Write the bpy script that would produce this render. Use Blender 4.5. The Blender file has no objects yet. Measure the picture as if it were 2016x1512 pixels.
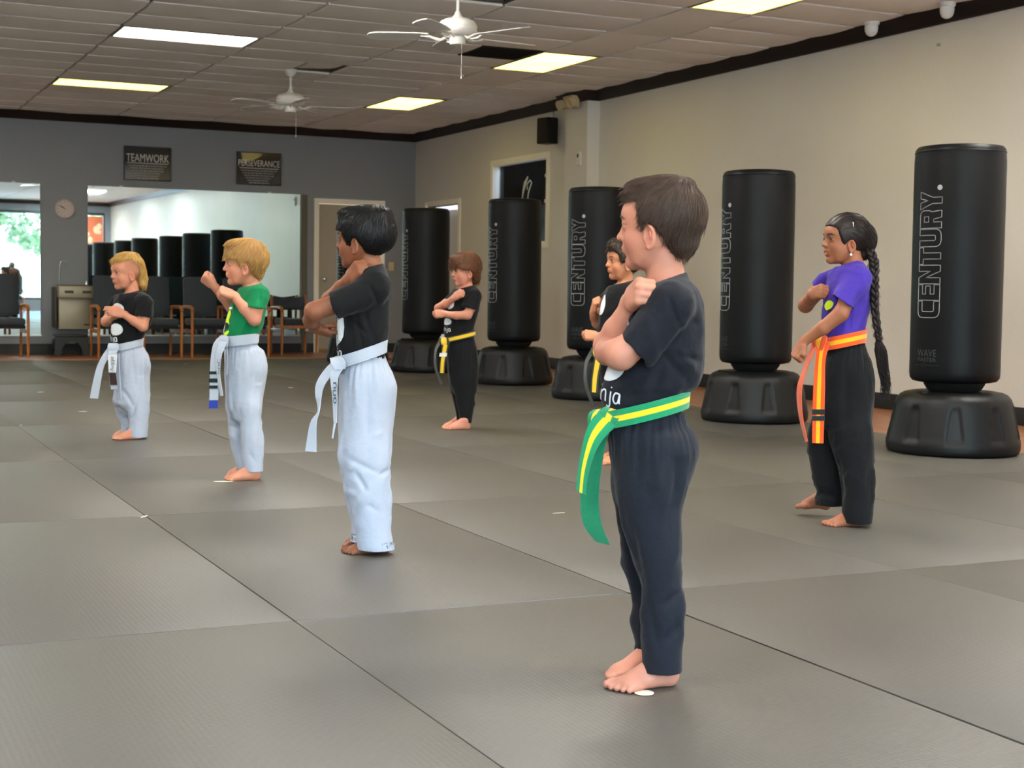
import bpy, bmesh, math, random, time
import numpy as np
from mathutils import Vector, Matrix
from mathutils.bvhtree import BVHTree
T0 = time.time()
random.seed(7)
scene = bpy.context.scene
col = scene.collection
PI = math.pi

# ------------------------------------------------------------ camera
CAM_H = 0.9; FPX = 2928.3; CX = 1008.0; CY = 756.0
def cam_axes(yaw, pitch, roll):
    y, p, r = map(math.radians, (yaw, pitch, roll))
    F = Vector((math.sin(y)*math.cos(p), math.cos(y)*math.cos(p), -math.sin(p)))
    R = Vector((math.cos(y), -math.sin(y), 0)); U = R.cross(F)
    return R*math.cos(r)+U*math.sin(r), U*math.cos(r)-R*math.sin(r), F
CR, CU, CF = cam_axes(25.324, 3.647, 0.8506)
COR = Vector((0, 0, CAM_H))
cd = bpy.data.cameras.new('camera'); cam = bpy.data.objects.new('camera', cd); col.objects.link(cam)
cam.matrix_world = Matrix(((CR.x, CU.x, -CF.x, 0), (CR.y, CU.y, -CF.y, 0), (CR.z, CU.z, -CF.z, CAM_H), (0, 0, 0, 1)))
cd.sensor_width = 36; cd.lens = 36*FPX/2016; cd.clip_start = 0.05; cd.clip_end = 300
cd.dof.use_dof = True; cd.dof.focus_distance = 4.6; cd.dof.aperture_fstop = 9.0
scene.camera = cam

# ------------------------------------------------------------ world, daylight, exposure
scene.view_settings.view_transform = 'Standard'
scene.view_settings.look = 'None'
scene.view_settings.gamma = 1.0
scene.view_settings.use_curve_mapping = False
scene.view_settings.exposure = EXPO = 2.05
W = bpy.data.worlds.new('world'); scene.world = W; W.use_nodes = True
wn = W.node_tree.nodes; wl = W.node_tree.links
bg = wn['Background']
sky = wn.new('ShaderNodeTexSky'); sky.sky_type = 'NISHITA'; sky.sun_disc = False
sky.sun_elevation = math.radians(48); sky.sun_rotation = math.radians(20); sky.air_density = 1.0; sky.dust_density = 2.5
wl.new(sky.outputs[0], bg.inputs[0]); bg.inputs[1].default_value = 1.6
FRONT_Y = -3.2                                   # the shop-front windows behind the camera
def portal(x0, x1, z0, z1):
    ld = bpy.data.lights.new('window_portal', 'AREA'); ld.shape = 'RECTANGLE'
    ld.size = x1-x0; ld.size_y = z1-z0
    ld.cycles.is_portal = True
    o = bpy.data.objects.new('window_portal', ld); col.objects.link(o)
    o.location = ((x0+x1)/2, FRONT_Y+0.03, (z0+z1)/2)
    o.rotation_euler = (math.radians(90), 0, 0)   # -Z of the lamp looks along +Y into the room
WINX = [(-4.9, -2.55), (-2.45, -0.1), (0.0, 2.35), (2.45, 4.8), (4.9, 6.55), (6.65, 7.75)]
portal(-4.9, 7.75, 0.35, 2.78)
sd = bpy.data.lights.new('sun', 'SUN'); sd.energy = 7.0; sd.angle = math.radians(0.6); sd.color = (1, .95, .86)
sun = bpy.data.objects.new('sun', sd); col.objects.link(sun)
sun.rotation_euler = (math.radians(-50), 0, math.radians(200))     # high, from behind the building; only the street gets it
sun.rotation_euler = Vector((0.25, -0.7, -0.9)).to_track_quat('-Z', 'Y').to_euler()

# ------------------------------------------------------------ pixel helpers (photo frame 2016 x 1512)
def ray(px, py):
    return CF + CR*((px-CX)/FPX) - CU*((py-CY)/FPX)
def onz(px, py, z=0.0):
    d = ray(px, py); return COR + d*((z-CAM_H)/d.z)
def onx(px, py, x):
    d = ray(px, py); return COR + d*(x/d.x)
def ony(px, py, y):
    d = ray(px, py); return COR + d*(y/d.y)

# ------------------------------------------------------------ material helpers
def lin(c):
    return tuple((v/255/12.92 if v/255 <= .04045 else ((v/255+.055)/1.055)**2.4) for v in c)
class NT:
    def __init__(s, m):
        m.use_nodes = True; s.m = m; s.n = m.node_tree.nodes; s.l = m.node_tree.links
        s.b = s.n['Principled BSDF']
    def new(s, t, **k):
        x = s.n.new(t)
        for a, v in k.items():
            if a.startswith('i_'):
                x.inputs[a[2:].replace('_', ' ')].default_value = v
            else: setattr(x, a, v)
        return x
    def link(s, a, b): s.l.new(a, b)
def mat(name, c, rough=.6, var=0.0, vscale=8.0, bump=0.0, bscale=60.0, spec=.4, metal=0.0, sheen=0.0, sss=0.0, coord='Object', stretch=(1, 1, 1), emit=None, estr=0):
    """procedural principled material: base colour with noise variation and a fine noise relief"""
    m = bpy.data.materials.new(name); t = NT(m); b = t.b
    c = lin(c); b.inputs['Roughness'].default_value = rough; b.inputs['Metallic'].default_value = metal
    b.inputs['Specular IOR Level'].default_value = spec
    if sheen: b.inputs['Sheen Weight'].default_value = sheen; b.inputs['Sheen Roughness'].default_value = .5
    if sss:
        b.inputs['Subsurface Weight'].default_value = sss; b.inputs['Subsurface Radius'].default_value = (1.0, .35, .2); b.inputs['Subsurface Scale'].default_value = .006
    if emit is not None:
        b.inputs['Emission Color'].default_value = (*lin(emit), 1); b.inputs['Emission Strength'].default_value = estr
    tc = t.new('ShaderNodeTexCoord'); mp = t.new('ShaderNodeMapping'); mp.inputs['Scale'].default_value = stretch
    t.link(tc.outputs[coord], mp.inputs[0])
    if var > 0:
        nz = t.new('ShaderNodeTexNoise', i_Scale=vscale, i_Detail=5.0); t.link(mp.outputs[0], nz.inputs['Vector'])
        mx = t.new('ShaderNodeMix', data_type='RGBA')
        mx.inputs[6].default_value = (*[v*(1-var) for v in c], 1); mx.inputs[7].default_value = (*[min(1, v*(1+var)) for v in c], 1)
        t.link(nz.outputs['Fac'], mx.inputs[0]); t.link(mx.outputs[2], b.inputs['Base Color'])
    else: b.inputs['Base Color'].default_value = (*c, 1)
    if bump > 0:
        n2 = t.new('ShaderNodeTexNoise', i_Scale=bscale, i_Detail=4.0); t.link(mp.outputs[0], n2.inputs['Vector'])
        bp = t.new('ShaderNodeBump', i_Strength=bump, i_Distance=.004); t.link(n2.outputs['Fac'], bp.inputs['Height']); t.link(bp.outputs[0], b.inputs['Normal'])
    return m

# ------------------------------------------------------------ object helpers
def tag(o, label=None, cat=None, group=None, kind=None):
    if label: o['label'] = label
    if cat: o['category'] = cat
    if group: o['group'] = group
    if kind: o['kind'] = kind
    return o
def link_mesh(name, me, parent=None, m=None):
    o = bpy.data.objects.new(name, me); col.objects.link(o)
    if m: me.materials.append(m)
    if parent is not None: o.parent = parent
    return o
def empty(name, loc=(0, 0, 0), rz=0, label=None, cat=None, group=None):
    o = bpy.data.objects.new(name, None); col.objects.link(o); o.empty_display_size = .1
    o.location = loc; o.rotation_euler = (0, 0, rz); return tag(o, label, cat, group)
class MB:
    """collects shapes in one bmesh, then links them as one object"""
    def __init__(s): s.bm = bmesh.new(); s.uv = None
    def _xf(s, vs, loc, rot):
        M = Matrix.Translation(loc) @ (rot if isinstance(rot, Matrix) else Matrix.Rotation(rot, 4, 'Z'))
        bmesh.ops.transform(s.bm, matrix=M, verts=vs)
    def box(s, x0, x1, y0, y1, z0, z1, bev=0.0, rot=0, seg=2):
        r = bmesh.ops.create_cube(s.bm, size=1); vs = r['verts']
        bmesh.ops.scale(s.bm, vec=(abs(x1-x0), abs(y1-y0), abs(z1-z0)), verts=vs)
        if bev > 0:
            es = list({e for v in vs for e in v.link_edges})
            r2 = bmesh.ops.bevel(s.bm, geom=es, offset=bev, segments=seg, profile=.6, affect='EDGES'); vs = list({v for f in r2['faces'] for v in f.verts} | {v for v in vs if v.is_valid})
        s._xf(vs, ((x0+x1)/2, (y0+y1)/2, (z0+z1)/2), rot); return s
    def lathe(s, prof, loc=(0, 0, 0), n=32, rot=0, cap=True, fn=None):
        """prof: list of (r, z). fn(theta, i) scales the radius"""
        rings = []
        for i, (r, z) in enumerate(prof):
            ring = []
            for k in range(n):
                a = 2*PI*k/n; rr = r*(fn(a, i) if fn else 1)
                ring.append(s.bm.verts.new((rr*math.cos(a), rr*math.sin(a), z)))
            rings.append(ring)
        for i in range(len(rings)-1):
            for k in range(n):
                a, b = rings[i], rings[i+1]
                s.bm.faces.new((a[k], a[(k+1) % n], b[(k+1) % n], b[k]))
        if cap:
            s.bm.faces.new(list(reversed(rings[0]))); s.bm.faces.new(rings[-1])
        s._xf([v for r in rings for v in r], loc, rot); return s
    def tube(s, pts, r, n=8, closed=False, flat=1.0):
        pts = [Vector(p) for p in pts]; N = len(pts); rings = []
        rs = r if hasattr(r, '__len__') else [r]*N
        up = Vector((0, 0, 1)); prev = None
        for i, p in enumerate(pts):
            a = pts[(i-1) % N] if (i > 0 or closed) else p; b = pts[(i+1) % N] if (i < N-1 or closed) else p
            d = (b-a).normalized()
            if prev is None:
                x = d.cross(up) if abs(d.z) < .95 else d.cross(Vector((1, 0, 0)))
            else: x = prev-d*prev.dot(d)
            x.normalize(); prev = x; y = d.cross(x)
            rings.append([s.bm.verts.new(p+(x*math.cos(2*PI*k/n)+y*math.sin(2*PI*k/n)*flat)*rs[i]) for k in range(n)])
        for i in range(N if closed else N-1):
            a, b = rings[i], rings[(i+1) % N]
            for k in range(n): s.bm.faces.new((a[k], a[(k+1) % n], b[(k+1) % n], b[k]))
        if not closed:
            s.bm.faces.new(list(reversed(rings[0]))); s.bm.faces.new(rings[-1])
        return s
    def poly(s, pts, th, axis='z', bev=0):
        """extrude a flat outline (2D) by th; axis = normal direction"""
        def P(a, b, c): return {'z': (a, b, c), 'y': (a, c, b), 'x': (c, a, b)}[axis]
        A = [s.bm.verts.new(P(a, b, 0)) for a, b in pts]; B = [s.bm.verts.new(P(a, b, th)) for a, b in pts]
        n = len(pts); s.bm.faces.new(A); s.bm.faces.new(list(reversed(B)))
        for i in range(n): s.bm.faces.new((A[i], B[i], B[(i+1) % n], A[(i+1) % n]))
        return A+B
    def move(s, vs, loc=(0, 0, 0), rot=0): s._xf(vs, loc, rot); return s
    def mesh(s, name, smooth=True, ang=40):
        bmesh.ops.recalc_face_normals(s.bm, faces=s.bm.faces)
        me = bpy.data.meshes.new(name); s.bm.to_mesh(me); s.bm.free()
        if smooth:
            me.polygons.foreach_set('use_smooth', [True]*len(me.polygons))
            me.set_sharp_from_angle(angle=math.radians(ang))
        return me
    def build(s, name, m, parent=None, smooth=True, ang=40):
        return link_mesh(name, s.mesh(name, smooth, ang), parent, m)
def struct(o): o['kind'] = 'structure'; return o
def copy_tree(o, parent=None):
    c = o.copy(); col.objects.link(c); c.parent = parent
    for ch in list(o.children): copy_tree(ch, c)
    return c
def text_mesh(txt, size, extrude=0.0005, align='CENTER', outline=None, res=3):
    cu = bpy.data.curves.new('lettering', 'FONT'); cu.body = txt; cu.size = size; cu.align_x = align; cu.align_y = 'CENTER'
    cu.resolution_u = res
    if outline: cu.fill_mode = 'NONE'; cu.bevel_depth = outline; cu.bevel_resolution = 1
    else: cu.extrude = extrude
    o = bpy.data.objects.new('lettering_tmp', cu); col.objects.link(o)
    me = bpy.data.meshes.new_from_object(o.evaluated_get(bpy.context.evaluated_depsgraph_get()))
    bpy.data.objects.remove(o); bpy.data.curves.remove(cu); return me
# ============================================================ THE ROOM
XR, YB, ZC = 7.93, 20.1, 3.1                      # right wall, back wall, ceiling
XL = -5.0
M = {}
# ---- wall paint and covering
def wall_mat(name, c, rough, lines=True, c2=None):
    m = bpy.data.materials.new(name); t = NT(m); c = lin(c)
    tc = t.new('ShaderNodeTexCoord'); mp = t.new('ShaderNodeMapping'); mp.inputs['Scale'].default_value = (1, 1, 1); t.link(tc.outputs['Object'], mp.inputs[0])
    n1 = t.new('ShaderNodeTexNoise', i_Scale=1.6, i_Detail=6.0, i_Roughness=.6); t.link(mp.outputs[0], n1.inputs['Vector'])
    mp2 = t.new('ShaderNodeMapping'); mp2.inputs['Scale'].default_value = (30, 30, 260); t.link(tc.outputs['Object'], mp2.inputs[0])
    n2 = t.new('ShaderNodeTexNoise', i_Scale=1.0, i_Detail=2.0); t.link(mp2.outputs[0], n2.inputs['Vector'])
    mp3 = t.new('ShaderNodeMapping'); mp3.inputs['Scale'].default_value = (260, 260, 20); t.link(tc.outputs['Object'], mp3.inputs[0])
    n3 = t.new('ShaderNodeTexNoise', i_Scale=1.0, i_Detail=2.0); t.link(mp3.outputs[0], n3.inputs['Vector'])
    ad = t.new('ShaderNodeMath', operation='ADD'); t.link(n2.outputs['Fac'], ad.inputs[0]); t.link(n3.outputs['Fac'], ad.inputs[1])
    mx = t.new('ShaderNodeMix', data_type='RGBA'); mx.inputs[6].default_value = (*[v*.86 for v in c], 1); mx.inputs[7].default_value = (*[v*1.1 for v in c], 1)
    m2 = t.new('ShaderNodeMath', operation='MULTIPLY_ADD'); m2.inputs[1].default_value = .35; t.link(ad.outputs[0], m2.inputs[0]); 
    m3 = t.new('ShaderNodeMath', operation='MULTIPLY_ADD'); m3.inputs[1].default_value = .5; m3.inputs[2].default_value = -.1; t.link(n1.outputs['Fac'], m3.inputs[0]); t.link(m3.outputs[0], m2.inputs[2])
    t.link(m2.outputs[0], mx.inputs[0]); t.link(mx.outputs[2], t.b.inputs['Base Color'])
    bp = t.new('ShaderNodeBump', i_Strength=.25, i_Distance=.0015); t.link(ad.outputs[0], bp.inputs['Height']); t.link(bp.outputs[0], t.b.inputs['Normal'])
    t.b.inputs['Roughness'].default_value = rough; t.b.inputs['Specular IOR Level'].default_value = .5
    return m
M['wall_beige'] = wall_mat('linen_wall_covering', (214, 210, 202), .42)
M['wall_grey'] = wall_mat('grey_wall_paint', (136, 139, 145), .55)
M['wall_front'] = mat('front_wall_paint', (130, 138, 146), .6, .05, 2)
M['cornice'] = mat('dark_brown_cornice_paint', (34, 27, 26), .45, .1, 6, spec=.3)
M['baseboard'] = mat('black_rubber_baseboard', (28, 27, 28), .5, .1, 5)
M['white_trim'] = mat('cream_trim_paint', (242, 236, 222), .45, .04, 6)
M['door_paint'] = mat('beige_door_paint', (168, 158, 142), .5, .05, 3)
M['void'] = mat('dark_plenum', (16, 15, 15), .9)
M['white_plastic'] = mat('white_plastic', (222, 220, 215), .4, .03, 8)
M['black_plastic'] = mat('black_plastic', (20, 20, 21), .45, .1, 10)

# ---- mats
def mat_mats():
    m = bpy.data.materials.new('greige_foam_mat'); t = NT(m)
    tc = t.new('ShaderNodeTexCoord'); g = t.new('ShaderNodeNewGeometry'); oi = t.new('ShaderNodeObjectInfo')
    n1 = t.new('ShaderNodeTexNoise', i_Scale=.9, i_Detail=7.0, i_Roughness=.62); t.link(g.outputs['Position'], n1.inputs['Vector'])
    n2 = t.new('ShaderNodeTexNoise', i_Scale=90.0, i_Detail=3.0); t.link(g.outputs['Position'], n2.inputs['Vector'])
    base = lin((77, 74, 68))
    mx = t.new('ShaderNodeMix', data_type='RGBA'); mx.inputs[6].default_value = (*[v*.84 for v in base], 1); mx.inputs[7].default_value = (*[v*1.16 for v in base], 1)
    a = t.new('ShaderNodeMath', operation='MULTIPLY_ADD'); a.inputs[1].default_value = .35; t.link(n2.outputs['Fac'], a.inputs[0])
    b = t.new('ShaderNodeMath', operation='MULTIPLY_ADD'); b.inputs[1].default_value = .6; b.inputs[2].default_value = -.08; t.link(n1.outputs['Fac'], b.inputs[0]); t.link(b.outputs[0], a.inputs[2])
    c = t.new('ShaderNodeMath', operation='MULTIPLY_ADD'); c.inputs[1].default_value = .14; t.link(oi.outputs['Random'], c.inputs[0]); t.link(a.outputs[0], c.inputs[2])
    t.link(c.outputs[0], mx.inputs[0])
    # pale scuffs
    mp = t.new('ShaderNodeMapping'); mp.inputs['Scale'].default_value = (5, .9, 1); mp.inputs['Rotation'].default_value = (0, 0, .9); t.link(g.outputs['Position'], mp.inputs[0])
    n3 = t.new('ShaderNodeTexNoise', i_Scale=2.2, i_Detail=6.0, i_Roughness=.7); t.link(mp.outputs[0], n3.inputs['Vector'])
    rp = t.new('ShaderNodeMapRange'); rp.inputs[1].default_value = .66; rp.inputs[2].default_value = .8; rp.inputs[4].default_value = .35; t.link(n3.outputs['Fac'], rp.inputs[0])
    m4 = t.new('ShaderNodeMix', data_type='RGBA'); m4.inputs[7].default_value = (*lin((104, 101, 95)), 1)
    t.link(rp.outputs[0], m4.inputs[0]); t.link(mx.outputs[2], m4.inputs[6]); t.link(m4.outputs[2], t.b.inputs['Base Color'])
    # woven relief: fine ribs crossing
    w1 = t.new('ShaderNodeTexWave', i_Scale=32.0, i_Distortion=.15, bands_direction='Y'); t.link(g.outputs['Position'], w1.inputs['Vector'])
    w2 = t.new('ShaderNodeTexWave', i_Scale=22.0, i_Distortion=.15, bands_direction='X'); t.link(g.outputs['Position'], w2.inputs['Vector'])
    mm = t.new('ShaderNodeMath', operation='MULTIPLY_ADD'); mm.inputs[1].default_value = .45; t.link(w2.outputs['Fac'], mm.inputs[0]); t.link(w1.outputs['Fac'], mm.inputs[2])
    ma = t.new('ShaderNodeMath', operation='MULTIPLY_ADD'); ma.inputs[1].default_value = .6; t.link(n2.outputs['Fac'], ma.inputs[0]); t.link(mm.outputs[0], ma.inputs[2])
    bp = t.new('ShaderNodeBump', i_Strength=.18, i_Distance=.002); t.link(ma.outputs[0], bp.inputs['Height']); t.link(bp.outputs[0], t.b.inputs['Normal'])
    t.b.inputs['Roughness'].default_value = .47; t.b.inputs['Specular IOR Level'].default_value = .45
    return m
M['mat'] = mat_mats()
M['wood'] = None
def wood_mat(name, c, rough=.35, sc=(14, 1.2, 14), axis_plank=True):
    m = bpy.data.materials.new(name); t = NT(m); c = lin(c)
    tc = t.new('ShaderNodeTexCoord'); mp = t.new('ShaderNodeMapping'); mp.inputs['Scale'].default_value = sc; t.link(tc.outputs['Object'], mp.inputs[0])
    n1 = t.new('ShaderNodeTexNoise', i_Scale=2.0, i_Detail=6.0, i_Distortion=.6); t.link(mp.outputs[0], n1.inputs['Vector'])
    cr = t.new('ShaderNodeValToRGB'); cr.color_ramp.elements[0].color = (*[v*.62 for v in c], 1); cr.color_ramp.elements[1].color = (*[min(1, v*1.3) for v in c], 1)
    cr.color_ramp.elements[0].position = .3; cr.color_ramp.elements[1].position = .7
    t.link(n1.outputs['Fac'], cr.inputs[0]); t.link(cr.outputs[0], t.b.inputs['Base Color'])
    t.b.inputs['Roughness'].default_value = rough; return m
M['wood'] = wood_mat('orange_wood_floor', (150, 96, 60))
M['chair_wood'] = wood_mat('honey_oak_chair_wood', (176, 108, 50), .35, (20, 20, 3))

# floor slab (wood laminate) and the foam mats on it
b = MB(); b.box(XL, XR+2.2, FRONT_Y-.1, YB+.1, -.12, -.03); floor = struct(b.build('floor', M['wood']))
MX = [1.172+1.03*k for k in range(-6, 6)]        # seams between mat columns; the last is the right edge
MY0 = 3.825; MYS = 1.965
mat_cache = {}
def mat_mesh(w, l):
    k = (round(w, 3), round(l, 3))
    if k not in mat_cache:
        b = MB(); g = .0012; b.box(g, w-g, g, l-g, -.031, 0, bev=.0025, seg=2); mat_cache[k] = b.mesh('floor_mat')
        mat_cache[k].materials.append(M['mat'])
    return mat_cache[k]
YEND = 17.85
for i in range(len(MX)-1):
    off = 0.0
    ys = [MY0+MYS*k for k in range(-4, 8)]
    ys = [FRONT_Y+.25]+[y for y in ys if FRONT_Y+.3 < y < YEND-.1]+[YEND]
    for a, c in zip(ys[:-1], ys[1:]):
        open_seam = .0045 if (i == 7 and a < 5.0) or (i == 7 and 7 < a < 9) else 0
        o = bpy.data.objects.new('floor_mat', mat_mesh(MX[i+1]-MX[i], c-a)); col.objects.link(o)
        o.location = (MX[i]+open_seam+random.uniform(-.0012, .0012), a+random.uniform(-.0012, .0012), random.uniform(-.0008, .0008)); o.parent = floor
# the one seam that has opened up, by the front boy: a grey-blue underside shows
# wooden edging strip along the back of the mats
b = MB(); b.box(XL, 8.0, YEND+.003, YEND+.32, -.03, .004, bev=.004); struct(b.build('trim_6', wood_mat('mat_edging_wood', (158, 104, 68))))

# walls
PY0, PY1, PD = 14.60, 15.12, .15                 # the pilaster on the right wall
WY0, WY1, WZ0, WZ1 = 15.79, 17.46, 1.40, 2.53    # interior window (outer edge of its frame)
DY0, DY1, DZ = 18.44, 19.69, 2.11                # doorway
fw = .07
def wallbox(name, m, boxes):
    b = MB()
    for q in boxes: b.box(*q)
    return struct(b.build(name, m, smooth=False))
T = .14
wallbox('wall_right', M['wall_beige'], [
    (XR, XR+T, FRONT_Y, WY0+fw, 0, ZC+.1), (XR, XR+T, WY1-fw, DY0+fw, 0, ZC+.1), (XR, XR+T, DY1-fw, YB, 0, ZC+.1),
    (XR, XR+T, WY0+fw, WY1-fw, 0, WZ0+fw), (XR, XR+T, WY0+fw, WY1-fw, WZ1-fw, ZC+.1), (XR, XR+T, DY0+fw, DY1-fw, DZ-fw, ZC+.1)])
wallbox('wall_pilaster', M['wall_beige'], [(XR-PD, XR, PY0, PY1, 0, ZC)])
BDX0, BDX1, BDZ = 6.41, 7.46, 2.13               # back door frame outer
wallbox('wall_back', M['wall_grey'], [(XL, BDX0+fw, YB, YB+T, 0, ZC+.1), (BDX1-fw, XR+.14, YB, YB+T, 0, ZC+.1), (BDX0+fw, BDX1-fw, YB, YB+T, BDZ-fw, ZC+.1)])
wallbox('wall_left', M['wall_beige'], [(XL-T, XL, FRONT_Y, YB+T, 0, ZC+.1)])
# shop front
fb = [(XL, XR+T, FRONT_Y-T, FRONT_Y, 0, .33), (XL, XR+T, FRONT_Y-T, FRONT_Y, 2.8, ZC+.1), (WINX[-1][1]+.02, XR+T, FRONT_Y-T, FRONT_Y, .3, 2.8)]
wallbox('wall_front', M['wall_front'], fb)
def glass_mat():
    m = bpy.data.materials.new('clear_window_glass'); t = NT(m)
    tr = t.new('ShaderNodeBsdfTransparent'); gl = t.new('ShaderNodeBsdfGlossy'); gl.inputs['Roughness'].default_value = .02
    fr = t.new('ShaderNodeFresnel', i_IOR=1.45); ms = t.new('ShaderNodeMixShader')
    tr.inputs[0].default_value = (.93, .97, .97, 1)
    t.link(fr.outputs[0], ms.inputs[0]); t.link(tr.outputs[0], ms.inputs[1]); t.link(gl.outputs[0], ms.inputs[2])
    t.link(ms.outputs[0], t.n['Material Output'].inputs[0]); return m
M['glass'] = glass_mat()
M['alu'] = mat('dark_bronze_window_frame', (58, 60, 62), .4, .05, 5, metal=.4)
for i, (x0, x1) in enumerate(WINX):
    fr = MB()
    for q in ((x0-.05, x0+.03, .33, 2.8), (x1-.03, x1+.05, .33, 2.8)): fr.box(q[0], q[1], FRONT_Y-.1, FRONT_Y-.02, q[2], q[3], bev=.004)
    fr.box(x0+.03, x1-.03, FRONT_Y-.1, FRONT_Y-.02, .33, .40, bev=.004); fr.box(x0+.03, x1-.03, FRONT_Y-.1, FRONT_Y-.02, 2.72, 2.8, bev=.004)
    fo = struct(fr.build('window_%d' % (i+2), M['alu']))
    g = MB(); g.box(x0+.03, x1-.03, FRONT_Y-.065, FRONT_Y-.06, .4, 2.72); g.build('pane', M['glass'], fo, smooth=False)

# ceiling: plenum + tiles
b = MB(); b.box(XL-.2, XR+.2, FRONT_Y-.2, YB+.2, ZC+.10, ZC+.25); ceiling = struct(b.build('ceiling', M['void'], smooth=False))
def tile_mat():
    m = bpy.data.materials.new('speckled_ceiling_tile'); t = NT(m); g = t.new('ShaderNodeNewGeometry'); oi = t.new('ShaderNodeObjectInfo')
    n1 = t.new('ShaderNodeTexNoise', i_Scale=240.0, i_Detail=3.0, i_Roughness=.8); t.link(g.outputs['Position'], n1.inputs['Vector'])
    n2 = t.new('ShaderNodeTexNoise', i_Scale=1.1, i_Detail=4.0); t.link(g.outputs['Position'], n2.inputs['Vector'])
    base = lin((240, 234, 226))
    mx = t.new('ShaderNodeMix', data_type='RGBA'); mx.inputs[6].default_value = (*[v*.66 for v in base], 1); mx.inputs[7].default_value = (*[v*1.25 for v in base], 1)
    a = t.new('ShaderNodeMath', operation='MULTIPLY_ADD'); a.inputs[1].default_value = .6; t.link(n1.outputs['Fac'], a.inputs[0])
    b = t.new('ShaderNodeMath', operation='MULTIPLY_ADD'); b.inputs[1].default_value = .3; b.inputs[2].default_value = -.06; t.link(n2.outputs['Fac'], b.inputs[0]); t.link(b.outputs[0], a.inputs[2])
    c = t.new('ShaderNodeMath', operation='MULTIPLY_ADD'); c.inputs[1].default_value = .2; t.link(oi.outputs['Random'], c.inputs[0]); t.link(a.outputs[0], c.inputs[2])
    t.link(c.outputs[0], mx.inputs[0]); t.link(mx.outputs[2], t.b.inputs['Base Color'])
    bp = t.new('ShaderNodeBump', i_Strength=.4, i_Distance=.002); t.link(n1.outputs['Fac'], bp.inputs['Height']); t.link(bp.outputs[0], t.b.inputs['Normal'])
    t.b.inputs['Roughness'].default_value = .9; t.b.inputs['Specular IOR Level'].default_value = .15; return m
M['tile'] = tile_mat()
M['grid'] = mat('ceiling_grid_metal', (74, 64, 56), .6)
def tile_mesh(w, l):
    """a lay-in tile whose face sags: two shallow waves along the short side"""
    b = MB(); g = .012; nx, ny = 2, 6; V = {}
    long_y = l > w*1.2
    for i in range(nx+1):
        for j in range(ny+1):
            u, v = i/nx, j/ny
            s = u if long_y else v
            sag = -.021*math.sin(PI*v)*math.sin(PI*min(1, max(0, .1+.8*u)))-.004*(1-s)
            V[i, j] = b.bm.verts.new((g+(w-2*g)*u, g+(l-2*g)*v, sag))
    for i in range(nx):
        for j in range(ny): b.bm.faces.new((V[i, j], V[i, j+1], V[i+1, j+1], V[i+1, j]))
    top = [b.bm.verts.new((x, y, .016)) for x, y in ((g, g), (g, l-g), (w-g, l-g), (w-g, g))]
    b.bm.faces.new(top)
    e = [[V[0, j] for j in range(ny+1)], [V[i, ny] for i in range(nx+1)], [V[nx, j] for j in range(ny, -1, -1)], [V[i, 0] for i in range(nx, -1, -1)]]
    for k in range(4): b.bm.faces.new([top[k]]+e[k]+[top[(k+1) % 4]])
    return b.mesh('ceiling_tile')
GX = [-3.72+1.235*k for k in range(0, 9)]        # -3.72 ... 6.16 wide columns
GX = [x for x in GX if x < 6.3]; GX[-1] = 6.18
NARROW = (6.18, 6.80)
RY0 = 13.08                                       # a row line
lights_L = [(2.455, 13.08), (2.455, 16.72), (2.455, 9.43), (-1.25, 13.08), (-1.25, 9.43), (2.455, 5.8), (-1.25, 5.8), (2.455, 2.15), (-1.25, 2.15), (2.455, -1.5), (-1.25, -1.5), (-1.25, 16.72)]
lights_R = [(6.18, 8.79), (6.18, 12.49), (6.18, 16.24), (6.18, 5.1), (6.18, 1.4), (6.18, -2.3)]
cells = []
def add_col(x0, x1, ylines):
    for a, c in zip(ylines[:-1], ylines[1:]): cells.append((x0, x1, a, c))
rows = [RY0+.6083*k for k in range(-26, 12)]
rows = [FRONT_Y]+[y for y in rows if FRONT_Y+.1 < y < YB-.1]+[YB]
long_rows = sorted(set([round(12.49+1.232*k, 3) for k in range(-12, 7)])); long_rows = [FRONT_Y]+[y for y in long_rows if FRONT_Y+.1 < y < YB-.1]+[YB]
lx = [XL]+GX
for a, c in zip(lx[:-1], lx[1:]): add_col(a, c, rows)
add_col(6.18, 6.80, long_rows); add_col(6.80, XR-.0, rows)
def is_light(q):
    x0, x1, a, c = q; mx_, my_ = (x0+x1)/2, (a+c)/2
    for (lx_, ly_) in lights_L:
        if lx_ < mx_ < lx_+1.23 and ly_ < my_ < ly_+.61: return True
    for (lx_, ly_) in lights_R:
        if x0 == 6.18 and ly_ < my_+.3 and my_-.3 < ly_+1.23 and abs(my_-(ly_+.61)) < .4: return True
    return False
GAP_A = (4.9, 14.6)                               # tile pushed up beside the far fan
GAP_B = (4.93, 9.75)                              # tile slipped beside the near fan
VENT = (5.56, 12.78)
def cen(q): return Vector(((q[0]+q[1])/2, (q[2]+q[3])/2, ZC))
def in_view(q):
    P = cen(q)-COR; z = P.dot(CF)
    if z < .5: return -1
    x, y = P.dot(CR)/z*FPX, P.dot(CU)/z*FPX
    if abs(x) > 1200 or abs(y) > 840: return -1
    return (q[1]-q[0])*(q[3]-q[2])/z**3
cells = [q for q in cells if not is_light(q)]
cells.sort(key=lambda q: -in_view(q))
tcache = {}
rest = MB(); nsingle = 0
R2 = random.Random(3)
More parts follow.
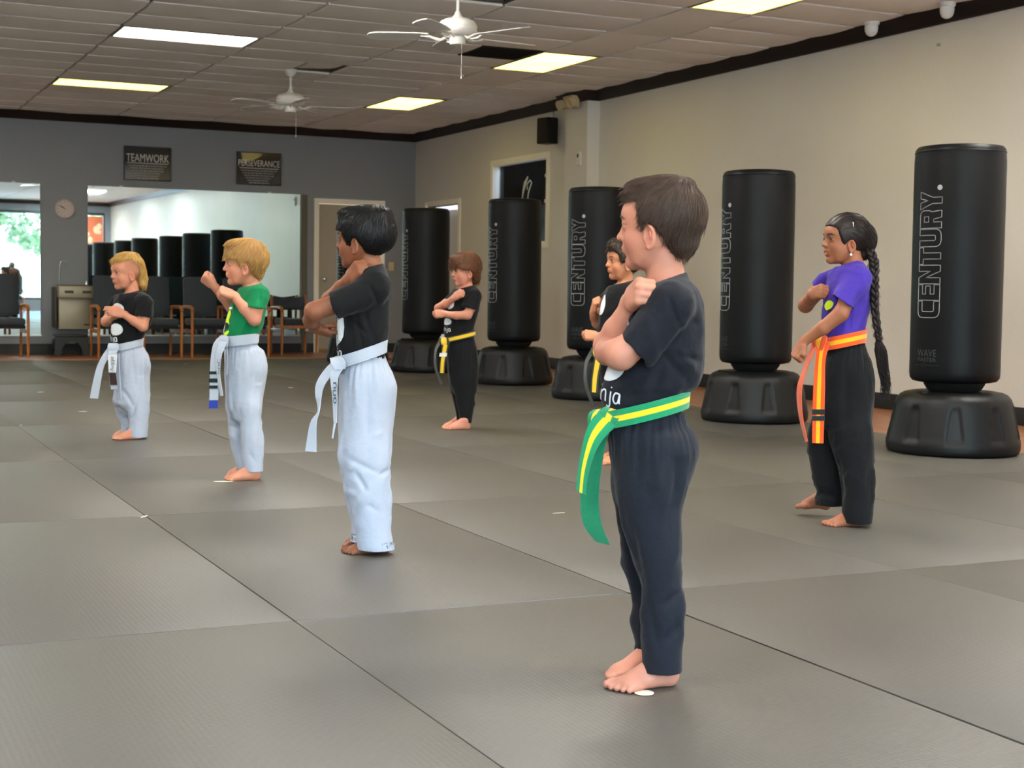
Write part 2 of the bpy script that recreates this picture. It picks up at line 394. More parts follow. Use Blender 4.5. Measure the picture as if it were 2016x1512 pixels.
for q in cells:
    w, l = q[1]-q[0], q[3]-q[2]
    if w < .05 or l < .05: continue
    k = (round(w, 2), round(l, 2))
    c = cen(q)
    if abs(c.x-VENT[0]) < .3 and abs(c.y-VENT[1]) < .2: q = (q[0], 5.565, q[2], q[3]); w = q[1]-q[0]; k = (round(w, 2), round(l, 2)); c = cen(q)
    if in_view(q) > 0 and nsingle < 294:
        if k not in tcache: tcache[k] = tile_mesh(w, l); tcache[k].materials.append(M['tile'])
        o = bpy.data.objects.new('ceiling_tile', tcache[k]); col.objects.link(o); o.parent = ceiling
        o.location = (q[0], q[2], ZC+R2.uniform(-.001, .001)); o.rotation_euler = (R2.gauss(0, .0014), R2.gauss(0, .0009), R2.gauss(0, .002))
        if abs(c.x-4.33) < .62 and (q[2] < 14.84 < q[3] or q[2] < 10.15 < q[3]):      # cut round the fan rod; the right-hand piece sits crooked
            for x0_, x1_, dz, rx_, ry_, rz_, dx_, dy_ in ((q[0], 4.47, 0, 0, 0, 0, 0, 0), (4.47, q[1], .012, .035, -.045, -.07, .03, .03)):
                k2_ = (round(x1_-x0_, 2), round(l, 2))
                if k2_ not in tcache: tcache[k2_] = tile_mesh(x1_-x0_, l); tcache[k2_].materials.append(M['tile'])
                o2 = bpy.data.objects.new('ceiling_tile', tcache[k2_]); col.objects.link(o2); o2.parent = ceiling; o2.location = (x0_+dx_, q[2]+dy_, ZC+dz); o2.rotation_euler = (rx_, ry_, rz_)
            bpy.data.objects.remove(o); nsingle += 1
        nsingle += 1
    else:
        rest.box(q[0]+.012, q[1]-.012, q[2]+.012, q[3]-.012, ZC-.004, ZC+.016)
ro = rest.build('ceiling_tile', M['tile'], ceiling, smooth=False); ro['kind'] = 'stuff'
# metal grid that carries the tiles (thin T-bars, one part)
g = MB()
for x in GX+[6.80]: g.box(x-.012, x+.012, FRONT_Y, YB, ZC+.014, ZC+.045)
for y in rows[1:-1]: g.box(XL, 6.18, y-.012, y+.012, ZC+.014, ZC+.045); g.box(6.80, XR, y-.012, y+.012, ZC+.014, ZC+.045)
for y in long_rows[1:-1]: g.box(6.18, 6.80, y-.012, y+.012, ZC+.014, ZC+.045)
tag(g.build('ceiling_grid', M['grid'], ceiling, smooth=False))

# cornice, baseboards
def cornice_prof(): return [(0, 0), (.02, .0), (.024, .012), (.05, .04), (.058, .055), (.085, .085), (.092, .1), (.1, .112), (0, .112)]
def sweep(path, name, m, prof):
    """path: list of (x, y) points along the wall, profile x = distance off the wall (to the left of travel)"""
    b = MB(); rings = []; n = len(path)
    for i, p in enumerate(path):
        p = Vector(p); d0 = (p-Vector(path[i-1])).normalized() if i else None; d1 = (Vector(path[i+1])-p).normalized() if i < n-1 else None
        d0 = d0 or d1; d1 = d1 or d0
        n0 = Vector((-d0.y, d0.x)); n1 = Vector((-d1.y, d1.x)); nn = (n0+n1); nn = nn/nn.dot(n0) if nn.length > 1e-6 else n0
        rings.append([b.bm.verts.new((p.x+nn.x*u, p.y+nn.y*u, v)) for u, v in prof])
    for r0, r1 in zip(rings[:-1], rings[1:]):
        for k in range(len(prof)): b.bm.faces.new((r0[k], r0[(k+1) % len(prof)], r1[(k+1) % len(prof)], r1[k]))
    b.bm.faces.new(rings[0]); b.bm.faces.new(list(reversed(rings[-1])))
    return struct(b.build(name, m, ang=25))
cp = [(u, v+ZC-.114) for u, v in cornice_prof()]
sweep([(XR, FRONT_Y), (XR, PY0), (XR-PD, PY0), (XR-PD, PY1), (XR, PY1), (XR, YB-.0)], 'trim_1', M['cornice'], cp)
sweep([(XR, YB), (XL, YB)], 'trim_2', M['cornice'], cp)
sweep([(XL, FRONT_Y), (XR, FRONT_Y)], 'trim_3', M['cornice'], cp)
bp_ = [(0, -.03), (.014, -.03), (.014, .085), (.008, .1), (0, .1)]
sweep([(XR, FRONT_Y), (XR, PY0), (XR-PD, PY0), (XR-PD, PY1), (XR, PY1), (XR, DY0)], 'baseboard_right', M['baseboard'], bp_)
sweep([(BDX0, YB), (XL, YB)], 'baseboard_back', M['baseboard'], bp_)
sweep([(XR, YB), (BDX1, YB)], 'baseboard_corner', M['baseboard'], bp_)

# mirrors on the back wall
def mirror_mat():
    m = bpy.data.materials.new('mirror_glass'); t = NT(m); t.b.inputs['Metallic'].default_value = 1; t.b.inputs['Roughness'].default_value = .015
    t.b.inputs['Base Color'].default_value = (.76, .94, 1.0, 1); return m
M['mirror'] = mirror_mat()
M['mirror_edge'] = mat('mirror_edge_clip', (196, 200, 200), .3, metal=.6)
def mirror(x0, x1, label, tx, tz, name='wall_mirror'):
    z0, z1 = .22, 2.17
    e = empty(name, ((x0+x1)/2, YB-.01, z0), 0, label, 'mirror')
    w = x1-x0; h = z1-z0
    b = MB(); b.box(-w/2, w/2, -.006, 0, 0, h); g = b.build('mirror_glass', M['mirror'], e, smooth=False)
    b = MB(); b.box(-w/2-.012, w/2+.012, -.012, .008, -.02, -.0); b.build('mirror_channel', M['mirror_edge'], e)
    for fx in (-.35, .35):
        c = MB(); c.box(fx*w-.02, fx*w+.02, -.012, .004, h-.02, h+.02, bev=.003); c.build('mirror_clip', M['mirror_edge'], e)
    g.rotation_euler = (tx, 0, tz); g.location.y = -.012
    return e
mirror(.55, 2.72, 'tall wall mirror at the left end, showing the shop-front windows', 0.0018, 0.0026)
mirror(3.32, 6.2, 'wide wall mirror behind the row of chairs, showing the black bags', 0.0018, 0.0026)

# back door (closed, beige panel)
def frame_on(name, axis, a0, a1, z0, z1, pos, th, m, w=fw, bottom=False, out=.02):
    b = MB()
    def bx(u0, u1, v0, v1):
        if axis == 'y': b.box(u0, u1, pos-out, pos+th, v0, v1, bev=.004)
        else: b.box(pos-out, pos+th, u0, u1, v0, v1, bev=.004)
    bx(a0, a0+w, z0, z1); bx(a1-w, a1, z0, z1); bx(a0+w, a1-w, z1-w, z1)
    if bottom: bx(a0+w, a1-w, z0, z0+w)
    return struct(b.build(name, m))
d1 = frame_on('door_1', 'y', BDX0, BDX1, -.03, BDZ, YB, .1, M['white_trim'])
b = MB(); b.box(BDX0+fw+.004, BDX1-fw-.004, YB+.03, YB+.07, -.02, BDZ-fw-.004, bev=.004); b.build('door_leaf', M['door_paint'], d1)
M['chrome'] = mat('brushed_chrome', (190, 190, 188), .25, metal=1.0)
b = MB(); b.lathe([(.012, 0), (.012, .04), (.03, .05), (.034, .07), (.026, .09), (.004, .095)], (BDX0+.15, YB+.03, 1.0), 16, Matrix.Rotation(PI/2, 4, 'X')); b.build('door_knob', M['chrome'], d1)
b = MB(); b.box(BDX0+fw, BDX1-fw, YB+.01, YB+.14, -.03, .02, bev=.003); b.build('threshold', mat('brass_threshold', (150, 112, 66), .4, .1, 9), d1)
# grey jamb strip between mirror and door
b = MB(); b.box(6.235, 6.31, YB-.02, YB, .0, 2.17, bev=.003); struct(b.build('trim_4', mat('olive_grey_strip', (96, 92, 78), .5, .06, 5)))

# doorway in the right wall: frame, white inner door standing open, small lit room
d2 = frame_on('door_2', 'x', DY0, DY1, -.03, DZ, XR, .12, M['white_trim'])
M['inner_white'] = mat('white_inner_door', (214, 212, 206), .5, .03, 4)
b = MB(); b.box(XR+.16, XR+.2, DY0+.10, DY1-.35, .02, DZ-.12, bev=.004); b.build('door_leaf', M['inner_white'], d2)
b = MB()
for zz in (.35, 1.05, 1.78): b.box(XR+.08, XR+.165, DY0+.10, DY0+.16, zz-.04, zz+.04, bev=.003)
b.build('hinge', M['chrome'], d2)
# rooms behind the openings
M['dark_room'] = mat('dark_room_wall', (60, 74, 84), .8, .05, 3)
M['mid_room'] = mat('side_room_wall', (150, 146, 138), .8, .05, 3)
b = MB()
b.box(XR+2.2, XR+2.3, 13.5, 18.2, 0, ZC); b.box(XR+T, XR+2.3, 18.1, 18.2, 0, ZC); b.box(XR+T, XR+2.3, 13.4, 13.5, 0, ZC)
struct(b.build('wall_office', M['dark_room'], smooth=False))
b = MB(); b.box(XR+2.2, XR+2.3, 18.25, 20.3, 0, ZC); b.box(XR+T, XR+2.3, 18.21, 18.25, 0, ZC); b.box(XR+T, XR+2.3, 20.25, 20.35, 0, ZC)
struct(b.build('wall_closet', M['mid_room'], smooth=False))
# interior window: cream frame, dark glass, leaf logo on the pane
w1 = frame_on('window_1', 'x', WY0, WY1, WZ0, WZ1, XR, .12, M['white_trim'], w=.075, bottom=True)
b = MB(); b.box(XR+.06, XR+.066, WY0+.07, WY1-.07, WZ0+.07, WZ1-.07); b.build('pane', M['glass'], w1, smooth=False)
b = MB(); b.box(XR+.07, XR+.11, WY1-.30, WY1-.22, WZ0+.07, WZ1-.07, bev=.004); b.build('mullion', mat('grey_mullion', (120, 124, 120), .5), w1)
b = MB()
for zz in (1.95, 2.25): b.box(XR-.022, XR-.002, WY0+.06, WY0+.10, zz-.02, zz+.02, bev=.004)
b.build('latch', M['white_plastic'], w1)
def swoosh(pts, th=.03):
    """closed leaf outline from a centreline with widths, in (y, z)"""
    L, Rr = [], []
    for i, (y, z, w) in enumerate(pts):
        a = pts[max(0, i-1)]; c = pts[min(len(pts)-1, i+1)]; d = Vector((c[0]-a[0], c[1]-a[1])).normalized(); n = Vector((-d.y, d.x))
        L.append((y+n.x*w, z+n.y*w)); Rr.append((y-n.x*w, z-n.y*w))
    return L+Rr[::-1]
b = MB()
yc = 16.57
for pts in ([(yc+.10, 1.98, .006), (yc+.07, 2.10, .022), (yc+.02, 2.20, .03), (yc-.06, 2.28, .006)],
            [(yc-.06, 1.99, .008), (yc-.08, 2.08, .012), (yc-.12, 2.14, .012), (yc-.17, 2.2, .01), (yc-.12, 2.23, .01), (yc-.04, 2.19, .008), (yc-.05, 2.12, .008)]):
    vs = b.poly(swoosh(pts), .003, 'x'); b.move(vs, (XR+.055, 0, 0))
b.build('leaf_logo', mat('silver_logo_vinyl', (190, 188, 170), .4), w1, smooth=False)
# lit screen and shelf inside the office, seen low in the window
sc_ = empty('monitor', (XR+.9, 15.9, 1.3), 0, 'small glowing monitor seen low inside the framed office window', 'monitor')
b = MB(); b.box(-.02, .02, -.2, .2, .14, .42, bev=.005); b.build('housing', M['black_plastic'], sc_)
b = MB(); b.box(-.026, -.0205, -.18, .18, .16, .40); b.build('screen', mat('glowing_cyan_screen', (150, 220, 225), .3, emit=(150, 225, 230), estr=.9), sc_, smooth=False)
b = MB(); b.box(-.02, .02, -.03, .03, 0.01, .15); b.box(-.09, .09, -.12, .12, 0, .012, bev=.003); b.build('stand', M['black_plastic'], sc_)
ds = empty('desk', (XR+.9, 15.8, 0), 0, 'dark desk inside the office behind the framed window', 'desk')
b = MB(); b.box(-.4, .4, -1, 1, 1.26, 1.3, bev=.005); b.build('desk_top', M['black_plastic'], ds)
for sx in (-.35, .35):
    for sy in (-.9, .9):
        b = MB(); b.box(sx-.025, sx+.025, sy-.025, sy+.025, -.03, 1.26); b.build('leg', M['black_plastic'], ds)
# ============================================================ CEILING LIGHTS, FANS, FIXTURES
def diffuser(name, c, s):
    m = bpy.data.materials.new(name); t = NT(m); g = t.new('ShaderNodeTexCoord')
    n = t.new('ShaderNodeTexNoise', i_Scale=1.4, i_Detail=2.0); t.link(g.outputs['Object'], n.inputs['Vector'])
    mr = t.new('ShaderNodeMapRange'); mr.inputs[3].default_value = s*.6; mr.inputs[4].default_value = s*1.3; t.link(n.outputs['Fac'], mr.inputs[0])
    t.b.inputs['Base Color'].default_value = (.8, .8, .75, 1); t.b.inputs['Emission Color'].default_value = (*lin(c), 1)
    t.link(mr.outputs[0], t.b.inputs['Emission Strength']); t.b.inputs['Roughness'].default_value = .3; return m
LS = 8.0
M['diff_white'] = diffuser('white_light_diffuser', (255, 246, 232), 5.0)
M['diff_yellow'] = diffuser('yellowed_light_diffuser', (255, 228, 112), 1.25)
M['diff_out'] = diffuser('unseen_boosted_light_diffuser', (255, 249, 240), 13.0)  # unseen fixtures, strength raised far above the visible panels to light the room
M['troffer'] = mat('white_troffer_frame', (150, 142, 128), .5)
def ceiling_light(x, y, w, l, m, label):
    e = empty('ceiling_light', (x+w/2, y+l/2, ZC-.004), 0, label, 'ceiling light', 'recessed ceiling lights')
    b = MB(); t_ = .018
    b.box(-w/2+.01, w/2-.01, -l/2+.01, -l/2+.01+t_, -.003, .06, bev=.002); b.box(-w/2+.01, w/2-.01, l/2-.01-t_, l/2-.01, -.003, .06, bev=.002)
    b.box(-w/2+.01, -w/2+.01+t_, -l/2+.01+t_, l/2-.01-t_, -.003, .06, bev=.002); b.box(w/2-.01-t_, w/2-.01, -l/2+.01+t_, l/2-.01-t_, -.003, .06, bev=.002)
    b.build('frame', M['troffer'], e)
    b = MB(); b.box(-w/2+.028, w/2-.028, -l/2+.028, l/2-.028, .004, .012); b.build('diffuser', m, e, smooth=False)
    b = MB(); b.box(-w/2+.01, w/2-.01, -l/2+.01, l/2-.01, .06, .075); b.build('housing', M['troffer'], e, smooth=False)
seen = {(2.455, 13.08): ('bright white recessed ceiling light, nearest of the two at upper left', 'diff_white'),
        (2.455, 16.72): ('yellowish recessed ceiling light at left, nearest the back wall', 'diff_yellow'),
        (6.18, 12.49): ('yellow recessed ceiling light beside the air vent and near fan', 'diff_yellow'),
        (6.18, 16.24): ('small-looking yellow recessed ceiling light, farthest right, between the far fan and right wall', 'diff_yellow'),
        (6.18, 8.79): ('yellow recessed ceiling light cut by the top edge near the wall cameras', 'diff_yellow')}
for (x, y) in lights_L:
    lb, mm = seen.get((x, y), ('white recessed ceiling light outside the view, one of the left rows', 'diff_out')); ceiling_light(x, y, 1.225, .61, M[mm], lb)
for (x, y) in lights_R:
    lb, mm = seen.get((x, y), ('white recessed ceiling light outside the view, nearer than the right row in view', 'diff_out')); ceiling_light(x, y, .62, 1.225, M[mm], lb)

M['fan_white'] = mat('glossy_white_fan_enamel', (226, 222, 214), .3, .02, 8)
M['fan_blade'] = mat('white_fan_blade_laminate', (206, 202, 194), .4, .03, 8)
def ceiling_fan(x, y, z, ph, label):
    e = empty('ceiling_fan', (x, y, z), ph, label, 'ceiling fan', 'white ceiling fans')
    f = M['fan_white']; top = ZC-z
    b = MB(); b.lathe([(.012, .16), (.012, top-.02)], n=16); b.build('downrod', f, e)
    b = MB(); b.lathe([(.014, top-.075), (.03, top-.07), (.055, top-.035), (.065, top-.004), (.065, top)], n=24); b.build('canopy', f, e)
    b = MB(); b.lathe([(.012, .175), (.018, .172), (.026, .15), (.045, .13), (.05, .122)], n=24); b.build('motor_neck', f, e)
    b = MB(); b.lathe([(.03, .128), (.085, .120), (.125, .100), (.142, .075), (.146, .06), (.138, .045), (.146, .04), (.142, .03), (.125, .008), (.09, -.004), (.06, -.006)], n=48); b.build('motor_housing', f, e)
    b = MB(); b.lathe([(.05, -.004), (.058, -.012), (.06, -.05), (.052, -.066), (.02, -.070), (.004, -.071)], n=32); b.build('switch_housing', f, e)
    b = MB(); b.tube([(0.0, -.05, -.03), (0.0, -.062, -.06), (0, -.062, -.30)], .0012, 4); b.tube([(0, -.062, -.30), (0, -.062, -.32)], .004, 6); b.build('pull_chain', f, e)
    for k in range(5):
        a = 2*PI*k/5; R_ = Matrix.Rotation(a, 4, 'Z')
        b = MB()
        # bracket: two curved irons meeting a plate
        for s in (-1, 1):
            b.tube([(.085, s*.012, -.012), (.12, s*.022, -.03), (.155, s*.036, -.026), (.20, s*.034, -.012), (.235, s*.022, -.01)], [.007, .006, .006, .006, .005], 6)
        b.box(.20, .27, -.03, .03, -.012, -.007, bev=.002)
        o = b.build('blade_bracket', f, e); o.rotation_euler = (0, 0, a)
        b = MB(); out = [(.21, -.05), (.30, -.062), (.45, -.07), (.58, -.072), (.645, -.055), (.665, -.02), (.665, .02), (.645, .055), (.58, .072), (.45, .07), (.30, .062), (.21, .05)]
        vs = b.poly(out, .006, 'z'); b.move(vs, (0, 0, -.006), Matrix.Rotation(math.radians(12), 4, 'X'))
        o = b.build('blade', M['fan_blade'], e, ang=30); o.rotation_euler = (0, 0, a)
    return e
ceiling_fan(4.32, 10.15, 2.745, math.radians(7), 'white five-blade ceiling fan hanging nearest, with pull chain')
ceiling_fan(4.475, 14.84, 2.735, math.radians(49), 'white five-blade ceiling fan hanging farther back beside a lifted tile')

# ceiling air vent (egg-crate, dark) beside the yellow light
v = empty('air_vent', (5.87, 12.775, ZC), 0, 'dark slatted ceiling air vent beside the yellow light', 'vent')
b = MB(); b.box(-.30, .30, -.30, -.275, -.006, .01); b.box(-.30, .30, .275, .30, -.006, .01); b.box(-.30, -.275, -.275, .275, -.006, .01); b.box(.275, .30, -.275, .275, -.006, .01); b.build('frame', M['void'], v)
for i in range(9):
    b = MB(); vs = b.poly([(-.275, -.014), (.275, -.014), (.275, .014), (-.275, .014)], .003, 'z'); b.move(vs, (0, -.24+.06*i, .004), Matrix.Rotation(.7, 4, 'X'))
    b.build('louvre', mat('vent_louvre', (42, 38, 34), .5) if i == 0 else bpy.data.materials['vent_louvre'], v)
# dome cameras on the cornice line
def dome_camera(px, py, rz, label):
    p = onz(px, py, ZC-.004)
    e = empty('security_camera', (p.x, p.y, ZC-.002), rz, label, 'camera', 'ceiling security cameras')
    b = MB(); b.lathe([(.062, 0), (.064, -.012), (.060, -.03), (.050, -.036)], n=32); b.build('mount', M['white_plastic'], e)
    b = MB(); b.lathe([(.052, -.03), (.054, -.055), (.050, -.085), (.038, -.108), (.018, -.120), (.002, -.122)], n=32); b.build('eyeball', M['white_plastic'], e)
    b = MB()
    rot = Matrix.Rotation(math.radians(58), 4, 'Y')
    for sy in (-.014, .016):
        b.lathe([(.012, 0), (.012, .006), (.009, .008), (.002, .008)], (.030, sy, -.092), 16, Matrix.Rotation(math.radians(125), 4, 'Y'))
    o = b.build('lens', M['black_plastic'], e)
    return e
dome_camera(1716, 42, math.radians(215), 'white dome camera on the ceiling with two lenses, lower left of the pair')
dome_camera(1865, 5, math.radians(120), 'white dome camera at the top edge, right of the other camera')
# speaker on the right wall
p = onx(1095, 262, XR)
sp = empty('wall_speaker', (XR, 15.63, 2.74), 0, 'black box speaker mounted high on the right wall', 'speaker')
b = MB(); b.box(-.20, -.05, -.10, .10, -.15, .15, bev=.008); b.build('cabinet', M['black_plastic'], sp)
b = MB(); b.box(-.212, -.20, -.088, .088, -.138, .138, bev=.005); b.build('grille', mat('speaker_grille_cloth', (30, 22, 20), .8, .1, 40), sp)
b = MB(); b.box(-.05, -.0, -.03, .03, -.05, .05, bev=.004); b.build('bracket', M['black_plastic'], sp)
b = MB(); b.tube([(-.01, .02, .15), (-.006, .05, .3), (-.006, .06, .34)], .003, 5); b.build('cable', M['black_plastic'], sp)
sp.rotation_euler.z = 0.25; sp.location.x = XR-.02
# thermostat
th = empty('thermostat', (XR, 15.2+.18, 2.39), 0, 'small white thermostat on the right wall beside the pilaster', 'thermostat')
b = MB(); b.box(-.024, 0, -.045, .045, -.075, .075, bev=.005); b.build('case', M['white_plastic'], th)
b = MB(); b.box(-.0255, -.0235, -.018, .016, .012, .05); b.build('display', M['black_plastic'], th)
th.location = (XR-PD, onx(1141, 315, XR-PD).y, 2.36)
# emergency light with two lamp heads at the cornice
em = empty('emergency_light', (XR-.02, 15.42, 2.97), 0, 'cream emergency light with two lamp heads under the ceiling', 'emergency light')
M['cream_plastic'] = mat('aged_cream_plastic', (206, 184, 142), .45, .05, 6)
b = MB(); b.box(-.10, -.0, -.11, .11, -.06, .07, bev=.012); b.build('case', M['cream_plastic'], em)
for sy in (-.13, .13):
    b = MB(); b.lathe([(.02, 0), (.05, .02), (.058, .075), (.056, .08), (.045, .07), (.004, .062)], (-.07, sy, .0), 24, Matrix.Rotation(math.radians(-115), 4, 'Y')); b.build('lamp_head', M['cream_plastic'], em)
b = MB(); b.lathe([(.006, 0), (.006, .008), (.001, .009)], (-.10, .05, -.02), 10, Matrix.Rotation(-PI/2, 4, 'Y')); b.build('test_button', M['white_plastic'], em)
q_ = onx(1137, 199, XR-PD); em.location = (XR-PD-.03, q_.y, q_.z-.02)
# switches
def plate(name, loc, face, label):
    e = empty(name, loc, 0, label, 'switch')
    b = MB()
    if face == 'y': b.box(-.04, .04, -.008, 0, -.06, .06, bev=.003)
    else: b.box(-.008, 0, -.04, .04, -.06, .06, bev=.003)
    b.build('cover_plate', M['cream_plastic'], e)
    b = MB()
    if face == 'y': b.box(-.008, .008, -.016, -.008, -.014, .014, bev=.002)
    else: b.box(-.016, -.008, -.008, .008, -.014, .014, bev=.002)
    b.build('toggle', M['cream_plastic'], e)
plate('light_switch', (7.565, YB, 1.2), 'y', 'cream light switch on the back wall right of the door')
M['sensor'] = mat('tiny_white_sensor', (200, 200, 196), .5)
ss = onx(1850, 88, XR); b = MB(); b.lathe([(.012, 0), (.012, .02), (.004, .024)], n=12); o = b.build('wall_hook', M['chrome']); tag(o, 'tiny metal hook high on the beige wall below the cameras', 'hook'); o.location = (XR, ss.y, ss.z); o.rotation_euler = (0, -PI/2, 0)

# ============================================================ BACK WALL THINGS
def tmesh(txt, h, w=None, m=None, parent=None, loc=(0, 0, 0), name='lettering', rot=None, ex=.0008, bold=0):
    """flat print: text fitted to height h and width w, standing in the XZ plane facing -Y"""
    me = text_mesh(txt, 1.0, ex); co = np.empty(len(me.vertices)*3); me.vertices.foreach_get('co', co); co = co.reshape(-1, 3)
    mn, mx_ = co.min(0), co.max(0); s = h/(mx_[1]-mn[1]); sx = s if w is None else w/(mx_[0]-mn[0])
    c = (mn+mx_)/2
    out = np.stack([(co[:, 0]-c[0])*sx, -co[:, 2]*1.0, (co[:, 1]-c[1])*s], 1)
    me.vertices.foreach_set('co', out.ravel()); me.update()
    o = link_mesh(name, me, parent, m); o.location = loc; return o
M['poster_black'] = mat('dark_poster_print', (42, 40, 42), .12, .25, 9, spec=.6)
M['poster_dark2'] = mat('dark_brown_poster_print', (50, 42, 38), .08, .2, 9, spec=.8)
M['print_grey'] = mat('grey_poster_lettering', (214, 208, 204), .4)
M['print_mid'] = mat('dim_poster_lettering', (150, 145, 144), .4)
M['frame_black'] = mat('black_poster_frame', (26, 25, 26), .4)
def poster(x0, x1, z0, z1, title, label, m, tilt, warp=False):
    w, h = x1-x0, z1-z0
    e = empty('wall_poster', ((x0+x1)/2, YB-.022, (z0+z1)/2), 0, label, 'poster', 'dark motivational posters'); e.rotation_euler = (tilt, 0, 0)
    b = MB(); t_ = .012
    b.box(-w/2, w/2, -.02, 0, h/2-t_, h/2, bev=.003); b.box(-w/2, w/2, -.02, 0, -h/2, -h/2+t_, bev=.003); b.box(-w/2, -w/2+t_, -.02, 0, -h/2+t_, h/2-t_, bev=.003); b.box(w/2-t_, w/2, -.02, 0, -h/2+t_, h/2-t_, bev=.003)
    b.build('frame', M['frame_black'], e)
    b = MB(); V = {}; nx_, nz_ = 40, 30                       # the sheet; a warped corner swings its gloss towards the lamps
    for i in range(nx_+1):
        for j in range(nz_+1):
            x = -w/2+t_+(w-2*t_)*i/nx_; z = -h/2+t_+(h-2*t_)*j/nz_; dz_ = (h/2-z)/.20
            x0_ = -w/2+.36*(1-dz_**2.0) if dz_ < 1 else -9
            u_ = z-.0725
            V[i, j] = b.bm.verts.new((x, -.012+(.062*(-w/2+.36-x)-(.004*u_+.0467*u_*u_) if warp and x < x0_ else 0), z))
    for i in range(nx_):
        for j in range(nz_): b.bm.faces.new((V[i, j], V[i+1, j], V[i+1, j+1], V[i, j+1]))
    b.build('print', m, e, smooth=False)
    b = MB(); b.box(-w/2+.002, w/2-.002, .005, .022, -h/2+.002, h/2-.002); b.build('backing', M['frame_black'], e, smooth=False)
    tmesh(title, .105 if len(title) < 9 else .085, w*.90 if len(title) < 9 else w*.93, M['print_grey'], e, (0, -.0135, h*.16), 'title_lettering')
    b = MB(); b.box(-w*.44, w*.44, -.0135, -.012, h*.005-.004, h*.005+.004)
    b.build('rule', M['print_grey'], e, smooth=False)
    b = MB(); rr = random.Random(5)
    for i in range(6):
        ww = w*(.40-.035*i); z = -h*.07-i*.033; x = -ww
        while x < ww-.02:
            l = rr.uniform(.012, .04); b.box(x, min(ww, x+l), -.0135, -.012, z-.007, z+.007); x += l+.009
    b.build('small_print', M['print_mid'], e, smooth=False)
    return e
poster(3.786, 4.409, 2.268, 2.715, 'TEAMWORK', 'dark framed poster with TEAMWORK lettering, left one', M['poster_black'], 0)
poster(5.30, 5.923, 2.275, 2.72, 'PERSEVERANCE', 'dark brown framed poster with PERSEVERANCE lettering catching glare, right one', M['poster_dark2'], .0, True)
# clock
ck = empty('wall_clock', (3.03, YB, 1.857), 0, 'round white wall clock between the two mirrors', 'clock')
b = MB(); b.lathe([(.118, 0), (.125, .012), (.122, .03), (.112, .032), (.108, .02)], (0, 0, 0), 48, Matrix.Rotation(PI/2, 4, 'X'), cap=False); b.build('rim', mat('pale_clock_rim', (196, 178, 172), .4), ck)
b = MB(); b.lathe([(.112, 0.002), (.112, .016)], (0, 0, 0), 48, Matrix.Rotation(PI/2, 4, 'X')); b.build('dial', mat('clock_dial', (205, 190, 182), .5), ck)
for i in range(12):
    a = i*PI/6; tmesh(str(i or 12), .016, None, M['black_plastic'], ck, (.09*math.sin(a), -.0175, .09*math.cos(a)), 'numeral')
for L_, a, w_ in ((.062, math.radians(-58), .006), (.085, math.radians(-52+0), .004)):
    pass
b = MB(); b.box(-.003, .003, -.021, -.019, -.01, .085); o = b.build('minute_hand', M['black_plastic'], ck, smooth=False); o.rotation_euler = (0, math.radians(-60), 0)
b = MB(); b.box(-.004, .004, -.0235, -.0215, -.01, .055); o = b.build('hour_hand', M['black_plastic'], ck, smooth=False); o.rotation_euler = (0, math.radians(-52), 0)

# drinking fountain
M['steel_tan'] = mat('warm_brushed_steel', (150, 140, 122), .38, .06, 12, metal=.35)
M['steel_dark'] = mat('dark_steel', (66, 60, 54), .45, .05, 8, metal=.3)
df = empty('drinking_fountain', (3.12, YB-.02, 0), 0, 'wall-mounted steel drinking fountain with bottle-filler neck', 'drinking fountain')
X0, X1 = -.24, .24
b = MB(); b.box(X0+.02, X1-.02, -.34, 0, .30, .72, bev=.01); b.build('cabinet', M['steel_tan'], df)
b = MB(); b.box(X0, X1, -.46, 0, .70, .86, bev=.02); b.build('basin_shell', M['steel_tan'], df)
b = MB(); b.box(X0+.03, X1-.03, -.43, -.03, .855, .872, bev=.005); b.build('basin', M['steel_dark'], df)
for x in (-.11, .11):
    b = MB(); b.box(x-.055, x+.055, -.467, -.455, .765, .80, bev=.003); b.build('push_bar', M['steel_dark'], df)
b = MB(); b.box(.09, .22, -.343, -.335, .35, .37); b.build('badge', M['steel_dark'], df, smooth=False)
b = MB(); b.tube([(-.19, -.2, .87), (-.19, -.2, 1.02), (-.185, -.2, 1.12), (-.165, -.2, 1.17), (-.13, -.2, 1.175), (-.11, -.2, 1.15), (-.105, -.2, 1.12)], .009, 8); b.build('filler_neck', M['chrome'], df)
b = MB(); b.lathe([(.022, .86), (.022, .89), (.012, .91), (.01, .93)], (.14, -.25, 0), 12); b.build('bubbler', M['chrome'], df)
b = MB(); b.box(X0-.02, X0+.0, -.3, 0, .32, .84, bev=.004); b.build('side_panel', M['steel_dark'], df)
# step stool beneath it
st = empty('step_stool', (3.02, 19.62, -.03), 0, 'black plastic step stool under the drinking fountain', 'stool')
b = MB()
b.box(-.20, .20, -.15, .15, .24, .27, bev=.008); b.build('tread', M['black_plastic'], st)
for sy in (-1, 1):
    b = MB(); out = [(-.22, 0), (-.14, 0), (-.12, .1), (-.08, .16), (0, .18), (.08, .16), (.12, .1), (.14, 0), (.22, 0), (.20, .24), (-.20, .24)]
    vs = b.poly(out, .02, 'y'); b.move(vs, (0, sy*.14-.01, 0)); b.build('side_panel', M['black_plastic'], st)
for sx in (-1, 1):
    b = MB(); b.box(sx*.19-.015, sx*.19+.015, -.13, .13, .02, .24, bev=.004); b.build('leg', M['black_plastic'], st)

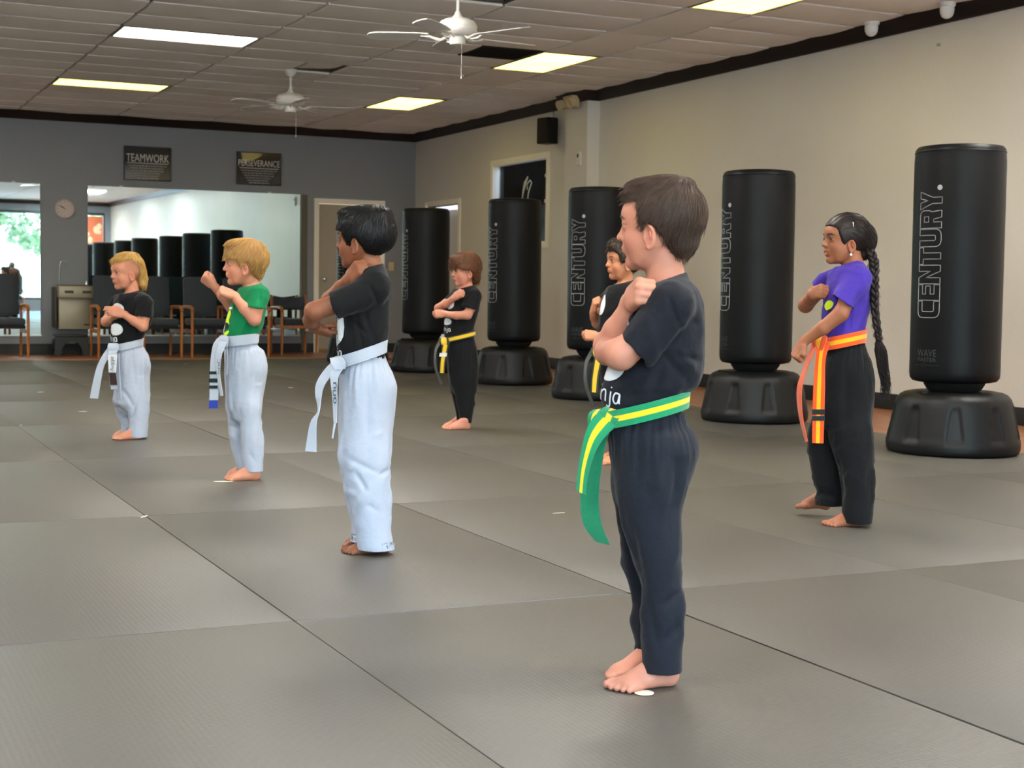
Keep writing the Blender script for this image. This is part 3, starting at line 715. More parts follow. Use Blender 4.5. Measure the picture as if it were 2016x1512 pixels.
# waiting-room chairs
M['navy_uph'] = mat('charcoal_blue_upholstery', (48, 55, 62), .75, .12, 14, .25, 90, sheen=.2)
M['under'] = mat('black_chair_underside', (22, 22, 24), .8)
def lounge_chair(label, group, low=False):
    e = empty('waiting_chair', (0, 0, -.03), 0, label, 'chair', group); w = .215; wd = M['chair_wood']
    top = .79 if low else 1.03
    for s in (-1, 1):
        x = s*(w+.025)
        b = MB()   # front leg sweeping into the arm
        b.tube([(x, -.30, 0), (x, -.31, .25), (x, -.31, .45), (x, -.305, .58)], [.019, .022, .024, .022], 10, flat=.8)
        b.build('front_leg', wd, e)
        b = MB(); b.tube([(x, .30, 0), (x, .27, .3), (x, .25, .5), (x, .26, .64)] + ([(x, .30, .80)] if low else []), .021, 10, flat=.8); b.build('rear_leg', wd, e)
        b = MB(); b.tube([(x, -.32, .585), (x, -.29, .625), (x, -.2, .64), (x, 0, .64), (x, .2, .635), (x, .28, .63)], [.02, .024, .024, .023, .022, .02], 10, flat=1.0); b.build('armrest', wd, e)
        b = MB(); b.box(x-.012, x+.012, -.29, .27, .30, .35, bev=.004); b.build('side_rail', wd, e)
    b = MB(); b.box(-w, w, -.30, .24, .40, .49, bev=.035, seg=3); b.build('seat', M['navy_uph'], e)
    b = MB(); b.box(-w, w, -.28, .22, .36, .40, bev=.006); b.build('seat_frame', wd if low else M['under'], e)
    # back: gently bowed cushion
    b = MB(); z0 = .60 if low else .50; nx, nz = 12, 10; F_, B_ = {}, {}
    for i in range(nx+1):
        for j in range(nz+1):
            u, v = i/nx*2-1, j/nz
            ex = 1-.0*v; x = u*w*ex
            zz = z0+(top-z0)*v
            if v > .99: zz -= .03*(u**4) if not low else -.025*abs(u)**2+.02
            if v < .01 and not low: zz += .03*u*u
            cush = .03*(1-u**6)*(1-(2*v-1)**6)
            y = .22+.10*(zz-.5)
            seam = 0.008 if (not low and abs(v-.78) < .04) else 0
            F_[i, j] = b.bm.verts.new((x, y-.02-cush+seam+.02*u*u, zz)); B_[i, j] = b.bm.verts.new((x, y+.03+.02*u*u, zz))
    for i in range(nx):
        for j in range(nz):
            b.bm.faces.new((F_[i, j], F_[i+1, j], F_[i+1, j+1], F_[i, j+1])); b.bm.faces.new((B_[i, j], B_[i, j+1], B_[i+1, j+1], B_[i+1, j]))
    for i in range(nx):
        b.bm.faces.new((F_[i, 0], B_[i, 0], B_[i+1, 0], F_[i+1, 0])); b.bm.faces.new((F_[i, nz], F_[i+1, nz], B_[i+1, nz], B_[i, nz]))
    for j in range(nz):
        b.bm.faces.new((F_[0, j], F_[0, j+1], B_[0, j+1], B_[0, j])); b.bm.faces.new((F_[nx, j], B_[nx, j], B_[nx, j+1], F_[nx, j+1]))
    b.build('backrest', M['navy_uph'], e)
    b = MB(); b.box(-.03, .03, .20, .23, .36, .62, bev=.004); b.build('back_post', M['under'], e)
    return e
GRP = 'waiting chairs along the back wall'
hi = lounge_chair('high-backed charcoal chair with oak arms cut by the left edge', GRP)
hi.location.x = 2.17; hi.location.y = 19.22; hi.rotation_euler.z = .02
for x, y, rz, lb in ((3.50, 19.22, -.01, 'high-backed charcoal chair beside the drinking fountain, behind the smallest boy'),
                 (4.045, 19.22, .02, 'high-backed charcoal chair, middle one of three in front of the wide mirror'),
                 (4.66, 19.22, .01, 'high-backed charcoal chair behind the raised fist of the boy in green'),
                 (5.21, 19.3, 0, 'high-backed charcoal chair mostly hidden behind the boy in green')):
    c = copy_tree(hi); c.location = (x, y, -.03); c.rotation_euler.z = rz; c['label'] = lb
lo = lounge_chair('low-backed oak chair with dark seat between the green-shirted boy and the door', GRP, low=True)
lo.location.x = 5.97; lo.location.y = 19.60; lo.rotation_euler.z = -.04; 

# ============================================================ PUNCHING BAGS
M['bag'] = mat('black_vinyl_bag', (6, 8, 11), .46, .10, 3, .25, 25, spec=.22)
M['bag_base'] = mat('black_moulded_base', (9, 10, 11), .44, .08, 6, .2, 300, spec=.3)
M['bag_neck'] = mat('black_rubber_neck', (12, 12, 13), .7)
M['bag_print'] = mat('silver_bag_print', (168, 168, 166), .5)
M['bag_print_dark'] = mat('dim_grey_bag_print', (58, 60, 66), .5)
def rnd(p, q, c, n=4):
    """arc-ish corner from p to q around control c"""
    return [((1-t)**2*p[0]+2*t*(1-t)*c[0]+t*t*q[0], (1-t)**2*p[1]+2*t*(1-t)*c[1]+t*t*q[1]) for t in [i/n for i in range(n+1)]]
S = .23
def L_C(w=.62, r=.26): 
    ri = .07
    return [[(w, 1)]+rnd((r, 1), (0, 1-r), (0, 1))+rnd((0, r), (r, 0), (0, 0))+[(w, 0), (w, S)]+rnd((S+ri, S), (S, S+ri), (S, S))+rnd((S, 1-S-ri), (S+ri, 1-S), (S, 1-S))+[(w, 1-S)]], w
def L_E(w=.58): return [[(0, 0), (w, 0), (w, S), (S, S), (S, .5-S/2+.01), (w*.92, .5-S/2+.01), (w*.92, .5+S/2-.01), (S, .5+S/2-.01), (S, 1-S), (w, 1-S), (w, 1), (0, 1)]], w
def L_N(w=.70): return [[(0, 0), (S, 0), (S, .60), (w-S, 0), (w, 0), (w, 1), (w-S, 1), (w-S, .40), (S, 1), (0, 1)]], w
def L_T(w=.62): a, c = w/2-S/2, w/2+S/2; return [[(a, 0), (c, 0), (c, 1-S), (w, 1-S), (w, 1), (0, 1), (0, 1-S), (a, 1-S)]], w
def L_U(w=.66, r=.26): ri = .07; return [[(0, 1)]+rnd((0, r), (r, 0), (0, 0))+rnd((w-r, 0), (w, r), (w, 0))+[(w, 1), (w-S, 1)]+rnd((w-S, S+ri), (w-S-ri, S), (w-S, S))+rnd((S+ri, S), (S, S+ri), (S, S))+[(S, 1)]], w
def L_R(w=.66, r=.22): return [[(0, 0), (S, 0), (S, .33), (w-S-.10, .33), (w-S-.02, 0), (w, 0), (w-.05, .40)]+rnd((w-.04, .44), (w, .60), (w, .50))+rnd((w, 1-r), (w-r, 1), (w, 1))+[(0, 1)], [(S, .55), (w-S, .55), (w-S, 1-S), (S, 1-S)]], w
def L_Y(w=.68): a, c = w/2-S/2, w/2+S/2; return [[(a, 0), (c, 0), (c, .38), (w, 1), (w-S-.03, 1), (w/2, .60), (S+.03, 1), (0, 1), (a, .38)]], w
BR = .254                                          # radius of the bag
def wrap(x, y, cap, z0, ang0, r):
    """text space -> bag: x runs up, y (cap height 0..1) runs to the left seen from outside"""
    th = ang0-(y-.5)*cap/r                          # angle measured clockwise-from-above = to the viewer's left
    return (r*math.cos(th), r*math.sin(th), z0+x)
def century(parent, ang0):
    z = .775; cap = .150; u = cap; b = MB()
    for L_ in (L_C, L_E, L_N, L_T, L_U, L_R, L_Y):
        paths, w = L_()
        for P in paths:
            pts = []
            for (a, c) in zip(P, P[1:]+P[:1]):
                n = max(1, int(math.hypot(a[0]-c[0], a[1]-c[1])*cap/.02))
                pts += [(a[0]+(c[0]-a[0])*i/n, a[1]+(c[1]-a[1])*i/n) for i in range(n)]
            b.tube([wrap(x*u, y, cap, z, ang0, BR+.0004) for x, y in pts], .0019, 4, closed=True)
        z += (w+.035)*u
    dot = [wrap((.10+.10*math.cos(a))*u, .10+.10*math.sin(a), cap, z, ang0, BR+.0012) for a in [k*PI/6 for k in range(12)]]
    b.bm.faces.new([b.bm.verts.new(p) for p in dot])
    dot = [wrap((.10+.10*math.cos(a))*u, .10+.10*math.sin(a), cap, z, ang0, BR+.0001) for a in [k*PI/6 for k in range(12)]]
    b.bm.faces.new([b.bm.verts.new(p) for p in dot])
    b.build('large_lettering', M['bag_print'], parent)
def wrap_text(parent, txt, h, w, z, ang0, m, name):
    me = text_mesh(txt, 1.0, .0); co = np.empty(len(me.vertices)*3); me.vertices.foreach_get('co', co); co = co.reshape(-1, 3)
    mn, mx_ = co.min(0), co.max(0); c = (mn+mx_)/2; x = (co[:, 0]-c[0])*w/(mx_[0]-mn[0]); y = (co[:, 1]-c[1])*h/(mx_[1]-mn[1])
    th = ang0+x/BR; r = BR+.0012
    me.vertices.foreach_set('co', np.stack([r*np.cos(th), r*np.sin(th), z+y], 1).ravel()); me.update()
    return link_mesh(name, me, parent, m)
def make_bag():
    e = empty('punching_bag', (0, 0, 0))
    prof = [(.16, .415), (.205, .405), (.235, .412), (.249, .43), (.253, .46), (.253, .60), (.2535, .9), (BR, 1.2), (BR, 1.5), (.2535, 1.66), (.2505, 1.705), (.2515, 1.712), (.248, 1.73), (.236, 1.745), (.205, 1.750), (.1, 1.751), (.003, 1.751)]
    # denser rows for soft dents
    pr = []
    for (r0, z0), (r1, z1) in zip(prof[:-1], prof[1:]):
        n = max(1, int(abs(z1-z0)/.05)); pr += [(r0+(r1-r0)*i/n, z0+(z1-z0)*i/n) for i in range(n)]
    pr.append(prof[-1])
    b = MB(); b.lathe(pr, n=72); b.build('bag_cover', M['bag'], e)
    b = MB(); b.tube([(.2515*math.cos(a), .2515*math.sin(a), 1.712) for a in np.linspace(0, 2*PI, 48, endpoint=False)], .0028, 5, closed=True); b.build('top_piping', M['bag'], e)
    b = MB(); b.lathe([(.12, .345), (.15, .36), (.17, .39), (.18, .42)], n=40); b.build('neck', M['bag_neck'], e)
    # base: rounded drum with nine tapered recesses
    base = [(.345, .0), (.366, .006), (.374, .022), (.376, .05), (.374, .07), (.366, .10), (.358, .14), (.350, .18), (.342, .22), (.335, .255), (.328, .285), (.318, .312), (.300, .332), (.275, .345), (.23, .353), (.18, .352), (.12, .348), (.003, .345)]
    pr = []
    for (r0, z0), (r1, z1) in zip(base[:-1], base[1:]):
        n = max(1, int(abs(z1-z0)/.012)); pr += [(r0+(r1-r0)*i/n, z0+(z1-z0)*i/n) for i in range(n)]
    pr.append(base[-1])
    def fn(a, i):
        r, z = pr[i]; k = 2*PI/9; u = ((a+k/2) % k)-k/2; s = u*r                 # arc distance from the recess axis
        hw = .028+(.275-z)/.20*.028                                             # half width: wide below
        if .065 < z < .285:
            d = min(hw-abs(s), z-.075, .275-z)
            if d > 0: return 1-min(1, d/.010)*.011/r*1.0
            if d > -.010: return 1+.003/r*(1-abs(d)/.010)
        if z > .30 and r > .2: return 1-.006*max(0, math.cos(9*(a)))**8
        return 1
    b = MB(); b.lathe(pr, n=216, fn=fn); b.build('water_base', M['bag_base'], e, ang=60)
    b = MB(); b.lathe([(.022, .340), (.024, .352), (.018, .358), (.003, .360)], (.26, 0, .0), 14); b.build('fill_cap', M['bag_neck'], e)
    a0 = 0.0
    century(e, a0)
    wrap_text(e, 'WAVE', .040, .13, .575, a0, M['bag_print_dark'], 'small_lettering')
    wrap_text(e, 'MASTER', .022, .13, .537, a0, M['bag_print_dark'], 'small_lettering')
    b = MB()
    b.tube([(( BR+.0004)*math.cos(t), (BR+.0004)*math.sin(t), .506+.009*s_) for t, s_ in [(-.14+.0175*i, math.sin(PI*i/8)*(1 if i <= 8 else 0)) for i in range(9)]], .0009, 4)
    for x0, x1 in ((-.34, -.14), (.0, .34)):
        b.tube([((BR+.0004)*math.cos(x0+(x1-x0)*i/6), (BR+.0004)*math.sin(x0+(x1-x0)*i/6), .506) for i in range(7)], .0009, 4)
    b.tube([((BR+.0004)*math.cos(t), (BR+.0004)*math.sin(t), .506-.009*s_) for t, s_ in [(-.14+.0175*i, math.sin(PI*i/8)) for i in range(9)]], .0009, 4)
    b.build('emblem', M['bag_print_dark'], e)
    return e
BAGS = [(5.97, 6.65, 38, 'black free-standing punching bag at the far right, nearest, on the mat edge'),
        (6.04, 8.75, 64, 'black free-standing punching bag between the girl in purple and the front boy'),
        (5.96, 10.94, 42, 'black free-standing punching bag right behind the front boy, partly hidden by his head'),
        (6.08, 12.82, 58, 'black free-standing punching bag in front of the framed office window'),
        (6.02, 14.92, 67, 'black free-standing punching bag in front of the doorway, behind the brown-haired boy'),
        (5.98, 17.0, 60, 'black free-standing punching bag mostly hidden behind the dark-haired boy in white trousers'),
        (6.0, 4.5, 50, 'black free-standing punching bag beyond the right edge, seen only in the mirror')]
proto = make_bag()
for i, (x, y, ta, lb) in enumerate(BAGS):
    o = proto if i == 0 else copy_tree(proto)
    az = math.atan2(-y, -x)                        # direction from the bag to the camera (in plan)
    o.location = (x, y, 0); o.rotation_euler = ((0.004, 0.003, az-math.radians(ta)))
    tag(o, lb, 'punching bag', 'black punching bags along the right wall')
# a strap on the fourth bag's cover
# marks of white tape on the mats
M['tape'] = mat('white_tape', (226, 216, 190), .6, .05, 30)
def tape(px, py, w, l, rz, label, ring=False):
    p = onz(px, py, 0.0008)
    b = MB()
    if ring: b.lathe([(w*.62, 0.0), (w, 0.0), (w, .0012), (w*.62, .0012)], n=28, cap=False)
    else:
        n = 24; b.poly([(math.cos(2*PI*k/n)*l, math.sin(2*PI*k/n)*w) for k in range(n)], .0010)
    o = b.build('floor_tape', M['tape']); o.location = (p.x, p.y, .0008); o.rotation_euler = (0, 0, rz)
    tag(o, label, 'tape', 'white tape marks on the mats'); return o
tape(1268, 1364, .022, .022, 0, 'white tape disc on the mat under the front boy\'s near foot')
tape(440, 948, .012, .045, -.3, 'white tape strip by the toes of the boy in green')
tape(163, 810, .02, .03, 0, 'white tape dot on the mat left of the smallest boy')
tape(366, 716, .02, .03, .2, 'white tape dot on the mat near the back chairs')
tape(573, 763, .02, .028, .5, 'white tape dot on the mat between the two white-belted boys')
tape(80, 772, .02, .028, .5, 'white tape dot on the mat near the left edge')
tape(284, 1017, .006, .028, .9, 'thin white tape scrap lying along a mat seam at left')
tape(41, 837, .006, .012, .9, 'tiny white speck on the left mat seam')
tape(1100, 1010, .004, .03, .1, 'faint white scrap on the mat between the dark-haired boy and the front boy')
# grey-blue filler strip showing in the open cross seam
b = MB(); b.box(1.18, 2.19, 3.812, 3.832, -.028, -.0015); o = b.build('seam_strip', mat('grey_blue_mat_underside', (104, 116, 130), .6, .1, 20), floor, smooth=False)

# ============================================================ OUTSIDE, seen in the mirrors
b = MB(); b.box(-30, 30, -40, FRONT_Y-.15, -.2, -.05); struct(b.build('ground_outside', mat('pale_parking_lot', (170, 168, 162), .9, .1, 1), smooth=False))
M['leaf'] = mat('tree_leaf', (66, 92, 60), .6, .3, 2)
M['bark'] = mat('tree_bark', (96, 84, 70), .9, .2, 6)
def tree(x, y, h, r, seed, label):
    R_ = random.Random(seed); e = empty('tree', (x, y, -.05), 0, label, 'tree', 'trees in the car park, seen in the mirror')
    b = MB(); b.tube([(0, 0, 0), (.05, 0, h*.3), (0, .05, h*.6)], [.16, .12, .06], 8)
    for k in range(6):
        a = R_.uniform(0, 6.28); b.tube([(0.02, 0, h*.35+.1*k), (math.cos(a)*r*.5, math.sin(a)*r*.5, h*.6+.12*k), (math.cos(a)*r*.8, math.sin(a)*r*.8, h*.8)], [.06, .03, .01], 5)
    b.build('trunk', M['bark'], e)
    n = 3600; rs = np.random.RandomState(seed); d = rs.normal(size=(n, 3)); d /= np.linalg.norm(d, axis=1)[:, None]
    rr = rs.uniform(.55, 1, n)**.5; P = d*rr[:, None]*np.array([r, r, h*.36])+np.array([0, 0, h*.64]); a = rs.normal(size=(n, 3)); a /= np.linalg.norm(a, axis=1)[:, None]; c = np.cross(a, rs.normal(size=(n, 3))); c /= np.linalg.norm(c, axis=1)[:, None]
    s = rs.uniform(.09, .20, n)[:, None]
    V = np.stack([P-a*s, P+c*s*.5, P+a*s, P-c*s*.5], 1).reshape(-1, 3)
    me = bpy.data.meshes.new('foliage'); me.from_pydata(V.tolist(), [], np.arange(4*n).reshape(-1, 4).tolist()); o = link_mesh('foliage', me, e, M['leaf']); o['kind'] = 'stuff'
for i, (x, y, h) in enumerate(((-7, -13, 5.2), (-2, -15, 6.0), (3, -13, 5.0), (8, -15, 6.2), (13, -13.5, 5.2), (18, -16, 6.5))):
    tree(x, y, h, 2.3, 20+i, 'leafy tree outside the shop front, seen only in the mirror')
# poster hung in the last front window (orange-red), visible in the mirror
pb = empty('window_banner', (7.2, FRONT_Y+.04, 2.25), 0, 'orange-red flower banner in the front window, reflected at the mirror\'s left edge', 'banner')
b = MB(); b.box(-.5, .5, -.004, .004, -.45, .45); b.build('banner_sheet', mat('orange_banner_print', (226, 120, 84), .6, .25, 3), pb, smooth=False)
b = MB(); RR = random.Random(2)
for k in range(14):
    cx_, cz_ = RR.uniform(-.4, .4), RR.uniform(-.4, .2); r_ = RR.uniform(.04, .1)
    b.bm.faces.new([b.bm.verts.new((cx_+r_*math.cos(a), .006+.0002*k, cz_+r_*math.sin(a)*1.2)) for a in [i*PI/5 for i in range(10)]])
b.build('banner_shapes', mat('cream_banner_print', (240, 214, 176), .6, .1, 5), pb, smooth=False)
# ============================================================ SCULPTING TOOLS (implicit surfaces -> one continuous mesh)
F32 = np.float32
class Field:
    def __init__(s, lo, hi, h):
        s.lo = np.array(lo, float); s.h = h; s.n = np.ceil((np.array(hi)-s.lo)/h).astype(int)+1
        s.D = np.full(s.n, .06, F32)
        s.ax = [(s.lo[i]+h*np.arange(s.n[i])).astype(F32) for i in range(3)]
    def sl(s, lo, hi):
        a = np.clip(np.floor((np.array(lo)-s.lo)/s.h).astype(int), 0, s.n); b = np.clip(np.ceil((np.array(hi)-s.lo)/s.h).astype(int)+1, 0, s.n)
        if (b-a <= 0).any(): return None, None
        S_ = tuple(slice(a[i], b[i]) for i in range(3))
        return S_, (s.ax[0][S_[0]][:, None, None], s.ax[1][S_[1]][None, :, None], s.ax[2][S_[2]][None, None, :])
    def put(s, fn, lo, hi, k=.006, sub=False):
        S_, g = s.sl(np.array(lo)-k-.012, np.array(hi)+k+.012)
        if S_ is None: return s
        d = fn(*g); D = s.D[S_]
        if sub:
            if k > 0:
                h_ = np.clip(.5-.5*(D+d)/k, 0, 1); s.D[S_] = D*(1-h_)+(-d)*h_+k*h_*(1-h_)
            else: s.D[S_] = np.maximum(D, -d)
        else:
            if k > 0:
                h_ = np.clip(.5+.5*(d-D)/k, 0, 1); s.D[S_] = d*(1-h_)+D*h_-k*h_*(1-h_)
            else: s.D[S_] = np.minimum(D, d)
        return s
    def cone(s, a, b, ra, rb, k=.008, flat=None, sub=False):
        """tapered capsule; flat=(direction, factor) squashes the section along a direction"""
        a = np.array(a, float); b = np.array(b, float); ab = b-a; L = max(ab@ab, 1e-9)
        def fn(X, Y, Z):
            px, py, pz = X-a[0], Y-a[1], Z-a[2]
            t = np.clip((px*ab[0]+py*ab[1]+pz*ab[2])/L, 0, 1)
            qx, qy, qz = px-t*ab[0], py-t*ab[1], pz-t*ab[2]; r = ra+(rb-ra)*t
            if flat is not None:
                n, f = flat; c = (qx*n[0]+qy*n[1]+qz*n[2])*(1/f-1)
                return (np.sqrt((qx+c*n[0])**2+(qy+c*n[1])**2+(qz+c*n[2])**2)-r)*min(1, f)
            return np.sqrt(qx*qx+qy*qy+qz*qz)-r
        m = max(ra, rb); return s.put(fn, np.minimum(a, b)-m, np.maximum(a, b)+m, k, sub)
    def ball(s, c, r, k=.008, sub=False): return s.cone(c, c, r, r, k, sub=sub)
    def ell(s, c, r, R=None, k=.008, sub=False):
        """ellipsoid; rows of R are its axes"""
        c = np.array(c, float); r = np.array(r, float); R = np.eye(3) if R is None else np.array(R, float)
        def fn(X, Y, Z):
            p = [X-c[0], Y-c[1], Z-c[2]]; q = [p[0]*R[i][0]+p[1]*R[i][1]+p[2]*R[i][2] for i in range(3)]
            k0 = np.sqrt(sum((q[i]/r[i])**2 for i in range(3))); k1 = np.sqrt(sum((q[i]/r[i]**2)**2 for i in range(3)))
            return k0*(k0-1)/np.maximum(k1, 1e-6)
        m = np.sqrt(((R*r[:, None])**2).sum(0)); return s.put(fn, c-m, c+m, k, sub)
    def loft(s, rows, k=.01, p=2.0, cap=True, grow=0.0, sub=False):
        """stack of ellipses: rows of (z, xc, yc, rx, ry), z ascending"""
        rows = np.array(sorted(rows, key=lambda r: r[0]), float)
        z0, z1 = rows[0, 0], rows[-1, 0]
        def fn(X, Y, Z):
            zz = Z.ravel(); v = smooth_rows(rows, zz); sh = (1, 1, -1)
            xc, yc, rx, ry = [v[:, i].reshape(sh).astype(F32) for i in range(4)]; rx = rx+grow; ry = ry+grow
            q = (np.abs((X-xc)/rx)**p+np.abs((Y-yc)/ry)**p)**(1/p)
            d = (q-1)*np.minimum(rx, ry)
            if cap: d = np.maximum(d, np.maximum(Z-z1-grow*.0, z0-Z))
            return d
        lo = [(rows[:, 1]-rows[:, 3]).min()-grow, (rows[:, 2]-rows[:, 4]).min()-grow, z0]; hi = [(rows[:, 1]+rows[:, 3]).max()+grow, (rows[:, 2]+rows[:, 4]).max()+grow, z1]
        return s.put(fn, lo, hi, k, sub)
    def cut(s, o, n, lo, hi):
        """remove what lies on the +n side of the plane through o, inside the box lo..hi"""
        o = np.array(o, float); n = np.array(n, float); n = n/np.linalg.norm(n)
        S_, g = s.sl(lo, hi)
        if S_ is None: return s
        d = (g[0]-o[0])*n[0]+(g[1]-o[1])*n[1]+(g[2]-o[2])*n[2]
        s.D[S_] = np.maximum(s.D[S_], d); return s
    def mesh(s): return surface_nets(s.D, s.lo, s.h)
def smooth_rows(rows, zz):
    """monotone-ish cubic interpolation of the loft rows"""
    z = rows[:, 0]; V = rows[:, 1:]; n = len(z)
    m = np.zeros_like(V); d = (V[1:]-V[:-1])/(z[1:]-z[:-1])[:, None]
    m[0] = d[0]; m[-1] = d[-1]
    if n > 2:
        a, b = d[:-1], d[1:]; m[1:-1] = np.where(a*b > 0, 2*a*b/np.where(np.abs(a+b) < 1e-9, 1, a+b), 0)
    zc = np.clip(zz, z[0], z[-1]); i = np.clip(np.searchsorted(z, zc, side='right')-1, 0, n-2)
    h = (z[i+1]-z[i])[:, None]; t = ((zc-z[i])/(z[i+1]-z[i]))[:, None]
    return (2*t**3-3*t**2+1)*V[i]+(t**3-2*t**2+t)*h*m[i]+(-2*t**3+3*t**2)*V[i+1]+(t**3-t**2)*h*m[i+1]
def surface_nets(D, lo, h):
    D = D.copy(); D[0] = D[-1] = .06; D[:, 0] = D[:, -1] = .06; D[:, :, 0] = D[:, :, -1] = .06
    S_ = D < 0; nx, ny, nz = D.shape
    C8 = [(i, j, k) for i in (0, 1) for j in (0, 1) for k in (0, 1)]
    def sub(A, c): return A[c[0]:nx-1+c[0], c[1]:ny-1+c[1], c[2]:nz-1+c[2]]
    cnt = np.zeros((nx-1, ny-1, nz-1), np.uint8)
    for c in C8: cnt += sub(S_, c)
    idx = np.argwhere((cnt > 0) & (cnt < 8)); N = len(idx)
    ids = np.full((nx-1, ny-1, nz-1), -1, np.int32); ids[idx[:, 0], idx[:, 1], idx[:, 2]] = np.arange(N)
    v8 = {c: D[idx[:, 0]+c[0], idx[:, 1]+c[1], idx[:, 2]+c[2]].astype(float) for c in C8}
    acc = np.zeros((N, 3)); w = np.zeros(N)
    for a in C8:
        for ax in range(3):
            if a[ax] == 0:
                b = list(a); b[ax] = 1; b = tuple(b); va, vb = v8[a], v8[b]; m = (va < 0) != (vb < 0)
                t = np.where(m, va/np.where(np.abs(va-vb) < 1e-12, 1, va-vb), 0)
                p = np.array(a, float)[None, :].repeat(N, 0); p[:, ax] = t; acc += p*m[:, None]; w += m
    P = (idx+acc/np.maximum(w, 1)[:, None])*h+lo
    quads = []
    for ax in range(3):
        sA = [slice(None)]*3; sB = [slice(None)]*3; sA[ax] = slice(0, -1); sB[ax] = slice(1, None)
        A, B = S_[tuple(sA)], S_[tuple(sB)]; e = np.argwhere(A != B); inside = A[e[:, 0], e[:, 1], e[:, 2]]
        u, v = (ax+1) % 3, (ax+2) % 3
        def cell(du, dv):
            q = e.copy(); q[:, u] -= du; q[:, v] -= dv; return ids[q[:, 0], q[:, 1], q[:, 2]]
        Q = np.stack([cell(1, 1), cell(0, 1), cell(0, 0), cell(1, 0)], 1)
        Q[~inside] = Q[~inside][:, ::-1]; quads.append(Q)
    return P, np.concatenate(quads)
def vnormals(P, Q):
    n = np.cross(P[Q[:, 2]]-P[Q[:, 0]], P[Q[:, 3]]-P[Q[:, 1]]); N = np.zeros_like(P)
    for i in range(4):
        for a in range(3): N[:, a] += np.bincount(Q[:, i], n[:, a], len(P))
    return N/np.maximum(np.linalg.norm(N, axis=1), 1e-12)[:, None]
def relax(P, Q, it=2, f=.5):
    e = np.concatenate([Q[:, [0, 1]], Q[:, [1, 2]], Q[:, [2, 3]], Q[:, [3, 0]]]); n = len(P)
    deg = np.bincount(e[:, 0], minlength=n)+np.bincount(e[:, 1], minlength=n)
    for _ in range(it):
        A = np.stack([np.bincount(e[:, 0], P[e[:, 1], a], n)+np.bincount(e[:, 1], P[e[:, 0], a], n) for a in range(3)], 1)/np.maximum(deg, 1)[:, None]
        P = P+(A-P)*f
    return P
_pr = np.random.RandomState(11); _perm = np.tile(_pr.permutation(256), 3); _grad = _pr.normal(size=(256, 3)); _grad /= np.linalg.norm(_grad, axis=1)[:, None]
def perlin(P):
    P = np.asarray(P, float); I = np.floor(P).astype(int); f = P-I; I &= 255; w = f*f*f*(f*(f*6-15)+10); out = 0
    for i in (0, 1):
        for j in (0, 1):
            for k in (0, 1):
                g = _grad[_perm[_perm[_perm[I[:, 0]+i]+I[:, 1]+j]+I[:, 2]+k] % 256]
                d = ((f-[i, j, k])*g).sum(1)
                out = out+d*(w[:, 0] if i else 1-w[:, 0])*(w[:, 1] if j else 1-w[:, 1])*(w[:, 2] if k else 1-w[:, 2])
    return out*1.6
def np_mesh(name, P, Q, m=None, parent=None, colr=None, flat=False):
    me = bpy.data.meshes.new(name); nq = len(Q); k = Q.shape[1]
    me.vertices.add(len(P)); me.vertices.foreach_set('co', np.ascontiguousarray(P, dtype=F32).ravel())
    me.loops.add(nq*k); me.loops.foreach_set('vertex_index', np.ascontiguousarray(Q, dtype=np.int32).ravel())
    me.polygons.add(nq); me.polygons.foreach_set('loop_start', np.arange(nq, dtype=np.int32)*k)
    me.update(calc_edges=True)
    me.polygons.foreach_set('use_smooth', np.ones(nq, bool))
    if colr is not None:
        a = me.color_attributes.new('tint', 'FLOAT_COLOR', 'POINT'); c = np.ones((len(P), 4), F32); c[:, :3] = colr; a.data.foreach_set('color', c.ravel())
    me.update(); return link_mesh(name, me, parent, m)
def polysdf(x, z, poly):
    """signed distance in 2D to a closed polygon (negative inside)"""
    x = np.asarray(x, float); z = np.asarray(z, float); d = np.full(np.broadcast(x, z).shape, 1e9); s = np.ones(d.shape)
    n = len(poly)
    for i in range(n):
        a = poly[i]; b = poly[i-1]; ex, ez = b[0]-a[0], b[1]-a[1]; wx, wz = x-a[0], z-a[1]
        t = np.clip((wx*ex+wz*ez)/(ex*ex+ez*ez+1e-12), 0, 1); d = np.minimum(d, (wx-ex*t)**2+(wz-ez*t)**2)
        c1 = z >= a[1]; c2 = z < b[1]; c3 = ex*wz > ez*wx; f = (c1 & c2 & c3) | (~c1 & ~c2 & ~c3); s = np.where(f, -s, s)
    return s*np.sqrt(d)

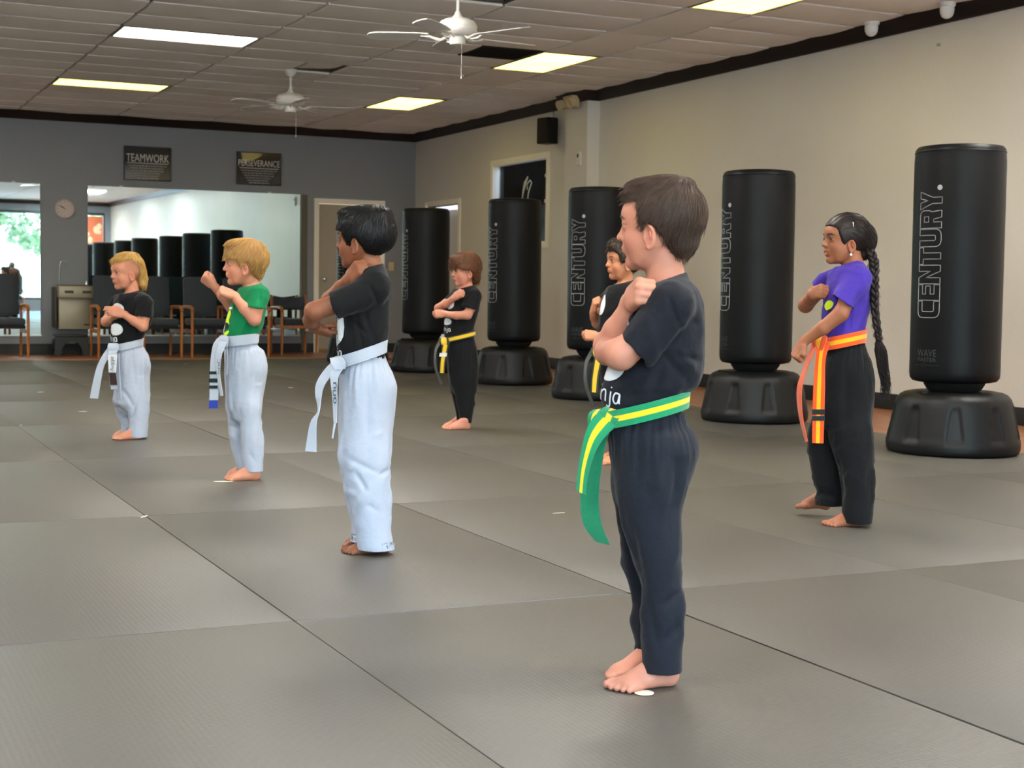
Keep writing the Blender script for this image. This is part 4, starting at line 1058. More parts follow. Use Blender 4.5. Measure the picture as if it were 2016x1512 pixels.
# ---------- hands, feet, heads
def V3(*a): return np.array(a, float)
def unit(v): v = np.array(v, float); return v/np.linalg.norm(v)
def hand(F, W, fwd, palm, thumb, s=1.0, curl='fist', spread=0.0):
    """W wrist point; fwd towards the knuckles; palm = the way the palm faces; thumb = side the thumb is on (sign of fwd x palm)"""
    f = unit(fwd); n = unit(np.array(palm)-np.dot(palm, f)*f); sd = unit(np.array(thumb)-np.dot(thumb, f)*f-np.dot(thumb, n)*n)
    k = .0018*s
    def pt(a, b, c): return W+s*(f*a+sd*b+n*c)
    offs = [.0215, .0075, -.0065, -.0195]; lens = [(.027, .018, .014), (.029, .020, .015), (.027, .019, .014), (.022, .014, .012)]
    kn = [.058, .060, .057, .052]
    F.cone(pt(-.012, .002, 0), pt(.014, .002, 0), .0205*s, .0215*s, .010, flat=(n, .78))
    for o, q in zip(offs, kn):
        F.cone(pt(.014, o*.75, 0), pt(q, o, -.001), .0150*s, .0105*s, .006, flat=(n, .9))
    F.cone(pt(.016, .016, .008), pt(.036, .020, .008), .0125*s, .010*s, .006)      # thumb pad
    F.cone(pt(.018, -.016, .006), pt(.040, -.017, .005), .011*s, .009*s, .006)
    modes = {'fist': [(82, 98, 62)]*4, 'loose': [(52, 78, 42), (60, 82, 48), (66, 84, 48), (70, 84, 48)], 'open': [(14, 22, 14), (18, 26, 16), (24, 30, 18), (28, 34, 18)],
             'point': [(18, 14, 8), (62, 78, 48), (74, 88, 52), (78, 90, 52)], 'flat': [(12, 22, 12), (16, 26, 14), (20, 30, 16), (24, 34, 18)]}
    for i, (o, q, L, ang) in enumerate(zip(offs, kn, lens, modes[curl])):
        P0 = pt(q, o, -.001); a = 0; r0 = (.0088, .0089, .0086, .0076)[i]*s
        sp = spread*(1.5-i)*.12
        for j in range(3):
            a += math.radians(ang[j]); d = unit(f*math.cos(a)+n*math.sin(a)+sd*sp*math.cos(a))
            P1 = P0+d*L[j]*s; r1 = r0*(.93, .92, .86)[j]
            F.cone(P0, P1, r0, r1, .0045 if j == 0 else k); P0, r0 = P1, r1
    # thumb leaves the side of the palm near its base
    T0 = pt(.014, .019, .006)
    if curl in ('fist', 'loose'):
        T1 = pt(.036, .030, .016); T2 = pt(.052, .018, .028); T3 = pt(.054, .003, .031)
        if curl == 'loose': T2 = pt(.056, .026, .022); T3 = pt(.068, .017, .026)
    elif curl == 'point': T1 = pt(.036, .034, .014); T2 = pt(.056, .034, .022); T3 = pt(.068, .028, .024)
    elif curl == 'flat': T1 = pt(.034, .032, .006); T2 = pt(.052, .036, .010); T3 = pt(.066, .034, .014)
    else: T1 = pt(.034, .036, .006); T2 = pt(.054, .046, .008); T3 = pt(.070, .050, .008)
    F.cone(T0, T1, .0125*s, .0100*s, .006); F.cone(T1, T2, .0098*s, .0088*s, .003); F.cone(T2, T3, .0088*s, .0074*s, k)
def foot(F, heel, toe, out, s=1.0, lift=0.0):
    """heel, toe: ground points (x, y); out = unit vector towards the little toe"""
    H = V3(heel[0], heel[1], lift); T = V3(toe[0], toe[1], lift); f = unit(T-H); L = np.linalg.norm(T-H); o = unit(np.array(out)-np.dot(out, f)*f); z = V3(0, 0, 1)
    def pt(a, b, c): return H+f*(a*L)+o*b*s+z*c*s
    F.ell(pt(.13, 0, .022), (.13*L*1.0, .024*s, .026*s), [f, o, z], .01)
    F.cone(pt(.22, .001, .055), pt(.62, -.002, .026), .026*s, .019*s, .016, flat=(o, .95))
    F.cone(pt(.25, .004, .022), pt(.70, .012, .014), .022*s, .016*s, .016)
    F.ell(pt(.72, .000, .014), (.15*L, .036*s, .0165*s), [f, o, z], .014)
    F.cone(pt(.18, -.0, .05), pt(.16, 0, .11), .025*s, .024*s, .02)
    F.ball(pt(.20, .021, .060), .008*s, .012); F.ball(pt(.20, -.021, .062), .008*s, .012)
    base = [(.80, -.026, .0112), (.815, -.009, .0082), (.80, .004, .0078), (.775, .016, .0074), (.74, .0275, .0070)]
    tip = [(.965, -.027, .0105), (.965, -.0085, .0078), (.93, .0065, .0075), (.885, .0205, .0070), (.83, .0335, .0068)]
    for (a, b, r), (c, d, q) in zip(base, tip):
        F.cone(pt(a, b, r*1.0), pt((a+c)/2, (b+d)/2, r*1.15), r*s*1.0, r*.9*s, .005); F.cone(pt((a+c)/2, (b+d)/2, r*1.12), pt(c-.02, d, q*.85), r*.9*s, q*s*.95, .0012)
class HeadFrame:
    def __init__(s, c, yaw=0, pitch=0, roll=0, scale=1.0):
        ps, th, ro = map(math.radians, (yaw, pitch, roll)); s.c = np.array(c, float); s.s = scale
        f = V3(-math.cos(ps), -math.sin(ps), 0); u = V3(0, 0, 1); l = np.cross(u, f)
        f2 = f*math.cos(th)+u*math.sin(th); u2 = np.cross(f2, l); l2 = l*math.cos(ro)+u2*math.sin(ro); u3 = np.cross(f2, l2)
        s.R = np.array([f2, l2, u3])
    def w(s, x, y, z): return s.c+s.s*(s.R[0]*x+s.R[1]*y+s.R[2]*z)
    def loc(s, P): return ((np.asarray(P)-s.c)@s.R.T)/s.s
def skull(F, H, k=.012, grow=0, cheeks=1.0, jaw=1.0):
    s = H.s; R = H.R
    F.ell(H.w(-.016, 0, .026), V3(.089+grow, .0735+grow, .080+grow)*s, R, k)
    F.ell(H.w(.020, 0, .016), V3(.0635+grow, .064+grow, .072+grow)*s, R, .014)
def head(F, H, cheeks=1.0, mouth_open=0.0, smile=0.0, ear=1.0):
    s = H.s; R = H.R; w = H.w
    skull(F, H)
    F.ell(w(.022, 0, -.040), V3(.056, .0545, .058)*s, R, .018)                    # face
    for y in (-1, 1):
        F.ell(w(.046, y*.032, -.036), V3(.024, .022, .025)*s*cheeks, R, .014)       # cheeks
        F.cone(w(.004, y*.048, -.040), w(.034, y*.030, -.078), .016*s, .013*s, .022)   # jaw line
    F.cone(w(.046, 0, -.078), w(.058, 0, -.084), .021*s, .0185*s, .016)           # chin
    F.ell(w(.058, 0, .024), V3(.022, .044, .026)*s, R, .02)                        # brow
    for y in (-1, 1):
        F.ell(w(.087, y*.0300, -.002), V3(.0155, .0180, .0125)*s, R, .012, sub=True)  # socket
        F.ball(w(.0655, y*.0305, -.001), .0148*s, .003)                           # lid over the eyeball
        F.ell(w(.0805, y*.0310, -.0018), V3(.0110, .0125, .0048)*s, R, .001, sub=True)    # opening
    F.cone(w(.075, 0, .004), w(.0865, 0, -.022), .0065*s, .0082*s, .010)          # nose
    F.ball(w(.0900, 0, -.0275), .0088*s, .005)
    for y in (-1, 1):
        F.ball(w(.0800, y*.0095, -.031), .0062*s, .004); F.ell(w(.0855, y*.0058, -.0375), V3(.0045, .0028, .003)*s, R, .0015, sub=True)
    F.ell(w(.071, 0, -.054), V3(.0125, .024, .019)*s, R, .010)                     # muzzle
    mo = mouth_open
    F.ell(w(.0800, 0, -.0510+mo*.002), V3(.0058, .0175, .0042)*s, R, .003); F.ell(w(.0780, 0, -.0595-mo*.006), V3(.0062, .0145, .0048)*s, R, .003)
    F.ell(w(.0860, 0, -.0552-mo*.002), V3(.0075, .0165+.004*smile, .0013+mo*.0052)*s, R, .0015, sub=True)
    F.ell(w(.076, 0, -.0685-mo*.005), V3(.008, .014, .0038)*s, R, .008, sub=True)
    # ears
    for y in (-1, 1):
        e = H.R; tilt = math.radians(14); fx = e[0]*math.cos(tilt)-e[2]*math.sin(tilt)*-1*0-e[1]*y*0; 
        a = math.radians(24); ax0 = e[0]*math.cos(a)+e[1]*y*(-math.sin(a)); ax1 = e[1]*y*math.cos(a)+e[0]*math.sin(a)
        ax0 = ax0*math.cos(.2)+e[2]*math.sin(.2)*-1; ax2 = np.cross(ax0, ax1)*1.0
        A = np.array([unit(ax0), unit(ax1), unit(ax2)])
        c = w(.002, y*.0725, -.028)
        if A[2][2] < 0: A[2] = -A[2]
        F.ell(c, V3(.0175, .0078, .0285)*s*ear, A, .0025)
        F.ell(c+A[1]*.0070*s+A[0]*.0015*s+A[2]*.003*s, V3(.0122, .0098, .0205)*s*ear, A, .0015, sub=True)
        F.ell(c+A[1]*.0020*s-A[0]*.0035*s+A[2]*.003*s, V3(.0030, .0036, .0125)*s*ear, A, .002)
        F.ell(c+A[1]*.0030*s+A[0]*.0120*s-A[2]*.003*s, V3(.0036, .0040, .0060)*s*ear, A, .002)
        F.ball(c-A[2]*.0225*s*ear+A[0]*.006*s+A[1]*.002*s, .0068*s, .004)
def eye_parts(H, parent, iris, m_eye, scale=1.0):
    for y in (-1, 1):
        c = H.w(.0655, y*.0305, -.0012); P = []; Q = []; n = 20; r = .0132*H.s
        ax = unit(H.R[0]+H.R[1]*y*.06); b = unit(np.cross(ax, H.R[2])); u = np.cross(b, ax)
        for i in range(11):
            th = PI*i/20*1.3
            for j in range(n): ph = 2*PI*j/n; P.append(c+r*(ax*math.cos(th)+(b*math.cos(ph)+u*math.sin(ph))*math.sin(th)))
        Q = [(i*n+j, i*n+(j+1) % n, (i+1)*n+(j+1) % n, (i+1)*n+j) for i in range(10) for j in range(n)]
        colr = np.zeros((len(P), 3)); 
        for i in range(11):
            th = PI*i/20*1.3; cc = (.01, .008, .008) if th < .30 else (iris if th < .74 else (.46, .43, .41)); colr[i*n:(i+1)*n] = cc
        np_mesh('eye', np.array(P), np.array(Q), m_eye, parent, colr)
def brow_parts(H, parent, m, bv, th=.0022, lift=0.0):
    for y in (-1, 1):
        b = MB(); pts = []
        for i in range(9):
            t = i/8; yy = .012+.036*t; zz = .0150+.0060*math.sin(PI*min(1, t*1.05))-.002*t+lift
            o = H.w(.14, y*yy*1.5, zz); d = Vector(H.w(.0, y*yy*.55, zz)-o).normalized(); h = bv.ray_cast(Vector(o), d, .4)
            if h[0] is not None: pts.append(h[0]-d*.0006)
        if len(pts) > 4:
            n = len(pts); b.tube(pts, [th*H.s*(.75+.5*math.sin(PI*i/(n-1)))*(1 if i < n-2 else .5) for i in range(n)], 6); b.build('eyebrow', m, parent)

# ---------- materials of people
def skin_mat(name, c, sss=.12):
    m = bpy.data.materials.new(name); t = NT(m); c = lin(c)
    at = t.new('ShaderNodeVertexColor', layer_name='tint'); g = t.new('ShaderNodeTexCoord')
    n = t.new('ShaderNodeTexNoise', i_Scale=28.0, i_Detail=4.0); t.link(g.outputs['Object'], n.inputs['Vector'])
    mx = t.new('ShaderNodeMix', data_type='RGBA'); mx.inputs[6].default_value = (c[0]*.90, c[1]*.86, c[2]*.86, 1); mx.inputs[7].default_value = (*[min(1, v*1.08) for v in c], 1); t.link(n.outputs['Fac'], mx.inputs[0])
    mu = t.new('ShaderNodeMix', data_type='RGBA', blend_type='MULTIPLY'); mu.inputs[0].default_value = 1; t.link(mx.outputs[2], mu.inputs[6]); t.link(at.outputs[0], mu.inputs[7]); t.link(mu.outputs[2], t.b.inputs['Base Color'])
    t.b.inputs['Roughness'].default_value = .52; t.b.inputs['Specular IOR Level'].default_value = .35
    t.b.inputs['Subsurface Weight'].default_value = sss; t.b.inputs['Subsurface Radius'].default_value = (1, .35, .2); t.b.inputs['Subsurface Scale'].default_value = .008
    n2 = t.new('ShaderNodeTexNoise', i_Scale=500.0, i_Detail=2.0); t.link(g.outputs['Object'], n2.inputs['Vector'])
    bp = t.new('ShaderNodeBump', i_Strength=.12, i_Distance=.001); t.link(n2.outputs['Fac'], bp.inputs['Height']); t.link(bp.outputs[0], t.b.inputs['Normal'])
    return m
def cloth_mat(name, c, rough=.85, sheen=.08, var=.08, weave=700.0, wb=.3, fold=0.0, tint=False):
    m = bpy.data.materials.new(name); t = NT(m); c = lin(c)
    g = t.new('ShaderNodeTexCoord'); n = t.new('ShaderNodeTexNoise', i_Scale=9.0, i_Detail=6.0, i_Roughness=.65); t.link(g.outputs['Object'], n.inputs['Vector'])
    mx = t.new('ShaderNodeMix', data_type='RGBA'); mx.inputs[6].default_value = (*[v*(1-var) for v in c], 1); mx.inputs[7].default_value = (*[min(1, v*(1+var)) for v in c], 1); t.link(n.outputs['Fac'], mx.inputs[0])
    if tint:
        at = t.new('ShaderNodeVertexColor', layer_name='tint'); mu = t.new('ShaderNodeMix', data_type='RGBA', blend_type='MULTIPLY'); mu.inputs[0].default_value = 1
        t.link(mx.outputs[2], mu.inputs[6]); t.link(at.outputs[0], mu.inputs[7]); t.link(mu.outputs[2], t.b.inputs['Base Color'])
    else: t.link(mx.outputs[2], t.b.inputs['Base Color'])
    t.b.inputs['Roughness'].default_value = rough; t.b.inputs['Sheen Weight'].default_value = sheen; t.b.inputs['Sheen Roughness'].default_value = .45; t.b.inputs['Specular IOR Level'].default_value = .2
    n2 = t.new('ShaderNodeTexNoise', i_Scale=weave, i_Detail=2.0); t.link(g.outputs['Object'], n2.inputs['Vector'])
    n3 = t.new('ShaderNodeTexNoise', i_Scale=26.0, i_Detail=5.0, i_Roughness=.6); t.link(g.outputs['Object'], n3.inputs['Vector'])
    b1 = t.new('ShaderNodeBump', i_Strength=wb, i_Distance=.0012); t.link(n2.outputs['Fac'], b1.inputs['Height'])
    b2 = t.new('ShaderNodeBump', i_Strength=.5, i_Distance=.007); t.link(n3.outputs['Fac'], b2.inputs['Height']); t.link(b1.outputs[0], b2.inputs['Normal']); t.link(b2.outputs[0], t.b.inputs['Normal'])
    return m
def hair_mat(name, c, c2, rough=.58):
    m = bpy.data.materials.new(name); t = NT(m); g = t.new('ShaderNodeNewGeometry'); c = lin(c); c2 = lin(c2)
    mx = t.new('ShaderNodeMix', data_type='RGBA'); mx.inputs[6].default_value = (*c, 1); mx.inputs[7].default_value = (*c2, 1); t.link(g.outputs['Random Per Island'], mx.inputs[0])
    tc = t.new('ShaderNodeTexCoord'); n = t.new('ShaderNodeTexNoise', i_Scale=16.0, i_Detail=5.0); t.link(tc.outputs['Object'], n.inputs['Vector'])
    m2 = t.new('ShaderNodeMix', data_type='RGBA', blend_type='MULTIPLY'); m2.inputs[0].default_value = .5; t.link(mx.outputs[2], m2.inputs[6]); t.link(n.outputs['Color'], m2.inputs[7])
    t.link(mx.outputs[2], t.b.inputs['Base Color']); t.b.inputs['Roughness'].default_value = rough; t.b.inputs['Specular IOR Level'].default_value = .3; return m
def belt_mat(name, stops, ribs=70.0):
    """stripes across the width from uv.y; fine lengthwise stitching relief"""
    m = bpy.data.materials.new(name); t = NT(m); uv = t.new('ShaderNodeUVMap'); sp_ = t.new('ShaderNodeSeparateXYZ'); t.link(uv.outputs[0], sp_.inputs[0])
    cr = t.new('ShaderNodeValToRGB'); cr.color_ramp.interpolation = 'CONSTANT'; el = cr.color_ramp.elements
    el[0].position = 0; el[0].color = (*lin(stops[0][1]), 1); el[1].position = stops[1][0] if len(stops) > 1 else .999; el[1].color = (*lin(stops[1][1] if len(stops) > 1 else stops[0][1]), 1)
    for p_, c_ in stops[2:]: e_ = el.new(p_); e_.color = (*lin(c_), 1)
    t.link(sp_.outputs[1], cr.inputs[0]); t.link(cr.outputs[0], t.b.inputs['Base Color'])
    a = t.new('ShaderNodeMath', operation='MULTIPLY'); a.inputs[1].default_value = ribs; t.link(sp_.outputs[1], a.inputs[0]); s1 = t.new('ShaderNodeMath', operation='SINE'); t.link(a.outputs[0], s1.inputs[0])
    a2 = t.new('ShaderNodeMath', operation='MULTIPLY'); a2.inputs[1].default_value = 1600.0; t.link(sp_.outputs[0], a2.inputs[0]); s2 = t.new('ShaderNodeMath', operation='SINE'); t.link(a2.outputs[0], s2.inputs[0])
    ad = t.new('ShaderNodeMath', operation='MULTIPLY_ADD'); ad.inputs[1].default_value = .5; t.link(s2.outputs[0], ad.inputs[0]); t.link(s1.outputs[0], ad.inputs[2])
    bp = t.new('ShaderNodeBump', i_Strength=.35, i_Distance=.0012); t.link(ad.outputs[0], bp.inputs['Height']); t.link(bp.outputs[0], t.b.inputs['Normal'])
    t.b.inputs['Roughness'].default_value = .75; t.b.inputs['Sheen Weight'].default_value = .3; t.b.inputs['Specular IOR Level'].default_value = .25; return m
def crm(P, n):
    """Catmull-Rom through the rows of P, n steps a span"""
    P = np.asarray(P, float); E = np.vstack([2*P[0]-P[1], P, 2*P[-1]-P[-2]]); out = []
    for i in range(1, len(E)-2):
        for j in range(n):
            t = j/n; a, b, c, d = E[i-1:i+3]; out.append(.5*((2*b)+(c-a)*t+(2*a-5*b+4*c-d)*t*t+(3*b-a-3*c+d)*t**3))
    out.append(E[-2]); return np.array(out)
def ribbon(name, L, R_, m, parent, th=.003, n=5, closed=False, ncross=4, crease=0.0):
    """strap between two edge lines; uv.x = metres along, uv.y = 0..1 across"""
    L = np.asarray(L, float); R_ = np.asarray(R_, float)
    if not closed: L = crm(L, n); R_ = crm(R_, n)
    N = len(L); C = (L+R_)/2
    T = np.roll(C, -1, 0)-np.roll(C, 1, 0)
    if not closed: T[0] = C[1]-C[0]; T[-1] = C[-1]-C[-2]
    Nn = np.cross(T, R_-L); Nn /= np.maximum(np.linalg.norm(Nn, axis=1), 1e-9)[:, None]
    seg = np.concatenate([[0], np.cumsum(np.linalg.norm(C[1:]-C[:-1], axis=1))])
    verts = []; uvs = []
    ring = [(j/ncross, 1) for j in range(ncross+1)]+[(j/ncross, -1) for j in range(ncross, -1, -1)]; K = len(ring)
    for i in range(N):
        for (v, sgn) in ring:
            verts.append(L[i]+(R_[i]-L[i])*v+Nn[i]*(sgn*th/2+crease*math.sin(PI*v))); uvs.append((seg[i], v))
    Q = [(i*K+j, i*K+(j+1) % K, ((i+1) % N)*K+(j+1) % K, ((i+1) % N)*K+j) for i in range(N if closed else N-1) for j in range(K)]
    me = bpy.data.meshes.new(name); faces = [tuple(q) for q in Q]
    if not closed: faces += [tuple(range(K))[::-1], tuple((N-1)*K+j for j in range(K))]
    me.from_pydata([tuple(v) for v in verts], [], faces); ul = me.uv_layers.new(name='UVMap')
    vi = np.empty(len(me.loops), np.int32); me.loops.foreach_get('vertex_index', vi); ul.data.foreach_set('uv', np.array(uvs, F32)[vi].ravel())
    me.polygons.foreach_set('use_smooth', [True]*len(me.polygons)); me.set_sharp_from_angle(angle=math.radians(50)); me.update()
    bm = bmesh.new(); bm.from_mesh(me); bmesh.ops.recalc_face_normals(bm, faces=bm.faces); bm.to_mesh(me); bm.free()
    return link_mesh(name, me, parent, m)

class Kid:
    """frame of one child: origin on the mat at the anchor pixel, local x = to the right as seen from the camera, y = away, z = up"""
    def __init__(s, name, px, py, label, push=0.0):
        a = onz(px, py); h = Vector((a.x, a.y, 0)).normalized(); a = a+h*push; s.A = a; s.f = h; s.r = Vector((h.y, -h.x, 0))
        s.root = empty(name, (a.x, a.y, 0), math.atan2(s.r.y, s.r.x), label, 'person', None)
    def P(s, px, py, d=0.0):
        """point seen at a photo pixel, d metres towards the camera from the child's middle plane -> local coords"""
        r = ray(px, py); o = s.A-s.f*d; t = (o-COR).dot(s.f)/r.dot(s.f); q = COR+r*t-s.A
        return V3(q.dot(s.r), q.dot(s.f), q.z)
    def sc(s, d=0.0):
        return ((s.A-s.f*d-COR).dot(CF))/FPX
    def row(s, py, xl, xr, yc=0.0, ry=.1):
        """loft row from the left and right silhouette at photo height py"""
        a = s.P(xl, py, -yc); b = s.P(xr, py, -yc); return ((a[2]+b[2])/2, (a[0]+b[0])/2, yc, (b[0]-a[0])/2, ry)
def folds(P, N, segs, sides=None):
    """raised or sunken fold lines: (p0, p1, width, amp) in local x, z seen from the side"""
    d = np.zeros(len(P)); X = P[:, [0, 2]]
    for p0, p1, w, amp in segs:
        a = np.array([p0[0], p0[2]]); b = np.array([p1[0], p1[2]]); ab = b-a; t = np.clip(((X-a)@ab)/(ab@ab), 0, 1)
        q = X-a-t[:, None]*ab; near = (N[:, 1] < .15)
        d += near*amp*np.exp(-(q**2).sum(1)/(w*w))*np.sin(PI*np.clip(t*.96+.02, 0, 1))**.5
    return d
def cloth(name, F, m, parent, disp=None, tint=None, it=2):
    P, Q = F.mesh(); P = relax(P, Q, it); N = vnormals(P, Q)
    if disp is not None: P = P+N*disp(P, N)[:, None]
    c = tint(P, N) if tint else None
    o = np_mesh(name, P, Q, m, parent, c); return o, P, Q
def strands(name, P, N, flow, m, parent, n=900, L=.04, steps=7, r=.0007, proj=None, seed=1, lift=.0015, wave=0.0, lvar=.4):
    """hair locks: thin tapered fibres lying on a hair surface and following a flow field"""
    rs = np.random.RandomState(seed); k = rs.randint(0, len(P), n); X = P[k]+N[k]*rs.uniform(-.001, lift, n)[:, None]
    Ls = L*rs.uniform(1-lvar, 1+lvar, n)[:, None]/steps; path = [X]; ph = rs.uniform(0, 6.28, n)
    side = rs.normal(size=(n, 3)); 
    for s_ in range(steps):
        d = flow(X); d = d+side*.10; 
        if wave: d = d+np.cross(d, N[k])*wave*np.sin(ph+s_*1.3)[:, None]
        d /= np.maximum(np.linalg.norm(d, axis=1), 1e-9)[:, None]; X = X+d*Ls
        if proj is not None: X = proj(X)
        path.append(X)
    W_ = np.stack(path, 1); T = np.gradient(W_, axis=1); T /= np.maximum(np.linalg.norm(T, axis=2), 1e-9)[:, :, None]
    ref = rs.normal(size=(n, 1, 3)); A = np.cross(T, ref); A /= np.maximum(np.linalg.norm(A, axis=2), 1e-9)[:, :, None]; B = np.cross(T, A)
    K = steps+1; prof = np.sin(np.linspace(.25, PI-.05, K))**.6; rad = (r*rs.uniform(.6, 1.3, n))[:, None]*prof[None]
    V = np.stack([W_+rad[:, :, None]*(A*math.cos(a)+B*math.sin(a)) for a in (0, 2.094, 4.189)], 2)      # n, K, 3, 3
    base = (np.arange(n)*K*3)[:, None, None]; kk = (np.arange(K-1)*3)[None, :, None]; j = np.arange(3)[None, None, :]
    Q = np.stack([base+kk+j, base+kk+(j+1) % 3, base+kk+3+(j+1) % 3, base+kk+3+j], -1).reshape(-1, 4)
    return V.reshape(-1, 3), Q
def merge(parts):
    Ps, Qs, o = [], [], 0
    for P, Q in parts: Ps.append(P); Qs.append(Q+o); o += len(P)
    return np.concatenate(Ps), np.concatenate(Qs)
def tri_tint(P, H, lip=(1, .72, .70), blush=.06, extra=None):
    """skin tint: lips and cheeks a little redder, by head position"""
    q = H.loc(P); c = np.ones((len(P), 3))
    l = np.exp(-(((q[:, 0]-.084)/.010)**2+(q[:, 1]/.016)**2+((q[:, 2]+.0555)/.0075)**2)**2); c = c*(1-l[:, None]*(1-np.array(lip)))
    for y in (-1, 1):
        b = np.exp(-(((q[:, 0]-.055)/.03)**2+((q[:, 1]-y*.04)/.025)**2+((q[:, 2]+.038)/.022)**2)); c = c*(1-b[:, None]*np.array([0, blush*1.5, blush*1.6]))
    for y in (-1, 1):                                      # lash line round the upper lid
        ey = np.sqrt(((q[:, 1]-y*.031)/.0145)**2+((q[:, 2]+.0015)/.0070)**2); lash = np.exp(-((ey-1)/.28)**2)*np.clip((q[:, 2]+.002)/.003, 0, 1)*(q[:, 0] > .05); c = c*(1-lash[:, None]*np.array([.55, .62, .62]))
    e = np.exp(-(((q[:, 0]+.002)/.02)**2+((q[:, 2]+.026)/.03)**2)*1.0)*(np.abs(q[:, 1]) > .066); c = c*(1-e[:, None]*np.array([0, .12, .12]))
    if extra: c = c*extra(q)
    return c
def make_hair(H, polyg, m, parent, grow=.007, blobs=(), flow=None, n=900, L=.045, r=.0007, h=.003, steps=7, wave=0.0, dispamp=.0012, seed=3, cap=True, name='hair', lvar=.4, lift=.0015, extra_parts=()):
    """hair = inflated scalp kept inside a side-view outline, plus shaped masses (blobs) and lying strands"""
    s = H.s; lo = H.c-.17*s; hi = H.c+.17*s; F = Field(lo, hi, h)
    skull(F, H, grow=grow)
    for bl in blobs: F.ell(H.w(*bl[0]), np.array(bl[1])*s, H.R if len(bl) < 4 else bl[3], bl[2] if len(bl) > 2 else .012)
    S_, g = F.sl(F.lo, F.lo+F.h*F.n); shp = F.D.shape
    X = np.broadcast_to(g[0], shp); Y = np.broadcast_to(g[1], shp); Z = np.broadcast_to(g[2], shp)
    near = F.D < .03
    pts = np.stack([X[near], Y[near], Z[near]], 1); q = H.loc(pts)
    pd = polysdf(q[:, 0], q[:, 2], polyg)*s; D = F.D[near]
    # keep inside polygon, and outside the bare head (hollow shell, 4 mm deep into the scalp)
    kk = .008; hh = np.clip(.5-.5*(D-pd)/kk, 0, 1); F.D[near] = D*(1-hh)+pd*hh+kk*hh*(1-hh)
    P, Q = F.mesh(); P = relax(P, Q, 2); N = vnormals(P, Q)
    ql = H.loc(P)
    if flow is None:
        def flow(q):
            c = np.array([-.055, 0, .10]); d = q-c; d[:, 2] -= .02; return d
    d = flow(ql.copy()); d /= np.maximum(np.linalg.norm(d, axis=1), 1e-9)[:, None]
    # grooves that follow the combing: noise stretched along the flow
    side = np.cross(d, N@H.R.T); side /= np.maximum(np.linalg.norm(side, axis=1), 1e-9)[:, None]
    u = (ql*side).sum(1)*240; v = (ql*d).sum(1)*22
    gro = perlin(np.stack([u, v, ql[:, 2]*6+5], 1))*.7+perlin(np.stack([u*2.3, v*1.5, ql[:, 0]*6], 1))*.3
    P = P+N*(gro*dispamp*s)[:, None]
    def fl(X_):
        dd = flow(H.loc(X_).copy()); dd /= np.maximum(np.linalg.norm(dd, axis=1), 1e-9)[:, None]; return dd@H.R
    # project onto the hair field: step along the field gradient
    Dg = F.D
    def samp(X_):
        t = (X_-F.lo)/F.h; i = np.clip(t.astype(int), 0, np.array(Dg.shape)-2); f = np.clip(t-i, 0, 1); o = 0
        for a in (0, 1):
            for b in (0, 1):
                for c in (0, 1):
                    o = o+Dg[i[:, 0]+a, i[:, 1]+b, i[:, 2]+c]*(f[:, 0] if a else 1-f[:, 0])*(f[:, 1] if b else 1-f[:, 1])*(f[:, 2] if c else 1-f[:, 2])
        return o
    def grad(X_):
        e = F.h; g_ = np.stack([samp(X_+[e, 0, 0])-samp(X_-[e, 0, 0]), samp(X_+[0, e, 0])-samp(X_-[0, e, 0]), samp(X_+[0, 0, e])-samp(X_-[0, 0, e])], 1); return g_/np.maximum(np.linalg.norm(g_, axis=1), 1e-9)[:, None]
    def pj(X_):
        dv = samp(X_); return X_-grad(X_)*np.clip(dv-.0010, -.004, .004)[:, None]
    parts = [(P, Q)]
    up = np.where((N*1.0)[:, 2] > -2)[0]
    V, QQ = strands('s', P, N, fl, m, parent, n, L*s, steps, r*s, pj, seed, lift, wave, lvar); parts.append((V, QQ))
    for e in extra_parts: parts.append(e)
    P2, Q2 = merge(parts)
    return np_mesh(name, P2, Q2, m, parent), (P, Q, N)
def decal_on(parent, name, tris2d, target, m, place, off=.0012):
    """lay a flat print on a cloth: place(u, v) -> (origin, direction) of a ray towards the cloth"""
    verts, faces = tris2d; bv = target; out = []; ok = []
    for u, v in verts:
        o, d = place(u, v); h = bv.ray_cast(Vector(o), Vector(d).normalized(), .6)
        if h[0] is None: out.append(tuple(o)); ok.append(False)
        else: out.append(tuple(h[0]-Vector(d).normalized()*off)); ok.append(True)
    faces = [f for f in faces if all(ok[i] for i in f)]
    if not faces: return None
    me = bpy.data.meshes.new(name); me.from_pydata(out, [], faces); me.update(); return link_mesh(name, me, parent, m)
def blob2d(pts, n=3, sub=5):
    """filled smooth 2D outline as a triangle fan grid (radially subdivided)"""
    P = crm(np.array(list(pts)+[pts[0]], float), n)[:-1]; c = P.mean(0); V = [tuple(c)]; K = len(P); faces = []
    for s_ in range(1, sub+1):
        for p in P: V.append(tuple(c+(p-c)*s_/sub))
    for j in range(K): faces.append((0, 1+j, 1+(j+1) % K))
    for s_ in range(sub-1):
        a = 1+s_*K; b = a+K
        for j in range(K): faces.append((a+j, b+j, b+(j+1) % K, a+(j+1) % K))
    return V, faces
def stroke2d(lines, w):
    """hand-drawn strokes as short quads: list of polylines"""
    V, faces = [], []
    for L in lines:
        P = crm(np.array(L, float), 4) if len(L) > 2 else np.array([L[0]+(np.array(L[1])-L[0])*t for t in np.linspace(0, 1, 5)])
        T = np.gradient(P, axis=0); T /= np.maximum(np.linalg.norm(T, axis=1), 1e-9)[:, None]; Nn = np.stack([-T[:, 1], T[:, 0]], 1)*w/2; o = len(V)
        for p, q in zip(P, Nn): V.append(tuple(p-q)); V.append(tuple(p+q))
        for i in range(len(P)-1): faces.append((o+2*i, o+2*i+1, o+2*i+3, o+2*i+2))
    return V, faces
def bvh_of(P, Q): return BVHTree.FromPolygons([tuple(v) for v in P], [tuple(int(i) for i in q) for q in Q])
